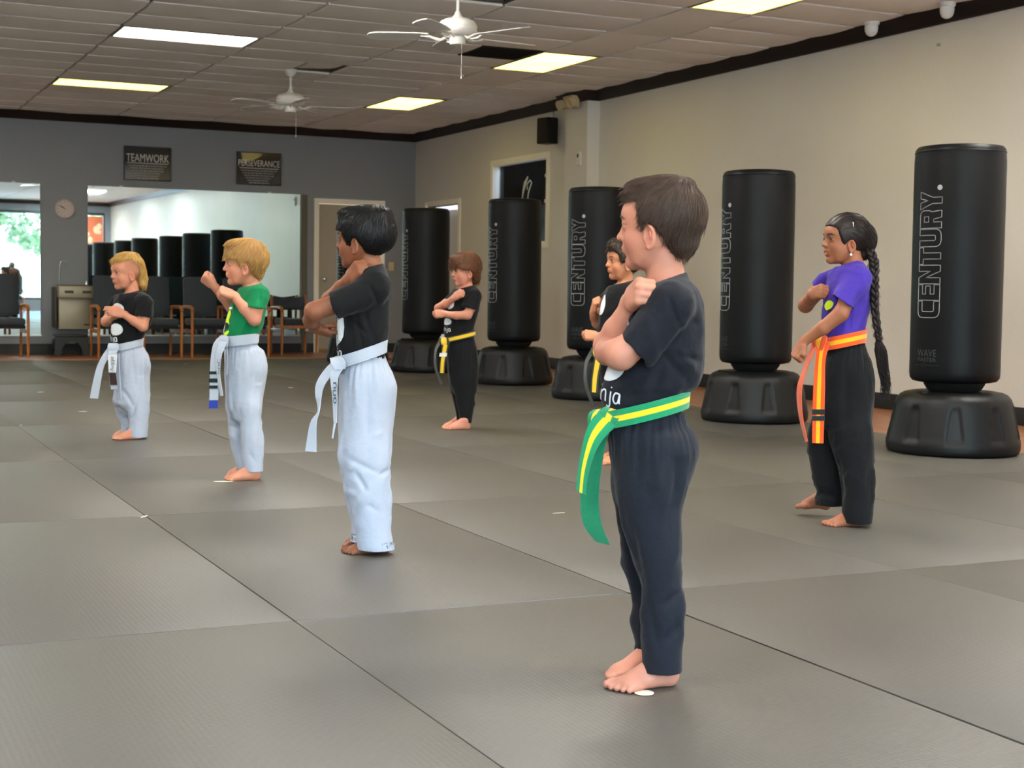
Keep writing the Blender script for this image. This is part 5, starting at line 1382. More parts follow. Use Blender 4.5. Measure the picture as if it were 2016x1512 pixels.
NINJA = {  # brush-written letters, unit height
    'n': ([[(0, 0), (0, .55)], [(0, .4), (.15, .58), (.32, .5), (.34, 0)]], .46), 'i': ([[(0, 0), (0, .55)], [(0, .74), (.02, .80)]], .16),
    'j': ([[(.12, .55), (.12, -.12), (-.04, -.26), (-.12, -.18)], [(.12, .74), (.14, .80)]], .26), 'a': ([[(.34, .5), (.1, .52), (0, .25), (.12, 0), (.3, .08), (.36, .5), (.38, 0)]], .5),
    'A': ([[(0, 0), (.2, .8), (.42, 0)], [(.08, .3), (.34, .3)]], .5), 'u': ([[(0, .5), (.02, .08), (.2, 0), (.34, .12), (.34, .5), (.36, 0)]], .48),
    'g': ([[(.32, .48), (.08, .5), (0, .25), (.12, .04), (.32, .12), (.34, .5), (.32, -.2), (.06, -.28)]], .48), 'e': ([[(0, .28), (.3, .3), (.24, .52), (.04, .46), (0, .2), (.14, 0), (.32, .08)]], .42),
    'o': ([[(.18, .52), (0, .28), (.16, 0), (.34, .26), (.18, .52)]], .46), 's': ([[(.28, .48), (.08, .5), (.04, .32), (.26, .2), (.2, .02), (0, .04)]], .38),
    'h': ([[(0, 0), (0, .85)], [(0, .4), (.16, .56), (.32, .46), (.34, 0)]], .48), 'C': ([[(.4, .7), (.16, .8), (0, .4), (.16, 0), (.42, .1)]], .5), 'r': ([[(0, 0), (0, .52)], [(0, .36), (.14, .52), (.28, .5)]], .34)}
def word2d(w, scale, strokew=.09, x0=0, y0=0, rot=0):
    V, faces = [], []; x = 0
    for ch in w:
        if ch == ' ': x += .3; continue
        L, wd = NINJA[ch]; v, f = stroke2d([[(x+a, b) for a, b in l] for l in L], strokew); o = len(V); V += v; faces += [tuple(i+o for i in q) for q in f]; x += wd+.06
    c, s_ = math.cos(rot), math.sin(rot)
    return [(x0+scale*((a-x/2)*c-b*s_), y0+scale*((a-x/2)*s_+b*c)) for a, b in V], faces
# ============================================================ GENERIC CHILD BUILDER
SK = {'fair': skin_mat('fair_skin', (192, 130, 103)), 'pink': skin_mat('pink_fair_skin', (188, 127, 104)), 'tan': skin_mat('light_tan_skin', (184, 122, 88)),
      'brown': skin_mat('warm_brown_skin', (130, 78, 52)), 'brown2': skin_mat('medium_brown_skin', (148, 92, 64))}
def eye_mat():
    m = bpy.data.materials.new('eye'); t = NT(m); at = t.new('ShaderNodeVertexColor', layer_name='tint'); t.link(at.outputs[0], t.b.inputs['Base Color']); t.b.inputs['Roughness'].default_value = .12; return m
M['eye'] = eye_mat()
M['black_tee'] = cloth_mat('black_cotton_tee', (23, 24, 31), var=.12)
M['black_tee2'] = cloth_mat('deep_black_tee', (15, 15, 17), var=.1)
M['navy_pants'] = cloth_mat('black_drill_trousers', (24, 27, 35), rough=.8, var=.12)
M['black_pants'] = cloth_mat('black_trousers', (14, 14, 17), rough=.85, var=.1)
M['white_pants'] = cloth_mat('white_cotton_trousers', (164, 171, 186), rough=.85, var=.03)
M['green_tee'] = cloth_mat('green_cotton_tee', (8, 112, 66), var=.08)
M['purple_tee'] = cloth_mat('purple_cotton_tee', (68, 48, 150), var=.08)
M['print_white'] = mat('white_shirt_print', (205, 208, 212), .7, .04, 30)
M['print_lime'] = mat('lime_shirt_print', (196, 220, 30), .7, .05, 30)
M['print_dark'] = mat('black_shirt_print', (18, 30, 34), .7)
M['ink'] = mat('faded_black_ink', (84, 88, 100), .8)
M['belt_white'] = belt_mat('white_belt', [(0, (172, 180, 194))])
M['belt_gyg'] = belt_mat('green_belt_with_yellow_stripe', [(0, (10, 136, 88)), (.34, (240, 200, 30)), (.66, (10, 136, 88))])
M['belt_green_back'] = belt_mat('green_belt_reverse', [(0, (8, 112, 74))])
M['belt_oyo'] = belt_mat('orange_belt_with_yellow_stripe', [(0, (236, 84, 24)), (.33, (252, 176, 20)), (.67, (236, 84, 24))])
M['belt_orange_back'] = belt_mat('orange_belt_reverse', [(0, (206, 80, 30))])
M['belt_kyk'] = belt_mat('black_belt_with_yellow_stripe', [(0, (40, 50, 36)), (.2, (226, 182, 40)), (.8, (40, 50, 36))])
M['belt_dark_back'] = belt_mat('dark_belt_reverse', [(0, (38, 42, 34))])
def nz(P, f, a, seed=0): return perlin(P*f+seed*7.3)*a
def drape(P, ang, across, along, seed, power=1.4):
    """long soft folds running at an angle (radians from horizontal, in the side view)"""
    c, s_ = math.cos(ang), math.sin(ang); t = P[:, 0]*c+P[:, 2]*s_; u = -P[:, 0]*s_+P[:, 2]*c
    warp = perlin(P*6+seed*3.1)*.03
    n = perlin(np.stack([(u+warp)*across, t*along, P[:, 1]*across*.8+seed*5.7], 1)); mask = np.clip(perlin(P*np.array([7, 7, 5])+seed*9.3)*1.4+.45, 0, 1)
    return (np.clip(n+.1, 0, 1)**power)*mask
def pants_disp(k, zt, segs=(), amp=1.0, gather=.0022, yc=0.0):
    def fn(P, N):
        ang = np.arctan2(P[:, 1]-yc, P[:, 0]-0.02); t = np.clip((P[:, 2]-(zt-.13))/.13, 0, 1); edge = np.clip((P[:, 2]-.075)/.05, 0, 1); low = np.clip((.55*zt-P[:, 2])/(.25*zt), 0, 1)
        g = perlin(np.stack([np.cos(ang)*9, np.sin(ang)*9, P[:, 2]*4], 1))*gather*3.0*t
        v = drape(P, 1.50, 26, 3.2, 1)*.018*(1-low*.5); w = (drape(P, .75, 26, 5, 2)+drape(P, -.5, 28, 6, 3))*.018*low
        return (g+(v+w+perlin(P*40)*.0006)*edge-.0020+folds(P, N, segs)*1.3*edge)*amp
    return fn
def shirt_disp(k, segs=(), amp=1.0):
    def fn(P, N):
        v = drape(P, 1.0, 24, 5, 4)*.0105+drape(P, 1.75, 26, 4, 5)*.0095+drape(P, .15, 30, 6, 6)*.0060
        return (v-.0012+perlin(P*45)*.0005+folds(P, N, segs)*1.2)*amp
    return fn
def build_kid(k, S):
    """S: dict of measured shapes (see the children below)"""
    h = S.get('h', .004); root = k.root; P = k.P
    H = HeadFrame(P(*S['head'][:3]), *S['head'][3:7]); sc = H.s
    zt = P(*S['neck'][0][:3])[2]+.32
    allx = [P(a, 700, 0)[0] for a in S['xr']]
    lo = (min(allx)-.03, -.30, -.012); hi = (max(allx)+.03, .30, zt)
    B = Field(lo, hi, h)
    # trunk and legs under the clothes, so that the body is one figure
    tr = [k.row(a, b, c, y, r) for a, b, c, y, r in S['torso']]
    tr[-1] = tr[-1][:3]+(tr[-1][3]-.010, tr[-1][4]-.010); leg_rows = []
    for L in S['legs']:
        R_ = [k.row(a, b, c, y, r) for a, b, c, y, r in L]; R_[0] = R_[0][:3]+(R_[0][3]*.72, R_[0][4]*.65); leg_rows.append(R_)
    hip_rows = [k.row(a, b, c, y, r) for a, b, c, y, r in S['hips']]; q_ = hip_rows[-1]; hip_rows[-1] = q_[:3]+(q_[3]*.86, q_[4]*.85); hip_rows.append((q_[0]-.035, q_[1], q_[2], q_[3]*.45, q_[4]*.4))
    B.loft(tr, grow=-.017, k=.01)
    for R_ in leg_rows: B.loft(R_, grow=-.021, k=.008)
    B.loft(hip_rows[:-1], grow=-.024, k=.01)
    for fo in S['feet']:
        g = [onz(fo[0], fo[1]), onz(fo[2], fo[3])]; g = [Vector(((q-k.A).dot(k.r), (q-k.A).dot(k.f), 0)) for q in g]
        foot(B, (g[0].x, g[0].y), (g[1].x, g[1].y), (0, -1 if fo[4] else 1, 0), fo[5], fo[6] if len(fo) > 6 else 0)
    for a, b in zip(S['neck'][:-1], S['neck'][1:]): B.cone(P(*a[:3]), P(*b[:3]), a[3], b[3], .014)
    for A in S['arms']:
        for a, b in zip(A[:-1], A[1:]): B.cone(P(*a[:3]), P(*b[:3]), a[3], b[3], .010)
    head(B, H, **S.get('face', {}))
    for hd in S['hands']: hand(B, P(*hd[0]), hd[1], hd[2], hd[3], hd[4], hd[5])
    if S.get('extra_body'): S['extra_body'](B, k, H)
    B.cut((0, 0, .0), (0, 0, -1), lo, hi)
    PB, QB = B.mesh(); PB = relax(PB, QB, 1, .4)
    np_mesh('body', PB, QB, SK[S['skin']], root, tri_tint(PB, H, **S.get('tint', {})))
    eye_parts(H, root, S.get('iris', (.05, .03, .02)), M['eye'])
    brow_parts(H, root, S['hairmat'], bvh_of(PB, QB), th=S.get('brow', .0018)*1.25)
    # ---- trousers
    hp = S.get('hp', .005)
    T_ = Field((lo[0], -.22, .0), (hi[0], .22, P(1000, S['hips'][0][0], 0)[2]+.03), hp)
    T_.loft(hip_rows, k=.006)
    for R_ in leg_rows: T_.loft(R_, k=.024)
    for L in S['legs']:                                    # hollow hems
        rows = [k.row(a, b, c, y, r) for a, b, c, y, r in L[-2:]]; z0 = rows[-1][0]; r_ = list(rows[-1]); 
        T_.loft([(z0-.03, r_[1], r_[2], r_[3]-.006, r_[4]-.006), (z0+.028, r_[1], r_[2], r_[3]-.007, r_[4]-.007)], k=0, sub=True)
    zw = k.row(*S['hips'][0])[0]
    tr_o, PT, QT = cloth('trousers', T_, S['pants'], root, pants_disp(k, zw, [(P(*a), P(*b), w, am) for a, b, w, am in S.get('pfolds', ())], S.get('pamp', 1)), it=2)
    # ---- shirt
    hs = S.get('hs', .0045)
    G = Field((lo[0], -.26, P(1000, S['torso'][-1][0], 0)[2]-.02), (hi[0], .26, P(*S['neck'][0][:3])[2]+.06), hs)
    G.loft(tr, k=.008)
    for a, b in S['shoulders']: G.cone(P(*a[:3]), P(*b[:3]), a[3], b[3], .02)
    for sl in S['sleeves']:
        a, b, n = sl; pa, pb = P(*a[:3]), P(*b[:3]); ax = unit(pb-pa)
        K = Field.__new__(Field); K.lo, K.h, K.n, K.ax = G.lo, G.h, G.n, G.ax; K.D = np.full(G.D.shape, .06, F32); K.cone(pa, pb+ax*.05, a[3], b[3]+(b[3]-a[3])*.05/np.linalg.norm(pb-pa), 0)
        nn = unit(n) if n is not None else ax
        K.D = np.maximum(K.D, ((K.ax[0][:, None, None]-pb[0])*nn[0]+(K.ax[1][None, :, None]-pb[1])*nn[1]+(K.ax[2][None, None, :]-pb[2])*nn[2]).astype(F32))
        kk = .014; h_ = np.clip(.5+.5*(K.D-G.D)/kk, 0, 1); G.D = (K.D*(1-h_)+G.D*h_-kk*h_*(1-h_)).astype(F32)
        G.cone(pb-ax*.020, pb+ax*.05, b[3]-.0085, b[3]-.0078, 0, sub=True)
    # neck opening
    n0, n1 = S['collar']; c0, c1 = P(*n0), P(*n1); cc = (c0+c1)/2; rad = np.linalg.norm(c1-c0)/2; ca = unit(c1-c0); yb = V3(0, 1, 0); cn = unit(np.cross(yb, ca)); cn = cn*np.sign(cn[2])
    G.cone(cc-cn*.012, cc+cn*.09, rad*.93, rad*1.35, 0, sub=True, flat=(yb, S.get('collar_flat', .92)))
    G.cut(cc+cn*.006, cn, cc-.11, cc+.11)
    sh_o, PS, QS = cloth('tee_shirt', G, S['tee'], root, shirt_disp(k, [(P(*a), P(*b), w, am) for a, b, w, am in S.get('sfolds', ())], S.get('samp', 1)), it=2)
    b = MB(); b.tube([Vector(cc+ca*rad*math.cos(a)*1.0+yb*rad*S.get('collar_flat', .92)*math.sin(a)) for a in np.linspace(0, 2*PI, 40, endpoint=False)], .0055, 8, closed=True, flat=1.0)
    b.build('collar', S['tee'], sh_o)
    k.H = H; k.body = (PB, QB); k.shirt = sh_o; k.bv = bvh_of(PS, QS); k.bvp = bvh_of(PT, QT)
    # ---- hair
    hr = dict(S['hair']); poly = hr.pop('poly'); k.hair = make_hair(H, poly, S['hairmat'], root, **hr)
    # ---- belt
    if 'belt' in S:
        bt = S['belt']; a, c = k.P(*bt['front']), k.P(*bt['back']); w = bt['w']/2; cx_, cz_ = (a[0]+c[0])/2, (a[2]+c[2])/2; rx = abs(c[0]-a[0])/2*1.045+.001; ry = bt['ry']*1.04; sl = (c[2]-a[2])/(c[0]-a[0]); yc_ = bt.get('yc', 0)
        n = 72; L, R_ = [], []
        for i in range(n):
            th = 2*PI*i/n; x = cx_+rx*math.cos(th); y = yc_+ry*math.sin(th); z = cz_+sl*(x-cx_)+bt.get('ys', 0)*(y-yc_)
            L.append((x, y, z-w)); R_.append((x+.003*math.cos(th), y, z+w))
        k.belt = ribbon('belt', L, R_, bt['m'], root, th=.004, closed=True)
        if bt.get('double'):
            L2 = [(cx_+(p[0]-cx_)*1.025, yc_+(p[1]-yc_)*1.03, p[2]+bt['double']) for p in L]; R2_ = [(cx_+(p[0]-cx_)*1.025, yc_+(p[1]-yc_)*1.03, p[2]+bt['double']) for p in R_]
            ribbon('belt_layer', L2, R2_, bt['m'], k.belt, th=.003, closed=True)
        for nm, Lp, Rp, m_ in bt['tails']:
            t_ = ribbon(nm, [P(*q) for q in Lp], [P(*q) for q in Rp], m_, k.belt, th=.0032)
        if bt.get('knot'):
            for (Lp, Rp) in bt['knot']: ribbon('belt_knot', [P(*q) for q in Lp], [P(*q) for q in Rp], bt['m'], k.belt, th=.006)
    return k
def chest_print(k, name, shape, m, yaw, z0, axis, off=.0014, tgt=None, rad=.1):
    """print wrapped on the chest: u metres to the wearer's left of centre, v metres above z0"""
    ax = k.P(*axis)
    def place(u, v):
        ps = math.radians(yaw)+u/rad; d = V3(-math.cos(ps), -math.sin(ps), 0); return V3(ax[0], ax[1], z0+v)+d*.35, -d
    return decal_on(k.shirt, name, shape, tgt or k.bv, m, place, off)
def ring_pts(n, r, c=(0, 0)): return [(c[0]+r[0]*math.cos(2*PI*i/n), c[1]+r[1]*math.sin(2*PI*i/n)) for i in range(n)]
# ============================================================ THE CHILDREN
FY = lambda x, y: (x, y)
HM = {'brown': hair_mat('short_brown_hair', (52, 38, 30), (92, 70, 56)), 'black': hair_mat('black_hair', (7, 6, 7), (17, 15, 17), .5), 'blond': hair_mat('dark_blond_hair', (148, 104, 56), (206, 168, 100)),
      'gold': hair_mat('golden_blond_hair', (150, 106, 50), (212, 172, 98)), 'auburn': hair_mat('auburn_brown_hair', (62, 36, 22), (104, 64, 38)), 'curly': hair_mat('dark_curly_hair', (30, 22, 16), (58, 42, 28)), 'dark': hair_mat('very_dark_brown_hair', (16, 11, 10), (38, 27, 24), .5)}
# ---- 1: the boy in front
k1 = Kid('person', 1275, 1338, 'short-haired boy nearest the camera in black tee and green-yellow belt, fist at shoulder', .0)
S1 = dict(h=.0027, hp=.0036, hs=.0036, skin='pink', hairmat=HM['brown'], tee=M['black_tee'], pants=M['navy_pants'], xr=(1120, 1420),
    head=(1297, 444, 0, -14, 0, 0, 1.0), neck=[(1318, 575, 0, .046), (1310, 545, 0, .0405), (1306, 505, 0, .040)],
    torso=[(534, 1296, 1350, 0, .050), (548, 1288, 1357, 0, .066), (560, 1280, 1368, 0, .086), (575, 1270, 1376, 0, .110), (600, 1250, 1385, 0, .112), (640, 1232, 1389, 0, .102), (680, 1214, 1389, 0, .098), (710, 1202, 1388, 0, .096), (735, 1193, 1385, 0, .096), (758, 1187, 1376, 0, .096), (772, 1185, 1358, 0, .090), (790, 1185, 1346, 0, .086), (825, 1187, 1345, 0, .084)],
    hips=[(812, 1188, 1349, 0, .086), (832, 1188, 1354, 0, .092), (855, 1192, 1371, 0, .102), (885, 1197, 1378, 0, .106), (915, 1201, 1372, 0, .106), (950, 1207, 1357, 0, .100), (985, 1212, 1346, 0, .094), (1010, 1216, 1342, 0, .085)],
    legs=[[(900, 1212, 1366, -.050, .052), (950, 1216, 1354, -.052, .054), (1000, 1222, 1344, -.055, .054), (1060, 1234, 1345, -.057, .052), (1100, 1244, 1343, -.058, .050), (1130, 1252, 1343, -.058, .048), (1160, 1262, 1345, -.058, .047), (1210, 1262, 1347, -.058, .048), (1260, 1261, 1346, -.058, .049), (1300, 1262, 1345, -.058, .050), (1322, 1262, 1345, -.058, .050)],
          [(900, 1204, 1340, .050, .050), (950, 1208, 1320, .052, .052), (1000, 1213, 1310, .055, .050), (1060, 1219, 1308, .058, .048), (1105, 1222, 1304, .060, .046), (1130, 1231, 1302, .060, .044), (1160, 1240, 1304, .060, .042), (1190, 1245, 1306, .060, .042), (1222, 1240, 1312, .060, .042), (1270, 1248, 1316, .060, .042), (1292, 1244, 1318, .060, .043)]],
    feet=[(1334, 1346, 1199, 1361, True, 1.0), (1306, 1322, 1190, 1340, False, 1.0)],
    arms=[[(1320, 598, .085, .036), (1262, 668, .108, .033), (1222, 697, .108, .036)], [(1222, 697, .108, .035), (1196, 694, .02, .028), (1192, 690, -.06, .022)],
          [(1264, 598, -.10, .036), (1216, 655, -.09, .031), (1196, 680, -.02, .032)], [(1196, 680, -.02, .031), (1212, 650, .01, .0275), (1238, 603, .045, .0195)]],
    hands=[((1240, 592, .055), (.34, -.84, .34), (.93, .30, -.12), (0, .3, .9), 1.06, 'fist'), ((1192, 690, -.06), (.1, 1, 0), (1, 0, 0), (0, 0, 1), .98, 'fist')],
    shoulders=[((1312, 572, .02, .040), (1320, 598, .088, .050)), ((1300, 572, -.02, .040), (1275, 596, -.085, .046))],
    sleeves=[((1320, 600, .090, .052), (1250, 690, .108, .046), (-.70, 0, -.71)), ((1276, 600, -.088, .046), (1226, 660, -.095, .042), None)],
    collar=((1283, 566, 0), (1349, 541, 0)), collar_flat=1.2, brow=.0016, iris=(.05, .04, .03),
    pfolds=[((1240, 1040, .1), (1262, 1170, .1), .012, -.006), ((1292, 860, .1), (1300, 1000, .1), .014, .004), ((1330, 880, .1), (1338, 985, .1), .012, -.004), ((1345, 915, .1), (1322, 1010, .1), .012, -.005), ((1262, 870, .1), (1250, 960, .1), .010, -.003), ((1345, 1165, .1), (1300, 1195, .1), .010, -.004), ((1340, 1230, .1), (1285, 1290, .1), .012, -.004), ((1335, 1080, .1), (1300, 1150, .1), .012, .003), ((1275, 1180, .1), (1300, 1300, .1), .012, -.004)],
    sfolds=[((1318, 585, .15), (1340, 650, .12), .006, -.005), ((1340, 650, .1), (1310, 690, .1), .007, -.006), ((1300, 690, .1), (1360, 760, .1), .010, -.006), ((1330, 700, .1), (1385, 712, .1), .008, -.005), ((1305, 700, .1), (1285, 780, .1), .010, -.004), ((1340, 690, .1), (1372, 740, .1), .010, .005), ((1345, 620, .1), (1378, 640, .1), .01, -.003)],
    belt=dict(front=(1186, 826, 0), back=(1351, 785, 0), w=.041, ry=.100, m=M['belt_gyg'], tails=[
        ('belt_tail', [(1196, 801, .040), (1171, 819, .060), (1157, 842, .07), (1148, 873, .075), (1139, 921, .075), (1135, 966, .07)], [(1223, 824, .075), (1205, 845, .085), (1181, 873, .09), (1167, 902, .09), (1157, 938, .085), (1153, 974, .08)], M['belt_gyg']),
        ('belt_tail', [(1178, 828, .03), (1160, 860, .035), (1147, 915, .04), (1143, 968, .04), (1145, 1014, .045), (1153, 1040, .05), (1173, 1066, .05)], [(1206, 832, .05), (1194, 868, .05), (1186, 910, .05), (1180, 955, .05), (1179, 995, .055), (1185, 1035, .06), (1201, 1073, .06)], M['belt_green_back'])],
        knot=[([(1200, 800, .03), (1186, 806, .05), (1180, 822, .055), (1186, 838, .05)], [(1222, 808, .06), (1222, 818, .085), (1216, 832, .085), (1206, 846, .07)]), ([(1170, 808, .02), (1160, 816, .03), (1158, 834, .03), (1164, 846, .025)], [(1190, 806, .03), (1182, 820, .05), (1176, 834, .045), (1172, 846, .03)])]),
    hair=dict(poly=[(.074, .050), (.040, .052), (.034, .026), (.030, -.004), (.020, -.012), (.016, .002), (.000, -.004), (-.010, -.012), (-.022, -.030), (-.026, -.052), (-.032, -.070), (-.062, -.078), (-.09, -.05), (-.14, 0), (-.14, .14), (.13, .15), (.13, .056)],
        grow=.0065, blobs=[((.052, 0, .070), (.034, .046, .022)), ((.02, 0, .090), (.055, .05, .020)), ((-.03, 0, .094), (.05, .05, .018)), ((-.058, 0, -.035), (.035, .046, .045))], n=3600, L=.030, r=.00055, h=.0032, steps=6, dispamp=.0016),
    tint=dict(blush=.07))
def flow1(q):
    c = np.array([-.060, .0, .095]); d = q-c; d[:, 2] -= .03; front = (q[:, 2] > .068) & (q[:, 0] > -.02); d[front] += np.array([.10, 0, .02]); return d
S1['hair']['flow'] = flow1
build_kid(k1, S1)
zz = k1.P(1200, 790, 0)[2]
chest_print(k1, 'print_lettering', word2d('ninja', .044, .085, x0=.000, rot=-.12), M['print_white'], 26, zz+.004, (1270, 790, 0), rad=.088)
zz = k1.P(1200, 720, 0)[2]
chest_print(k1, 'print_shape', blob2d(ring_pts(14, (.048, .036), (.000, .004)), 3, 8), M['print_white'], 26, zz, (1275, 720, 0), rad=.09)
chest_print(k1, 'print_shape', blob2d(ring_pts(14, (.046, .030), (.006, .085)), 3, 8), M['print_white'], 26, zz, (1275, 640, 0), rad=.09)

# ---- 2: the girl in purple
k2 = Kid('person', 1672, 1031, 'girl in purple tee and orange belt with a long dark braid, stepping', 0)
S2 = dict(h=.0032, hp=.0045, hs=.0042, skin='brown2', hairmat=HM['dark'], tee=M['purple_tee'], pants=M['black_pants'], xr=(1550, 1765),
    head=(1663, 472, 0, 26, 2, 0, .95), neck=[(1686, 545, 0, .045), (1680, 520, 0, .036), (1676, 500, 0, .036)], face=dict(mouth_open=.9),
    torso=[(512, 1664, 1694, 0, .05), (522, 1650, 1704, 0, .08), (534, 1636, 1712, 0, .10), (555, 1628, 1717, 0, .11), (585, 1621, 1717, 0, .10), (610, 1618, 1713, 0, .095), (630, 1617, 1708, 0, .09), (650, 1622, 1703, 0, .085), (668, 1626, 1702, 0, .083), (684, 1626, 1702, 0, .082)],
    hips=[(674, 1627, 1702, 0, .083), (690, 1624, 1707, 0, .09), (715, 1616, 1718, 0, .105), (745, 1610, 1724, 0, .11), (795, 1604, 1722, 0, .11), (835, 1600, 1721, 0, .100)],
    legs=[[(800, 1628, 1722, -.05, .065), (850, 1634, 1721, -.055, .065), (918, 1647, 1722, -.06, .065), (945, 1652, 1722, -.06, .065), (975, 1656, 1722, -.06, .066), (1005, 1656, 1721, -.06, .068), (1030, 1662, 1718, -.06, .066)],
          [(800, 1600, 1700, .05, .065), (854, 1589, 1690, .05, .065), (885, 1589, 1685, .05, .064), (918, 1594, 1682, .05, .062), (954, 1601, 1678, .05, .058), (970, 1609, 1672, .05, .052), (984, 1603, 1668, .05, .056), (996, 1602, 1664, .05, .056)]],
    feet=[(1702, 1035, 1622, 1036, True, .98), (1636, 1016, 1566, 1013, False, .98, .028)],
    arms=[[(1688, 550, .070, .030), (1668, 590, .112, .030), (1655, 618, .128, .029)], [(1655, 618, .13, .030), (1620, 646, .13, .026), (1583, 672, .11, .0185)],
          [(1632, 548, -.09, .034), (1608, 575, -.12, .030), (1586, 601, -.11, .029)], [(1586, 601, -.11, .029), (1594, 590, -.05, .024), (1600, 580, .02, .019)]],
    hands=[((1580, 676, .11), (-.50, -.1, -.86), (.75, .45, -.5), (-.4, -.8, .3), .98, 'fist'), ((1600, 579, .03), (.55, -.75, .2), (.75, .55, -.2), (0, .3, .9), .95, 'fist')],
    shoulders=[((1684, 530, .02, .036), (1692, 548, .07, .046)), ((1655, 530, -.03, .036), (1638, 548, -.085, .042))],
    sleeves=[((1690, 548, .075, .050), (1660, 594, .115, .050), (-.55, 0, -.84)), ((1634, 548, -.09, .044), (1614, 568, -.115, .042), None)],
    collar=((1644, 530, 0), (1692, 514, 0)), collar_flat=1.2, brow=.0018, iris=(.03, .018, .012),
    pfolds=[((1649, 905, .1), (1657, 1000, .1), .014, -.008), ((1690, 700, .1), (1700, 800, .1), .02, .005), ((1668, 720, .1), (1664, 840, .1), .018, -.005), ((1700, 880, .1), (1690, 980, .1), .02, .005), ((1612, 968, 0), (1650, 985, 0), .014, -.008), ((1680, 1010, .1), (1716, 1020, .1), .012, -.005)],
    sfolds=[((1694, 575, .1), (1680, 610, .1), .010, -.007), ((1700, 590, .1), (1684, 645, .1), .010, -.006), ((1676, 610, .1), (1672, 650, .1), .010, -.006), ((1660, 620, .1), (1655, 655, .1), .010, -.005), ((1702, 545, .1), (1706, 600, .1), .012, .004)],
    belt=dict(front=(1622, 678, 0), back=(1703, 661, 0), w=.050, ry=.094, m=M['belt_oyo'], tails=[
        ('belt_tail', [(1611, 666, .09), (1607, 696, .10), (1602, 751, .105), (1600, 807, .105), (1599, 872, .105)], [(1634, 676, .115), (1625, 709, .115), (1624, 765, .115), (1623, 807, .115), (1621, 873, .115)], M['belt_oyo']),
        ('belt_tail', [(1600, 672, .06), (1580, 729, .07), (1569, 768, .07), (1573, 818, .07), (1586, 871, .07)], [(1612, 674, .10), (1591, 720, .10), (1579, 765, .10), (1580, 818, .10), (1590, 869, .10)], M['belt_orange_back'])],
        knot=[([(1604, 660, .06), (1598, 668, .08), (1602, 684, .08)], [(1628, 662, .11), (1626, 674, .125), (1618, 690, .11)])]),
    hair=dict(poly=[(.082, .052), (.060, .040), (.052, .012), (.040, -.012), (.027, -.030), (.016, -.010), (.002, -.004), (-.012, -.012), (-.020, -.040), (-.032, -.072), (-.07, -.095), (-.15, -.04), (-.15, .15), (.14, .15), (.14, .06)],
        grow=.007, blobs=[((-.092, 0, .005), (.046, .052, .066)), ((-.085, 0, -.055), (.032, .035, .03))], n=2600, L=.05, r=.0007, h=.0036, steps=7, dispamp=.0018, lvar=.3, flow=lambda q: np.array([-.115, 0, -.03])-q+np.array([0, 0, .0])+np.stack([0*q[:, 0], 0*q[:, 0], (q[:, 0] > 0)*(q[:, 2] > .03)*.08], 1)),
    tint=dict(lip=(1, .62, .62), blush=.03))
build_kid(k2, S2)
zz = k2.P(1622, 575, 0)[2]
chest_print(k2, 'print_shape', blob2d([(0, 0), (.022, .012), (.03, .03), (.012, .04), (-.006, .034), (-.014, .015)], 3, 4), M['print_lime'], 40, k2.P(1625, 606, 0)[2]-.01, (1668, 600, 0), rad=.095)
chest_print(k2, 'print_shape', blob2d([(0, 0), (.016, .004), (.016, .014), (0, .012)], 3, 3), M['print_dark'], 44, k2.P(1628, 606, 0)[2]-.02, (1668, 600, 0), rad=.095)
# long braid: three strands wound round each other, a hair tie and a loose tail
bc = crm([k2.P(*p) for p in [(1712, 492, .0), (1720, 512, .02), (1721, 530, .03), (1721, 555, .045), (1722, 580, .05), (1722, 604, .05), (1725, 631, .05), (1729, 655, .05), (1730, 668, .05)]], 22)
b = MB()
for s_ in range(3):
    pts, rs = [], []
    for i, p in enumerate(bc):
        t = i/(len(bc)-1); a = t*PI*2*4.6+s_*2*PI/3; w_ = .0105*(1-.4*t)+.001
        pts.append(Vector(p+V3(math.sin(a)*w_, math.sin(2*a)*w_*.5, 0))); rs.append((.0092*(1-.4*t)+.001))
    b.tube(pts, rs, 9)
k2braid = b.build('braid', HM['dark'], k2.root, ang=80)
pb_ = np.array([list(v.co) for v in k2braid.data.vertices]); nb_ = np.array([list(v.normal) for v in k2braid.data.vertices])
V_, Q_ = strands('s', pb_, nb_, lambda X: np.stack([np.sin(X[:, 2]*190)*.5, np.cos(X[:, 2]*150)*.3, -np.ones(len(X))], 1), HM['dark'], None, 1500, .020, 5, .0005, None, 5, .0015)
np_mesh('braid_strands', V_, Q_, HM['dark'], k2braid)
tp = k2.P(1730, 668, .05); rs_ = np.random.RandomState(4); n_ = 420; K_ = 12
tc_ = crm([k2.P(*p) for p in [(1730, 666, .05), (1733, 690, .05), (1738, 722, .05), (1744, 755, .05), (1742, 790, .05)]], 3)[:K_+1]; K_ = len(tc_)-1
th_ = rs_.uniform(0, 6.28, n_); rr_ = rs_.uniform(0, 1, n_)**.5; fr_ = rs_.uniform(.55, 1.0, n_)
prof_ = np.array([.15, .5, .8, 1, 1, .98, .9, .85, .8, .8, .8, .8, .8, .8])[:K_+1]*.024; V_ = []
pth = np.stack([tc_[None, k]+(rr_*prof_[k])[:, None]*np.stack([np.cos(th_+.5*np.sin(k*.9+th_*3)), np.sin(th_), 0*th_], 1)+np.stack([.0045*np.sin(k*1.3+th_*5)*(k/K_), 0*th_, 0*th_], 1) for k in range(K_+1)], 1)
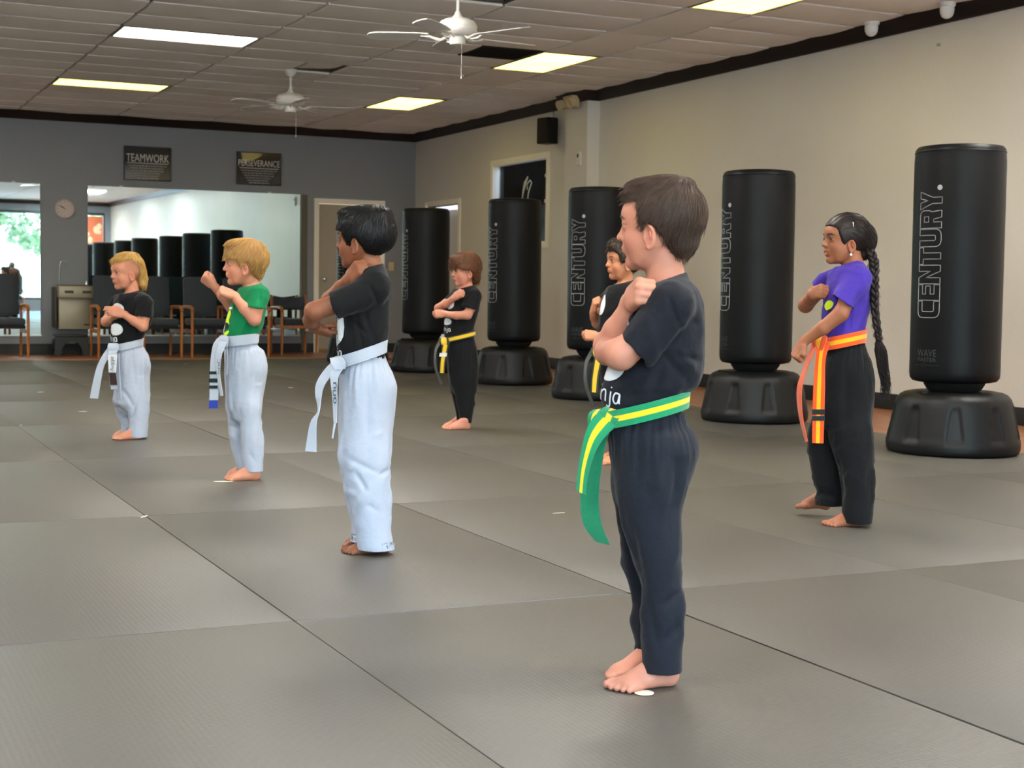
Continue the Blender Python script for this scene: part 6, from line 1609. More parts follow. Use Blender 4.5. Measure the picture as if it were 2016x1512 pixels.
# each fibre ends at its own length
ends = (fr_*K_); kk_ = np.minimum(np.arange(K_+1)[None, :], ends[:, None]); i0 = np.floor(kk_).astype(int); i1 = np.minimum(i0+1, K_); f_ = (kk_-i0)[:, :, None]
ar = np.arange(n_)[:, None]; pth = pth[ar, i0]*(1-f_)+pth[ar, i1]*f_
rad_ = (.0011*np.linspace(1, .35, K_+1))[None, :, None]*np.ones((n_, 1, 1))
V_ = np.stack([pth+rad_*np.array([math.cos(a), math.sin(a), 0]) for a in (0, 2.094, 4.189)], 2); base_ = (np.arange(n_)*(K_+1)*3)[:, None, None]; q_ = (np.arange(K_)*3)[None, :, None]; j_ = np.arange(3)[None, None, :]
Q_ = np.stack([base_+q_+j_, base_+q_+(j_+1) % 3, base_+q_+3+(j_+1) % 3, base_+q_+3+j_], -1).reshape(-1, 4)
np_mesh('braid_tail', V_.reshape(-1, 3), Q_, HM['dark'], k2braid)
b = MB(); b.tube([Vector(tp+V3(.010*math.cos(a), .010*math.sin(a), 0)) for a in np.linspace(0, 2*PI, 16, endpoint=False)], .0035, 6, closed=True); b.build('hair_tie', M['black_plastic'], k2braid)
b = MB(); e_ = k2.H.w(.006, .079, -.058); b.tube([Vector(e_+V3(0, 0, .012)), Vector(e_)], .0010, 5); o = b.build('earring', M['chrome'], k2.root)
b = MB(); bmesh.ops.create_icosphere(b.bm, subdivisions=2, radius=.0055, matrix=Matrix.Translation(Vector(e_-V3(0, 0, .005)))); b.build('pearl', M['white_plastic'], o)
b = MB(); e_ = k2.H.w(.0, .072, .055); b.tube([Vector(e_+V3(-.002, 0, .014)), Vector(e_+V3(.0, -.003, -.014))], [.0022, .0022], 6); b.build('hair_clip', M['chrome'], k2.root)
for z0_, z1_ in ((806, 816), (819, 828)):
    ribbon('tape_band', [k2.P(1599, z0_, .108), k2.P(1599, z1_, .108)], [k2.P(1624, z0_, .118), k2.P(1624, z1_, .118)], M['print_dark'], k2.belt, th=.004)

# ---- 3: the dark-haired boy
k3 = Kid('person', 722, 1085, 'black-haired boy in black tee and white trousers, elbow raised, near the middle', 0)
S3 = dict(h=.0032, hp=.0042, hs=.0042, skin='brown', hairmat=HM['black'], tee=M['black_tee2'], pants=M['white_pants'], xr=(595, 790),
    head=(714, 470, 0, -20, 0, 0, .97), neck=[(733, 548, 0, .044), (729, 526, 0, .0385), (725, 505, 0, .039)],
    torso=[(517, 710, 753, 0, .05), (526, 704, 758, 0, .075), (538, 696, 764, 0, .098), (555, 688, 767, 0, .105), (580, 678, 769, 0, .10), (605, 670, 769, 0, .095), (640, 663, 768, 0, .09), (660, 662, 765, 0, .088), (680, 663, 759, 0, .084), (700, 665, 757, 0, .082), (716, 666, 757, 0, .080)],
    hips=[(700, 668, 757, 0, .080), (712, 668, 762, 0, .088), (735, 668, 774, 0, .102), (764, 666, 783, 0, .110), (808, 665, 779, 0, .110), (857, 665, 773, 0, .102), (888, 667, 771, 0, .098), (920, 670, 769, 0, .09)],
    legs=[[(830, 672, 776, -.05, .060), (888, 672, 771, -.055, .062), (944, 680, 769, -.06, .062), (982, 688, 770, -.06, .060), (1020, 694, 770, -.06, .058), (1050, 699, 772, -.06, .058), (1068, 701, 776, -.06, .060), (1083, 703, 779, -.06, .061)],
          [(830, 666, 760, .05, .060), (888, 666, 755, .05, .060), (944, 672, 750, .052, .058), (997, 683, 748, .055, .054), (1034, 691, 748, .055, .052), (1052, 690, 748, .055, .054), (1066, 687, 748, .055, .056)]],
    feet=[(770, 1087, 673, 1090, True, .95), (748, 1072, 672, 1079, False, .95)],
    arms=[[(736, 575, .075, .037), (680, 592, .115, .034), (618, 613, .125, .030)], [(618, 613, .125, .031), (613, 630, .08, .027), (618, 645, .0, .0195)],
          [(708, 565, -.09, .036), (676, 582, -.08, .030), (650, 590, -.05, .029)], [(650, 590, -.05, .028), (672, 566, -.01, .024), (688, 550, .045, .019)]],
    hands=[((620, 646, -.005), (.86, -.1, -.30), (.1, .3, .9), (.3, -.9, .2), .92, 'point'), ((688, 549, .05), (.55, -.5, .65), (.60, .75, -.2), (0, .3, .9), .95, 'loose')],
    shoulders=[((729, 540, .02, .040), (737, 560, .075, .048)), ((716, 545, -.03, .040), (708, 562, -.085, .044))],
    sleeves=[((738, 568, .072, .054), (656, 603, .120, .0465), (-.93, 0, -.36)), ((708, 566, -.09, .046), (676, 584, -.085, .044), None)],
    collar=((705, 535, 0), (753, 522, 0)), collar_flat=1.2, brow=.0018, iris=(.03, .015, .01),
    pfolds=[((702, 725, .1), (700, 800, .1), .010, .004), ((722, 725, .1), (724, 860, .1), .014, -.004), ((745, 730, .1), (748, 800, .1), .012, .004), ((690, 905, .1), (745, 930, .1), .010, -.004), ((750, 935, .1), (768, 925, .1), .010, -.006), ((700, 930, .1), (722, 965, .1), .009, -.005), ((700, 1053, .1), (772, 1055, .1), .004, -.004), ((720, 990, .1), (750, 1010, .1), .01, -.003), ((735, 860, .1), (755, 850, .1), .009, .004)],
    sfolds=[((728, 560, .1), (745, 600, .1), .008, -.005), ((690, 630, .1), (725, 660, .1), .008, -.005), ((700, 620, .1), (715, 690, .1), .008, -.005), ((715, 610, .1), (740, 680, .1), .010, -.005), ((680, 625, .1), (690, 690, .1), .007, .004)],
    belt=dict(front=(664, 714, 0), back=(758, 682, 0), w=.042, ry=.095, m=M['belt_white'], tails=[
        ('belt_tail', [(655, 711, .05), (636, 732, .06), (623, 755, .065), (621, 777, .065), (626, 809, .06), (611, 833, .06), (601, 888, .06)], [(668, 716, .085), (655, 736, .085), (641, 755, .085), (634, 774, .08), (629, 808, .085), (623, 833, .08), (623, 890, .08)], M['belt_white']),
        ('belt_tail', [(654, 712, .08), (650, 735, .10), (652, 760, .105), (655, 790, .105), (657, 831, .105)], [(678, 722, .11), (667, 740, .115), (664, 762, .115), (664, 790, .115), (663, 833, .115)], M['belt_white']),
        ('belt_cord', [(657, 831, .10), (655, 848, .10), (653, 862, .10)], [(662, 833, .10), (659, 848, .10), (656, 864, .10)], M['belt_white'])],
        knot=[([(650, 706, .06), (652, 716, .10), (660, 728, .11)], [(672, 702, .09), (680, 712, .115), (680, 726, .11)])]),
    hair=dict(poly=[(.10, .030), (.072, .026), (.056, .022), (.046, .0), (.036, -.022), (.022, -.028), (.016, -.004), (.004, .002), (-.010, -.008), (-.022, -.030), (-.030, -.052), (-.050, -.064), (-.08, -.07), (-.15, -.02), (-.15, .16), (.14, .16), (.14, .034)],
        grow=.011, blobs=[((.03, 0, .085), (.06, .055, .026)), ((-.06, 0, .075), (.05, .055, .04)), ((-.085, 0, .02), (.034, .055, .06))], n=2600, L=.022, r=.0008, h=.0036, steps=6, dispamp=.0022, lift=.0018))
build_kid(k3, S3)
chest_print(k3, 'print_shape', blob2d([(-.05, .0), (-.02, -.01), (.03, .004), (.056, .03), (.060, .09), (.03, .094), (-.05, .094)], 2, 6), M['print_white'], 10, k3.P(670, 675, 0)[2]-.006, (712, 650, 0), rad=.09)
chest_print(k3, 'print_lettering', word2d('ninja', .040, .10, x0=.0, rot=.1), M['print_white'], 14, k3.P(670, 700, 0)[2]-.006, (712, 690, 0), rad=.085)

# ---- 4: the boy in green
k4 = Kid('person', 482, 941, 'blond boy in green tee and white belt punching with both fists', 0)
S4 = dict(h=.0036, hp=.0048, hs=.0046, skin='fair', hairmat=HM['blond'], tee=M['green_tee'], pants=M['white_pants'], xr=(395, 540),
    head=(481, 519, 0, 4, 0, 0, 1.0), neck=[(499, 580, 0, .042), (497, 566, 0, .037), (494, 548, 0, .038)],
    torso=[(560, 478, 514, 0, .05), (566, 472, 520, 0, .075), (574, 468, 526, 0, .095), (590, 462, 529, 0, .105), (607, 453, 525, 0, .10), (630, 445, 521, 0, .095), (645, 442, 518, 0, .092), (660, 441, 508, 0, .088), (680, 441, 504, 0, .084)],
    hips=[(668, 442, 505, 0, .084), (680, 442, 508, 0, .09), (692, 441, 521, 0, .10), (725, 441, 528, 0, .108), (756, 442, 523, 0, .104), (788, 445, 517, 0, .098), (820, 447, 515, 0, .09)],
    legs=[[(760, 452, 522, -.05, .058), (800, 462, 516, -.052, .058), (826, 469, 515, -.055, .057), (862, 473, 518, -.06, .056), (905, 476, 519, -.06, .056), (929, 480, 519, -.06, .057)],
          [(760, 444, 510, .05, .056), (800, 446, 505, .05, .056), (830, 448, 500, .052, .054), (873, 454, 498, .055, .050), (905, 461, 496, .055, .048), (925, 466, 495, .055, .048)]],
    feet=[(513, 945, 441, 946, True, .98), (502, 935, 443, 939, False, .98)],
    arms=[[(510, 580, .08, .036), (504, 608, .11, .032), (501, 629, .12, .029)], [(501, 629, .12, .029), (482, 608, .12, .026), (461, 583, .10, .0185)],
          [(488, 582, -.09, .034), (470, 598, -.11, .030), (456, 604, -.10, .028)], [(456, 604, -.10, .028), (438, 583, -.07, .023), (422, 564, -.04, .0175)]],
    hands=[((459, 581, .10), (-.80, -.1, .30), (-.1, .6, -.75), (-.2, .8, .6), .98, 'fist'), ((420, 562, -.04), (-.72, -.15, .55), (.2, .5, .6), (0, -.8, .4), .95, 'fist')],
    shoulders=[((500, 570, .02, .038), (508, 580, .075, .046)), ((492, 572, -.03, .038), (486, 582, -.085, .042))],
    sleeves=[((510, 582, .078, .050), (503, 606, .108, .046), (-.15, 0, -.99)), ((487, 584, -.088, .043), (474, 596, -.10, .042), None)],
    collar=((478, 568, 0), (514, 560, 0)), collar_flat=1.2, brow=.0014, iris=(.06, .09, .11), face=dict(smile=.5),
    pfolds=[((471, 800, .1), (474, 905, .1), .010, -.006), ((462, 735, .1), (462, 790, .1), .014, -.004), ((485, 690, .1), (484, 790, .1), .014, .004), ((505, 700, .1), (500, 780, .1), .014, -.004), ((490, 890, .1), (508, 920, .1), .010, -.005), ((452, 838, 0), (468, 846, 0), .010, -.005)],
    sfolds=[((512, 575, .1), (512, 620, .1), .008, -.005), ((508, 645, .1), (485, 655, .1), .01, -.005), ((512, 600, .1), (506, 645, .1), .010, .004)],
    belt=dict(front=(441, 673, 0), back=(506, 666, 0), w=.044, ry=.098, m=M['belt_white'], double=.004, tails=[
        ('belt_tail', [(434, 661, .06), (421, 676, .07), (416, 700, .075), (414, 725, .08), (413, 767, .08), (412, 803, .08)], [(444, 664, .09), (431, 680, .095), (427, 700, .10), (425, 729, .10), (430, 767, .10), (428, 802, .10)], M['belt_white']),
        ('belt_tail', [(436, 668, .09), (429, 685, .11), (425, 703, .11), (427, 735, .11), (434, 780, .11)], [(449, 670, .115), (441, 688, .125), (436, 703, .125), (433, 735, .125), (439, 779, .125)], M['belt_white']),
        ('belt_cord', [(446, 680, .10), (447, 705, .10), (446, 737, .10)], [(448, 680, .10), (449, 705, .10), (448, 737, .10)], M['belt_white'])],
        knot=[([(436, 660, .07), (433, 668, .09), (438, 680, .09)], [(449, 662, .10), (450, 670, .12), (447, 682, .11)])]),
    hair=dict(poly=[(.11, .016), (.078, .016), (.044, .020), (.035, .0), (.023, -.022), (.014, -.008), (.004, .006), (-.008, .004), (-.020, -.020), (-.030, -.045), (-.036, -.066), (-.062, -.082), (-.10, -.06), (-.15, -.0), (-.15, .15), (.14, .15), (.14, .02)],
        grow=.0125, blobs=[((.02, 0, .085), (.07, .06, .03)), ((-.055, 0, -.035), (.038, .05, .045))], n=2000, L=.034, r=.0009, h=.0042, steps=7, dispamp=.0020, lift=.0012, lvar=.25))
build_kid(k4, S4)
kx = dict(axis=(478, 650, 0), rad=.09)
chest_print(k4, 'print_shape', blob2d([(-.03, .0), (.01, -.012), (.035, .0), (.03, .02), (.036, .05), (.012, .068), (-.01, .05), (-.03, .03)], 3, 5), M['print_lime'], 20, k4.P(445, 636, 0)[2]-.005, **kx)
chest_print(k4, 'print_shape', blob2d([(-.02, 0), (.02, -.004), (.036, .012), (.02, .026), (-.01, .024)], 3, 5), M['print_dark'], 20, k4.P(445, 646, 0)[2], off=.0018, **kx)
chest_print(k4, 'print_shape', blob2d([(-.03, 0), (.0, -.012), (.03, -.004), (.044, .016), (.03, .014), (.005, .006)], 3, 5), M['print_lime'], 18, k4.P(445, 657, 0)[2], **kx)
chest_print(k4, 'print_shape', blob2d([(-.02, 0), (.008, -.004), (.012, .03), (-.005, .045), (-.02, .03)], 3, 5), M['print_white'], 10, k4.P(445, 656, 0)[2], off=.0022, **kx)
chest_print(k4, 'print_shape', blob2d([(-.02, 0), (.03, .0), (.03, .010), (-.02, .010)], 2, 3), M['print_white'], 24, k4.P(450, 606, 0)[2]-.006, **kx)
for a_, c_, m_ in ((731, 737, 'print_dark'), (745, 753, 'print_dark'), (759, 765, 'print_dark'), (788, 804, 'blue_tip')):
    if m_ == 'blue_tip': M['blue_tip'] = mat('blue_tape', (38, 62, 160), .6)
    ribbon('tape_band', [k4.P(412.5, a_, .08), k4.P(411.5, c_, .08)], [k4.P(427+(a_-731)*.03, a_, .105), k4.P(428, c_, .103)], M[m_], k4.belt, th=.0045)

# ---- 5: the smallest boy
k5 = Kid('person', 256, 862, 'smallest boy at the left, blond mullet, black tee, white belt tag, hands clasped', 0)
def shave(q):
    m_ = (np.clip((q[:, 2]-.0)/.03, 0, 1)*np.clip((.075-q[:, 2])/.02, 0, 1)*np.clip((.045-q[:, 0])/.015, 0, 1)*np.clip((np.abs(q[:, 1])-.03)/.02, 0, 1))[:, None]; return 1-m_*np.array([.22, .26, .32])
S5 = dict(h=.0038, hp=.005, hs=.0048, skin='fair', hairmat=HM['gold'], tee=M['black_tee2'], pants=M['white_pants'], xr=(172, 310),
    head=(249, 535, 0, 25, -3, 0, 1.0), neck=[(263, 586, 0, .044), (261, 577, 0, .038), (259, 562, 0, .039)],
    torso=[(572, 248, 276, 0, .05), (578, 238, 284, 0, .085), (586, 228, 293, 0, .105), (600, 223, 302, 0, .11), (620, 221, 303, 0, .105), (640, 219, 297, 0, .10), (655, 218, 288, 0, .096), (668, 218, 280, 0, .092), (684, 221, 279, 0, .088)],
    hips=[(674, 222, 279, 0, .088), (684, 221, 284, 0, .094), (700, 220, 293, 0, .104), (718, 221, 297, 0, .108), (740, 223, 296, 0, .106), (765, 224, 296, 0, .10), (790, 224, 295, 0, .095), (805, 226, 294, 0, .085)],
    legs=[[(745, 236, 296, -.05, .062), (783, 242, 295, -.055, .062), (810, 250, 294, -.06, .060), (835, 254, 293, -.06, .058), (851, 252, 292, -.06, .060), (862, 253, 291, -.06, .060)],
          [(745, 224, 284, .05, .06), (783, 223, 278, .052, .058), (800, 225, 275, .055, .056), (820, 230, 272, .055, .050), (840, 238, 270, .055, .046), (852, 238, 270, .055, .048)]],
    feet=[(280, 864, 222, 866, True, .92), (268, 857, 221, 861, False, .92)],
    arms=[[(284, 596, .09, .036), (284, 622, .115, .033), (281, 642, .12, .030)], [(281, 642, .12, .030), (264, 632, .13, .026), (245, 620, .125, .0185)],
          [(232, 598, -.09, .034), (218, 620, -.11, .031), (209, 633, -.08, .030)], [(209, 633, -.08, .030), (220, 628, .0, .026), (231, 620, .075, .0185)]],
    hands=[((242, 618, .125), (-.98, -.05, .22), (.05, .95, -.3), (0, .2, 1), .95, 'flat'), ((231, 619, .060), (.75, -.35, .45), (.5, .8, .0), (0, -.3, .9), .90, 'loose')],
    shoulders=[((268, 584, .02, .042), (282, 594, .08, .048)), ((246, 586, -.03, .042), (234, 596, -.085, .044))],
    sleeves=[((284, 598, .085, .052), (283, 624, .112, .049), (-.1, 0, -1)), ((232, 600, -.09, .045), (222, 616, -.105, .044), None)],
    collar=((246, 580, 0), (276, 573, 0)), collar_flat=1.15, brow=.0012, iris=(.06, .09, .11),
    pfolds=[((240, 765, .1), (262, 800, .1), .014, -.007), ((268, 795, .1), (256, 830, .1), .010, -.007), ((246, 700, .1), (244, 740, .1), .012, .005), ((262, 700, .1), (266, 760, .1), .014, -.005), ((280, 700, .1), (284, 800, .1), .014, .005), ((254, 852, .1), (292, 851, .1), .005, -.005), ((228, 800, 0), (252, 815, 0), .012, -.007)],
    sfolds=[((270, 600, .1), (272, 640, .1), .012, -.005), ((290, 650, .1), (255, 668, .1), .012, -.005)],
    belt=dict(front=(220, 686, 0), back=(280, 673, 0), w=.040, ry=.102, m=M['belt_white'], tails=[
        ('belt_tail', [(219, 678, .08), (207, 692, .09), (192, 719, .09), (183, 752, .09), (177, 784, .09)], [(226, 688, .11), (214, 704, .11), (204, 724, .11), (198, 755, .11), (193, 785, .11)], M['belt_white']),
        ('belt_tail', [(214, 688, .11), (213, 705, .125), (214, 729, .125), (216, 751, .125), (219, 767, .125)], [(232, 686, .125), (229, 700, .135), (227, 732, .135), (229, 751, .135), (231, 765, .135)], M['belt_white']),
        ('belt_cord', [(233, 695, .12), (235, 740, .12), (238, 786, .12)], [(235, 695, .12), (237, 740, .12), (240, 785, .12)], M['belt_white'])],
        knot=[([(214, 676, .09), (212, 685, .11), (218, 696, .11)], [(232, 676, .12), (234, 686, .13), (230, 697, .12)])]),
    hair=dict(poly=[(.12, .048), (.082, .050), (.040, .066), (-.005, .068), (-.040, .045), (-.052, .010), (-.054, -.03), (-.050, -.085), (-.07, -.13), (-.15, -.12), (-.16, .15), (.14, .15), (.14, .06)],
        grow=.006, blobs=[((-.074, 0, -.01), (.044, .060, .055)), ((-.090, .03, -.045), (.026, .026, .026)), ((-.096, -.02, -.040), (.026, .03, .026)), ((-.080, .04, -.075), (.024, .022, .022)), ((-.092, .0, -.08), (.026, .03, .024)), ((-.078, -.04, -.078), (.024, .022, .022)), ((-.01, 0, .095), (.07, .045, .018)), ((.055, 0, .072), (.03, .045, .014))], n=1700, L=.045, r=.0010, h=.0042, steps=9, dispamp=.003, wave=.6, lift=.003),
    tint=dict(extra=shave))
build_kid(k5, S5)
chest_print(k5, 'print_shape', blob2d(ring_pts(14, (.046, .034)), 3, 7), M['print_white'], 38, k5.P(235, 648, 0)[2], (258, 640, 0), rad=.1)
chest_print(k5, 'print_shape', blob2d(ring_pts(14, (.046, .034)), 3, 7), M['print_white'], 42, k5.P(242, 608, 0)[2], (258, 620, 0), rad=.1)
chest_print(k5, 'print_lettering', word2d('ninja', .046, .12, x0=.0), M['print_white'], 20, k5.P(235, 672, 0)[2], (256, 668, 0), rad=.095)
ribbon('belt_tag', [k5.P(212.5, 699, .136), k5.P(214, 732, .136)], [k5.P(231, 697, .145), k5.P(228.5, 733, .145)], M['print_white'], k5.belt, th=.004)
ribbon('belt_patch', [k5.P(214.5, 734, .134), k5.P(217.5, 758, .134)], [k5.P(228, 734, .145), k5.P(230.5, 758, .145)], mat('black_red_patch', (44, 22, 18), .6, .6, 60), k5.belt, th=.0045)
def strap_text(k, word, corners, m, parent, name='handwriting', sw=.10):
    """write along a strap: corners = start-left, start-right, end-left, end-right (the word reads from end to start)"""
    V, faces = word2d(word, 1.0, sw); V = np.array(V); mn, mx_ = V.min(0), V.max(0); U = (V-mn)/(mx_-mn)
    A, B_, C_, D_ = [k.P(*c) for c in corners]; out = []
    for u, v in U:
        v = 1-v; p = (A*(1-v)+B_*v)*(1-u)+(C_*(1-v)+D_*v)*u; out.append(tuple(p-V3(0, .0042, 0)))
    me = bpy.data.meshes.new(name); me.from_pydata(out, [], faces); link_mesh(name, me, parent, m)
strap_text(k5, 'Auggie', [(216, 730, .141), (226, 730, .147), (216, 702, .142), (227, 702, .149)], M['ink'], k5.belt)
strap_text(k3, 'anu', [(656, 795, .113), (662.5, 795, .118), (654, 752, .113), (663, 752, .118)], M['ink'], k3.belt, sw=.12)
strap_text(k4, 'onC', [(428, 737, .118), (432, 737, .125), (427.5, 706, .118), (434.5, 706, .125)], M['ink'], k4.belt, sw=.10)

# ---- 6: the brown-haired boy at the back, 7: the curly boy hidden behind the front boy
S6 = dict(h=.004, hp=.005, hs=.0048, skin='pink', hairmat=HM['auburn'], tee=M['black_tee2'], pants=M['black_pants'], xr=(850, 955),
    head=(915, 531, 0, 24, -6, 0, 1.0), neck=[(920, 575, 0, .042), (919, 566, 0, .036), (918, 552, 0, .038)],
    torso=[(562, 906, 932, 0, .05), (567, 899, 939, 0, .08), (575, 890, 945, 0, .10), (590, 883, 947, 0, .108), (606, 879, 944, 0, .10), (625, 876, 939, 0, .096), (645, 874, 934, 0, .09), (660, 874, 933, 0, .086), (675, 875, 933, 0, .085)],
    hips=[(664, 875, 933, 0, .085), (674, 875, 936, 0, .09), (690, 876, 940, 0, .098), (715, 879, 943, 0, .10), (748, 883, 941, 0, .095), (770, 887, 937, 0, .085)],
    legs=[[(725, 890, 942, -.045, .052), (750, 893, 941, -.048, .052), (779, 897, 936, -.05, .050), (805, 902, 933, -.052, .047), (834, 905, 929, -.054, .044)],
          [(725, 882, 930, .045, .050), (755, 886, 928, .048, .050), (779, 890, 925, .05, .046), (815, 897, 923, .052, .042), (831, 899, 922, .054, .040)]],
    feet=[(926, 845, 872, 846, True, .98), (916, 839, 870, 843, False, .98)],
    arms=[[(934, 582, .085, .035), (928, 604, .11, .031), (920, 620, .12, .029)], [(920, 620, .12, .029), (898, 621, .12, .025), (876, 618, .10, .0185)],
          [(897, 582, -.09, .033), (878, 598, -.09, .030), (864, 607, -.03, .029)], [(864, 607, -.03, .029), (878, 598, .05, .025), (893, 588, .11, .0185)]],
    hands=[((874, 618, .10), (-.97, 0, .0), (0, .9, -.4), (0, .4, .9), .9, 'loose'), ((895, 585, .115), (.65, -.5, .45), (.65, .7, -.2), (-.1, .3, .9), .95, 'fist')],
    shoulders=[((922, 573, .02, .038), (932, 582, .078, .045)), ((908, 574, -.03, .038), (899, 582, -.085, .042))],
    sleeves=[((934, 584, .082, .048), (925, 607, .112, .045), (-.3, 0, -.95)), ((898, 584, -.09, .043), (885, 596, -.10, .042), None)],
    collar=((905, 570, 0), (933, 563, 0)), collar_flat=1.2, brow=.0013, iris=(.04, .03, .02),
    belt=dict(front=(876, 670, 0), back=(934, 656, 0), w=.036, ry=.096, m=M['belt_kyk'], tails=[
        ('belt_tail', [(872, 668, .09), (869, 690, .105), (866, 712, .105), (865, 734, .105)], [(886, 672, .115), (881, 692, .12), (877, 712, .12), (875, 735, .12)], M['belt_kyk']),
        ('belt_tail', [(864, 670, .06), (856, 689, .065), (855, 722, .065), (867, 757, .065)], [(871, 672, .09), (860, 692, .09), (860, 722, .09), (871, 755, .09)], M['belt_dark_back'])],
        knot=[([(866, 666, .07), (865, 674, .09), (870, 682, .09)], [(882, 664, .11), (884, 673, .12), (882, 682, .11)])]),
    hair=dict(poly=[(.12, .012), (.078, .015), (.045, .004), (.014, -.004), (-.010, -.006), (-.022, -.030), (-.028, -.085), (-.06, -.112), (-.16, -.08), (-.16, .16), (.15, .16), (.15, .01)],
        grow=.0125, blobs=[((.03, 0, .07), (.065, .06, .035)), ((-.062, 0, -.045), (.040, .056, .055))], n=1500, L=.040, r=.0010, h=.0042, steps=7, dispamp=.0026, lift=.002))
k6 = Kid('person', 900, 843, 'brown-haired boy in black with a yellow-striped belt between two bags at the back', 0)
build_kid(k6, S6)
kx = dict(axis=(910, 640, 0), rad=.092)
chest_print(k6, 'print_shape', blob2d([(-.03, 0), (0, -.012), (.03, .0), (.04, .03), (.03, .055), (.0, .05), (-.02, .07)], 3, 5), M['print_white'], 34, k6.P(892, 605, 0)[2], **kx)
chest_print(k6, 'print_shape', blob2d(ring_pts(12, (.035, .022)), 3, 5), M['print_white'], 28, k6.P(892, 633, 0)[2], **kx)
chest_print(k6, 'print_lettering', word2d('ninja', .036, .10), M['print_white'], 24, k6.P(892, 652, 0)[2], **kx)
ribbon('tape_band', [k6.P(866, 695, .106), k6.P(865, 702, .106)], [k6.P(880, 695, .124), k6.P(879, 702, .124)], M['print_white'], k6.belt, th=.0055)
def remap(o, key=None):
    """same build, moved and enlarged in the photo frame"""
    X = lambda x: (x-900)*1.28+1208
    Y = lambda y: (y-842)*1.28+910
    def pt(p): return (X(p[0]), Y(p[1]))+tuple(p[2:])
    S = dict(o); S['xr'] = (1130, 1290)
    S['head'] = (1227, 513, 0, 22, 0, 0, 1.0)
    S['neck'] = [pt(p) for p in o['neck']]
    for k_ in ('torso', 'hips'): S[k_] = [(Y(a), X(b), X(c), d, e) for a, b, c, d, e in o[k_]]
    S['legs'] = [[(Y(a), X(b), X(c), d, e) for a, b, c, d, e in L] for L in o['legs']]
    S['feet'] = [(X(f[0]), Y(f[1]), X(f[2]), Y(f[3]), f[4], f[5]) for f in o['feet']]
    S['shoulders'] = [(pt(a), pt(b)) for a, b in o['shoulders']]; S['collar'] = tuple(pt(p) for p in o['collar'])
    S['sleeves'] = [(pt(a), pt(b), n) for a, b, n in o['sleeves']]
    b_ = dict(o['belt']); b_['front'] = pt(b_['front']); b_['back'] = pt(b_['back']); b_['tails'] = [(n, [pt(p) for p in L], [pt(p) for p in R_], m) for n, L, R_, m in b_['tails']]; b_['knot'] = [([pt(p) for p in L], [pt(p) for p in R_]) for L, R_ in b_['knot']]; S['belt'] = b_
    return S
S7 = remap(S6)
S7.update(skin='tan', hairmat=HM['curly'], pants=M['black_pants'],
    arms=[[(1250, 578, .085, .036), (1245, 620, .11, .031), (1238, 652, .12, .029)], [(1238, 652, .12, .029), (1205, 660, .11, .025), (1176, 662, .08, .0185)],
          [(1204, 578, -.09, .034), (1186, 612, -.12, .030), (1176, 636, -.12, .029)], [(1176, 636, -.12, .029), (1170, 625, -.09, .023), (1168, 615, -.05, .019)]],
    hands=[((1174, 662, .08), (-.95, 0, .1), (0, .9, -.4), (0, .4, .9), .95, 'loose'), ((1168, 614, -.05), (.12, -.35, .92), (.85, .2, -.2), (-.1, .8, .3), 1.0, 'loose')],
    hair=dict(poly=[(.11, .048), (.070, .046), (.052, .030), (.044, .0), (.034, -.018), (.018, -.010), (.0, .0), (-.012, -.010), (-.022, -.035), (-.035, -.07), (-.08, -.08), (-.16, .0), (-.16, .16), (.15, .16), (.15, .06)],
        grow=.012, blobs=[((.072, .02, .070), (.022, .024, .02)), ((.062, -.02, .078), (.024, .024, .02)), ((.03, .0, .095), (.05, .05, .026)), ((-.05, 0, .09), (.05, .05, .03))], n=1500, L=.035, r=.0011, h=.0042, steps=8, dispamp=.0045, wave=.8, lift=.006))
k7 = Kid('person', 1215, 908, 'curly dark-haired boy in black, mostly hidden behind the front boy', 0)
build_kid(k7, S7)
chest_print(k7, 'print_shape', blob2d([(-.02, -.02), (.02, -.02), (.034, .03), (.024, .075), (.006, .08), (-.008, .03)], 3, 5), M['print_white'], 20, k7.P(1205, 604, 0)[2]-.02, (1222, 610, 0), rad=.1)
print('script seconds', round(time.time()-T0, 1))

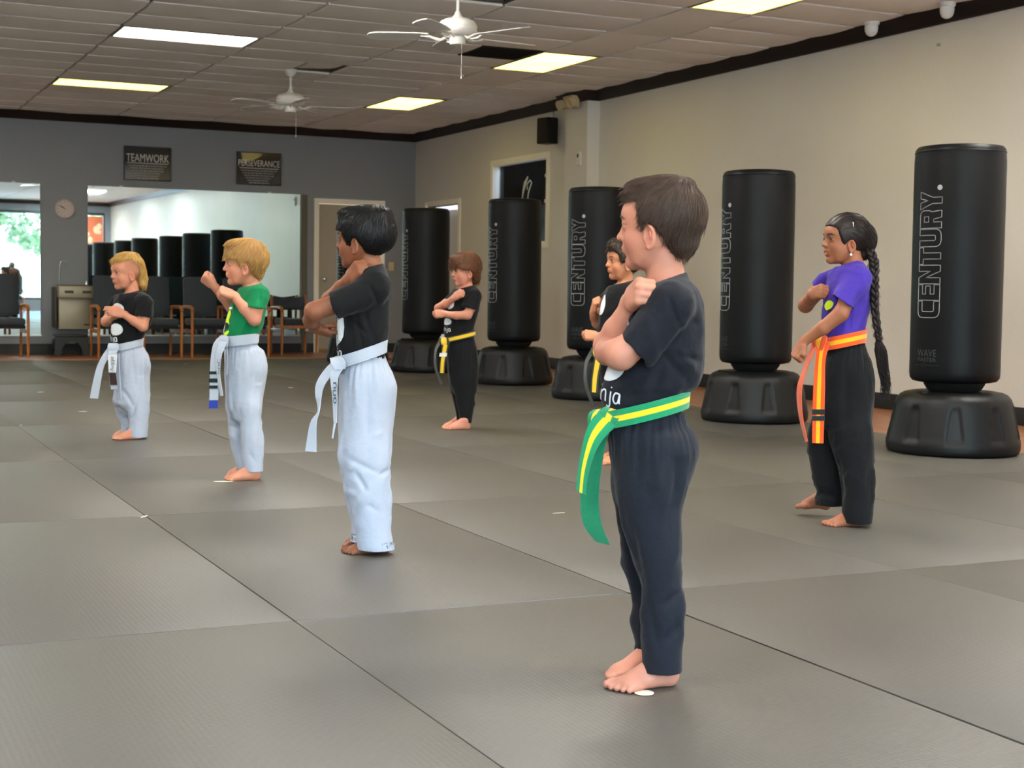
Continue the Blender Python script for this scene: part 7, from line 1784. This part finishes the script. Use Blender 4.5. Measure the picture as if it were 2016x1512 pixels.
# ---- an adult seated by the front window, seen only in the left mirror
sa = empty('person', (5.05, -1.7, 0), 0, 'seated adult in a dark tee by the shop-front window, seen only in the left mirror', 'person')
B_ = Field((-.4, -.65, -.01), (.4, .45, 1.40), .010)
B_.loft([(.44, 0, .05, .17, .12), (.60, 0, .06, .15, .11), (.80, 0, .06, .16, .115), (.95, 0, .05, .19, .12), (1.03, 0, .04, .17, .09), (1.07, 0, .04, .08, .07)], k=.03)
for sx in (-1, 1):
    B_.cone((sx*.10, .05, .50), (sx*.13, -.38, .50), .085, .062, .03); B_.cone((sx*.13, -.38, .48), (sx*.12, -.34, .08), .055, .04, .02)
    B_.ell((sx*.12, -.42, .04), (.045, .12, .04), None, .02); B_.cone((sx*.18, .04, 1.00), (sx*.22, -.05, .74), .048, .04, .02); B_.cone((sx*.22, -.05, .74), (sx*.10, -.26, .64), .038, .028, .02)
    hand(B_, V3(sx*.10, -.26, .64), (-sx*.3, -.9, -.1), (0, 0, -1), (-sx, -.1, 0), 1.3, 'loose')
B_.cone((0, .04, 1.04), (0, .01, 1.14), .055, .052, .02)
HA = HeadFrame((0, -.01, 1.24), 90, -12, 0, 1.05); head(B_, HA)
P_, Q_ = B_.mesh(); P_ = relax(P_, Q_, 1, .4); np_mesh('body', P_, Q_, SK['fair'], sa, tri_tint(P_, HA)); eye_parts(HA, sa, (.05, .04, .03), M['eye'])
make_hair(HA, [(.12, .05), (.06, .045), (.03, .0), (.0, -.01), (-.03, -.05), (-.16, -.06), (-.16, .16), (.14, .16)], HM['brown'], sa, n=200, h=.007)
G_ = Field((-.4, -.2, .4), (.4, .3, 1.15), .010); G_.loft([(.46, 0, .05, .185, .135), (.60, 0, .06, .165, .125), (.80, 0, .06, .175, .13), (.95, 0, .05, .205, .135), (1.04, 0, .04, .18, .10), (1.07, 0, .04, .09, .08)], k=.02)
for sx in (-1, 1): G_.cone((sx*.18, .04, 1.00), (sx*.215, -.02, .82), .062, .058, .02)
cloth('tee_shirt', G_, M['black_tee2'], sa)
G_ = Field((-.4, -.55, .05), (.4, .3, .62), .010); G_.loft([(.42, 0, .05, .175, .13), (.54, 0, .06, .17, .125)], k=.02)
for sx in (-1, 1): G_.cone((sx*.10, .05, .50), (sx*.13, -.38, .50), .095, .075, .03); G_.cone((sx*.13, -.38, .48), (sx*.12, -.34, .12), .068, .058, .02)
cloth('trousers', G_, M['navy_pants'], sa)
c = copy_tree(hi); c.location = (5.05, -1.50, -.03); c.rotation_euler.z = 0; c['label'] = 'charcoal waiting chair under the seated adult by the front window'
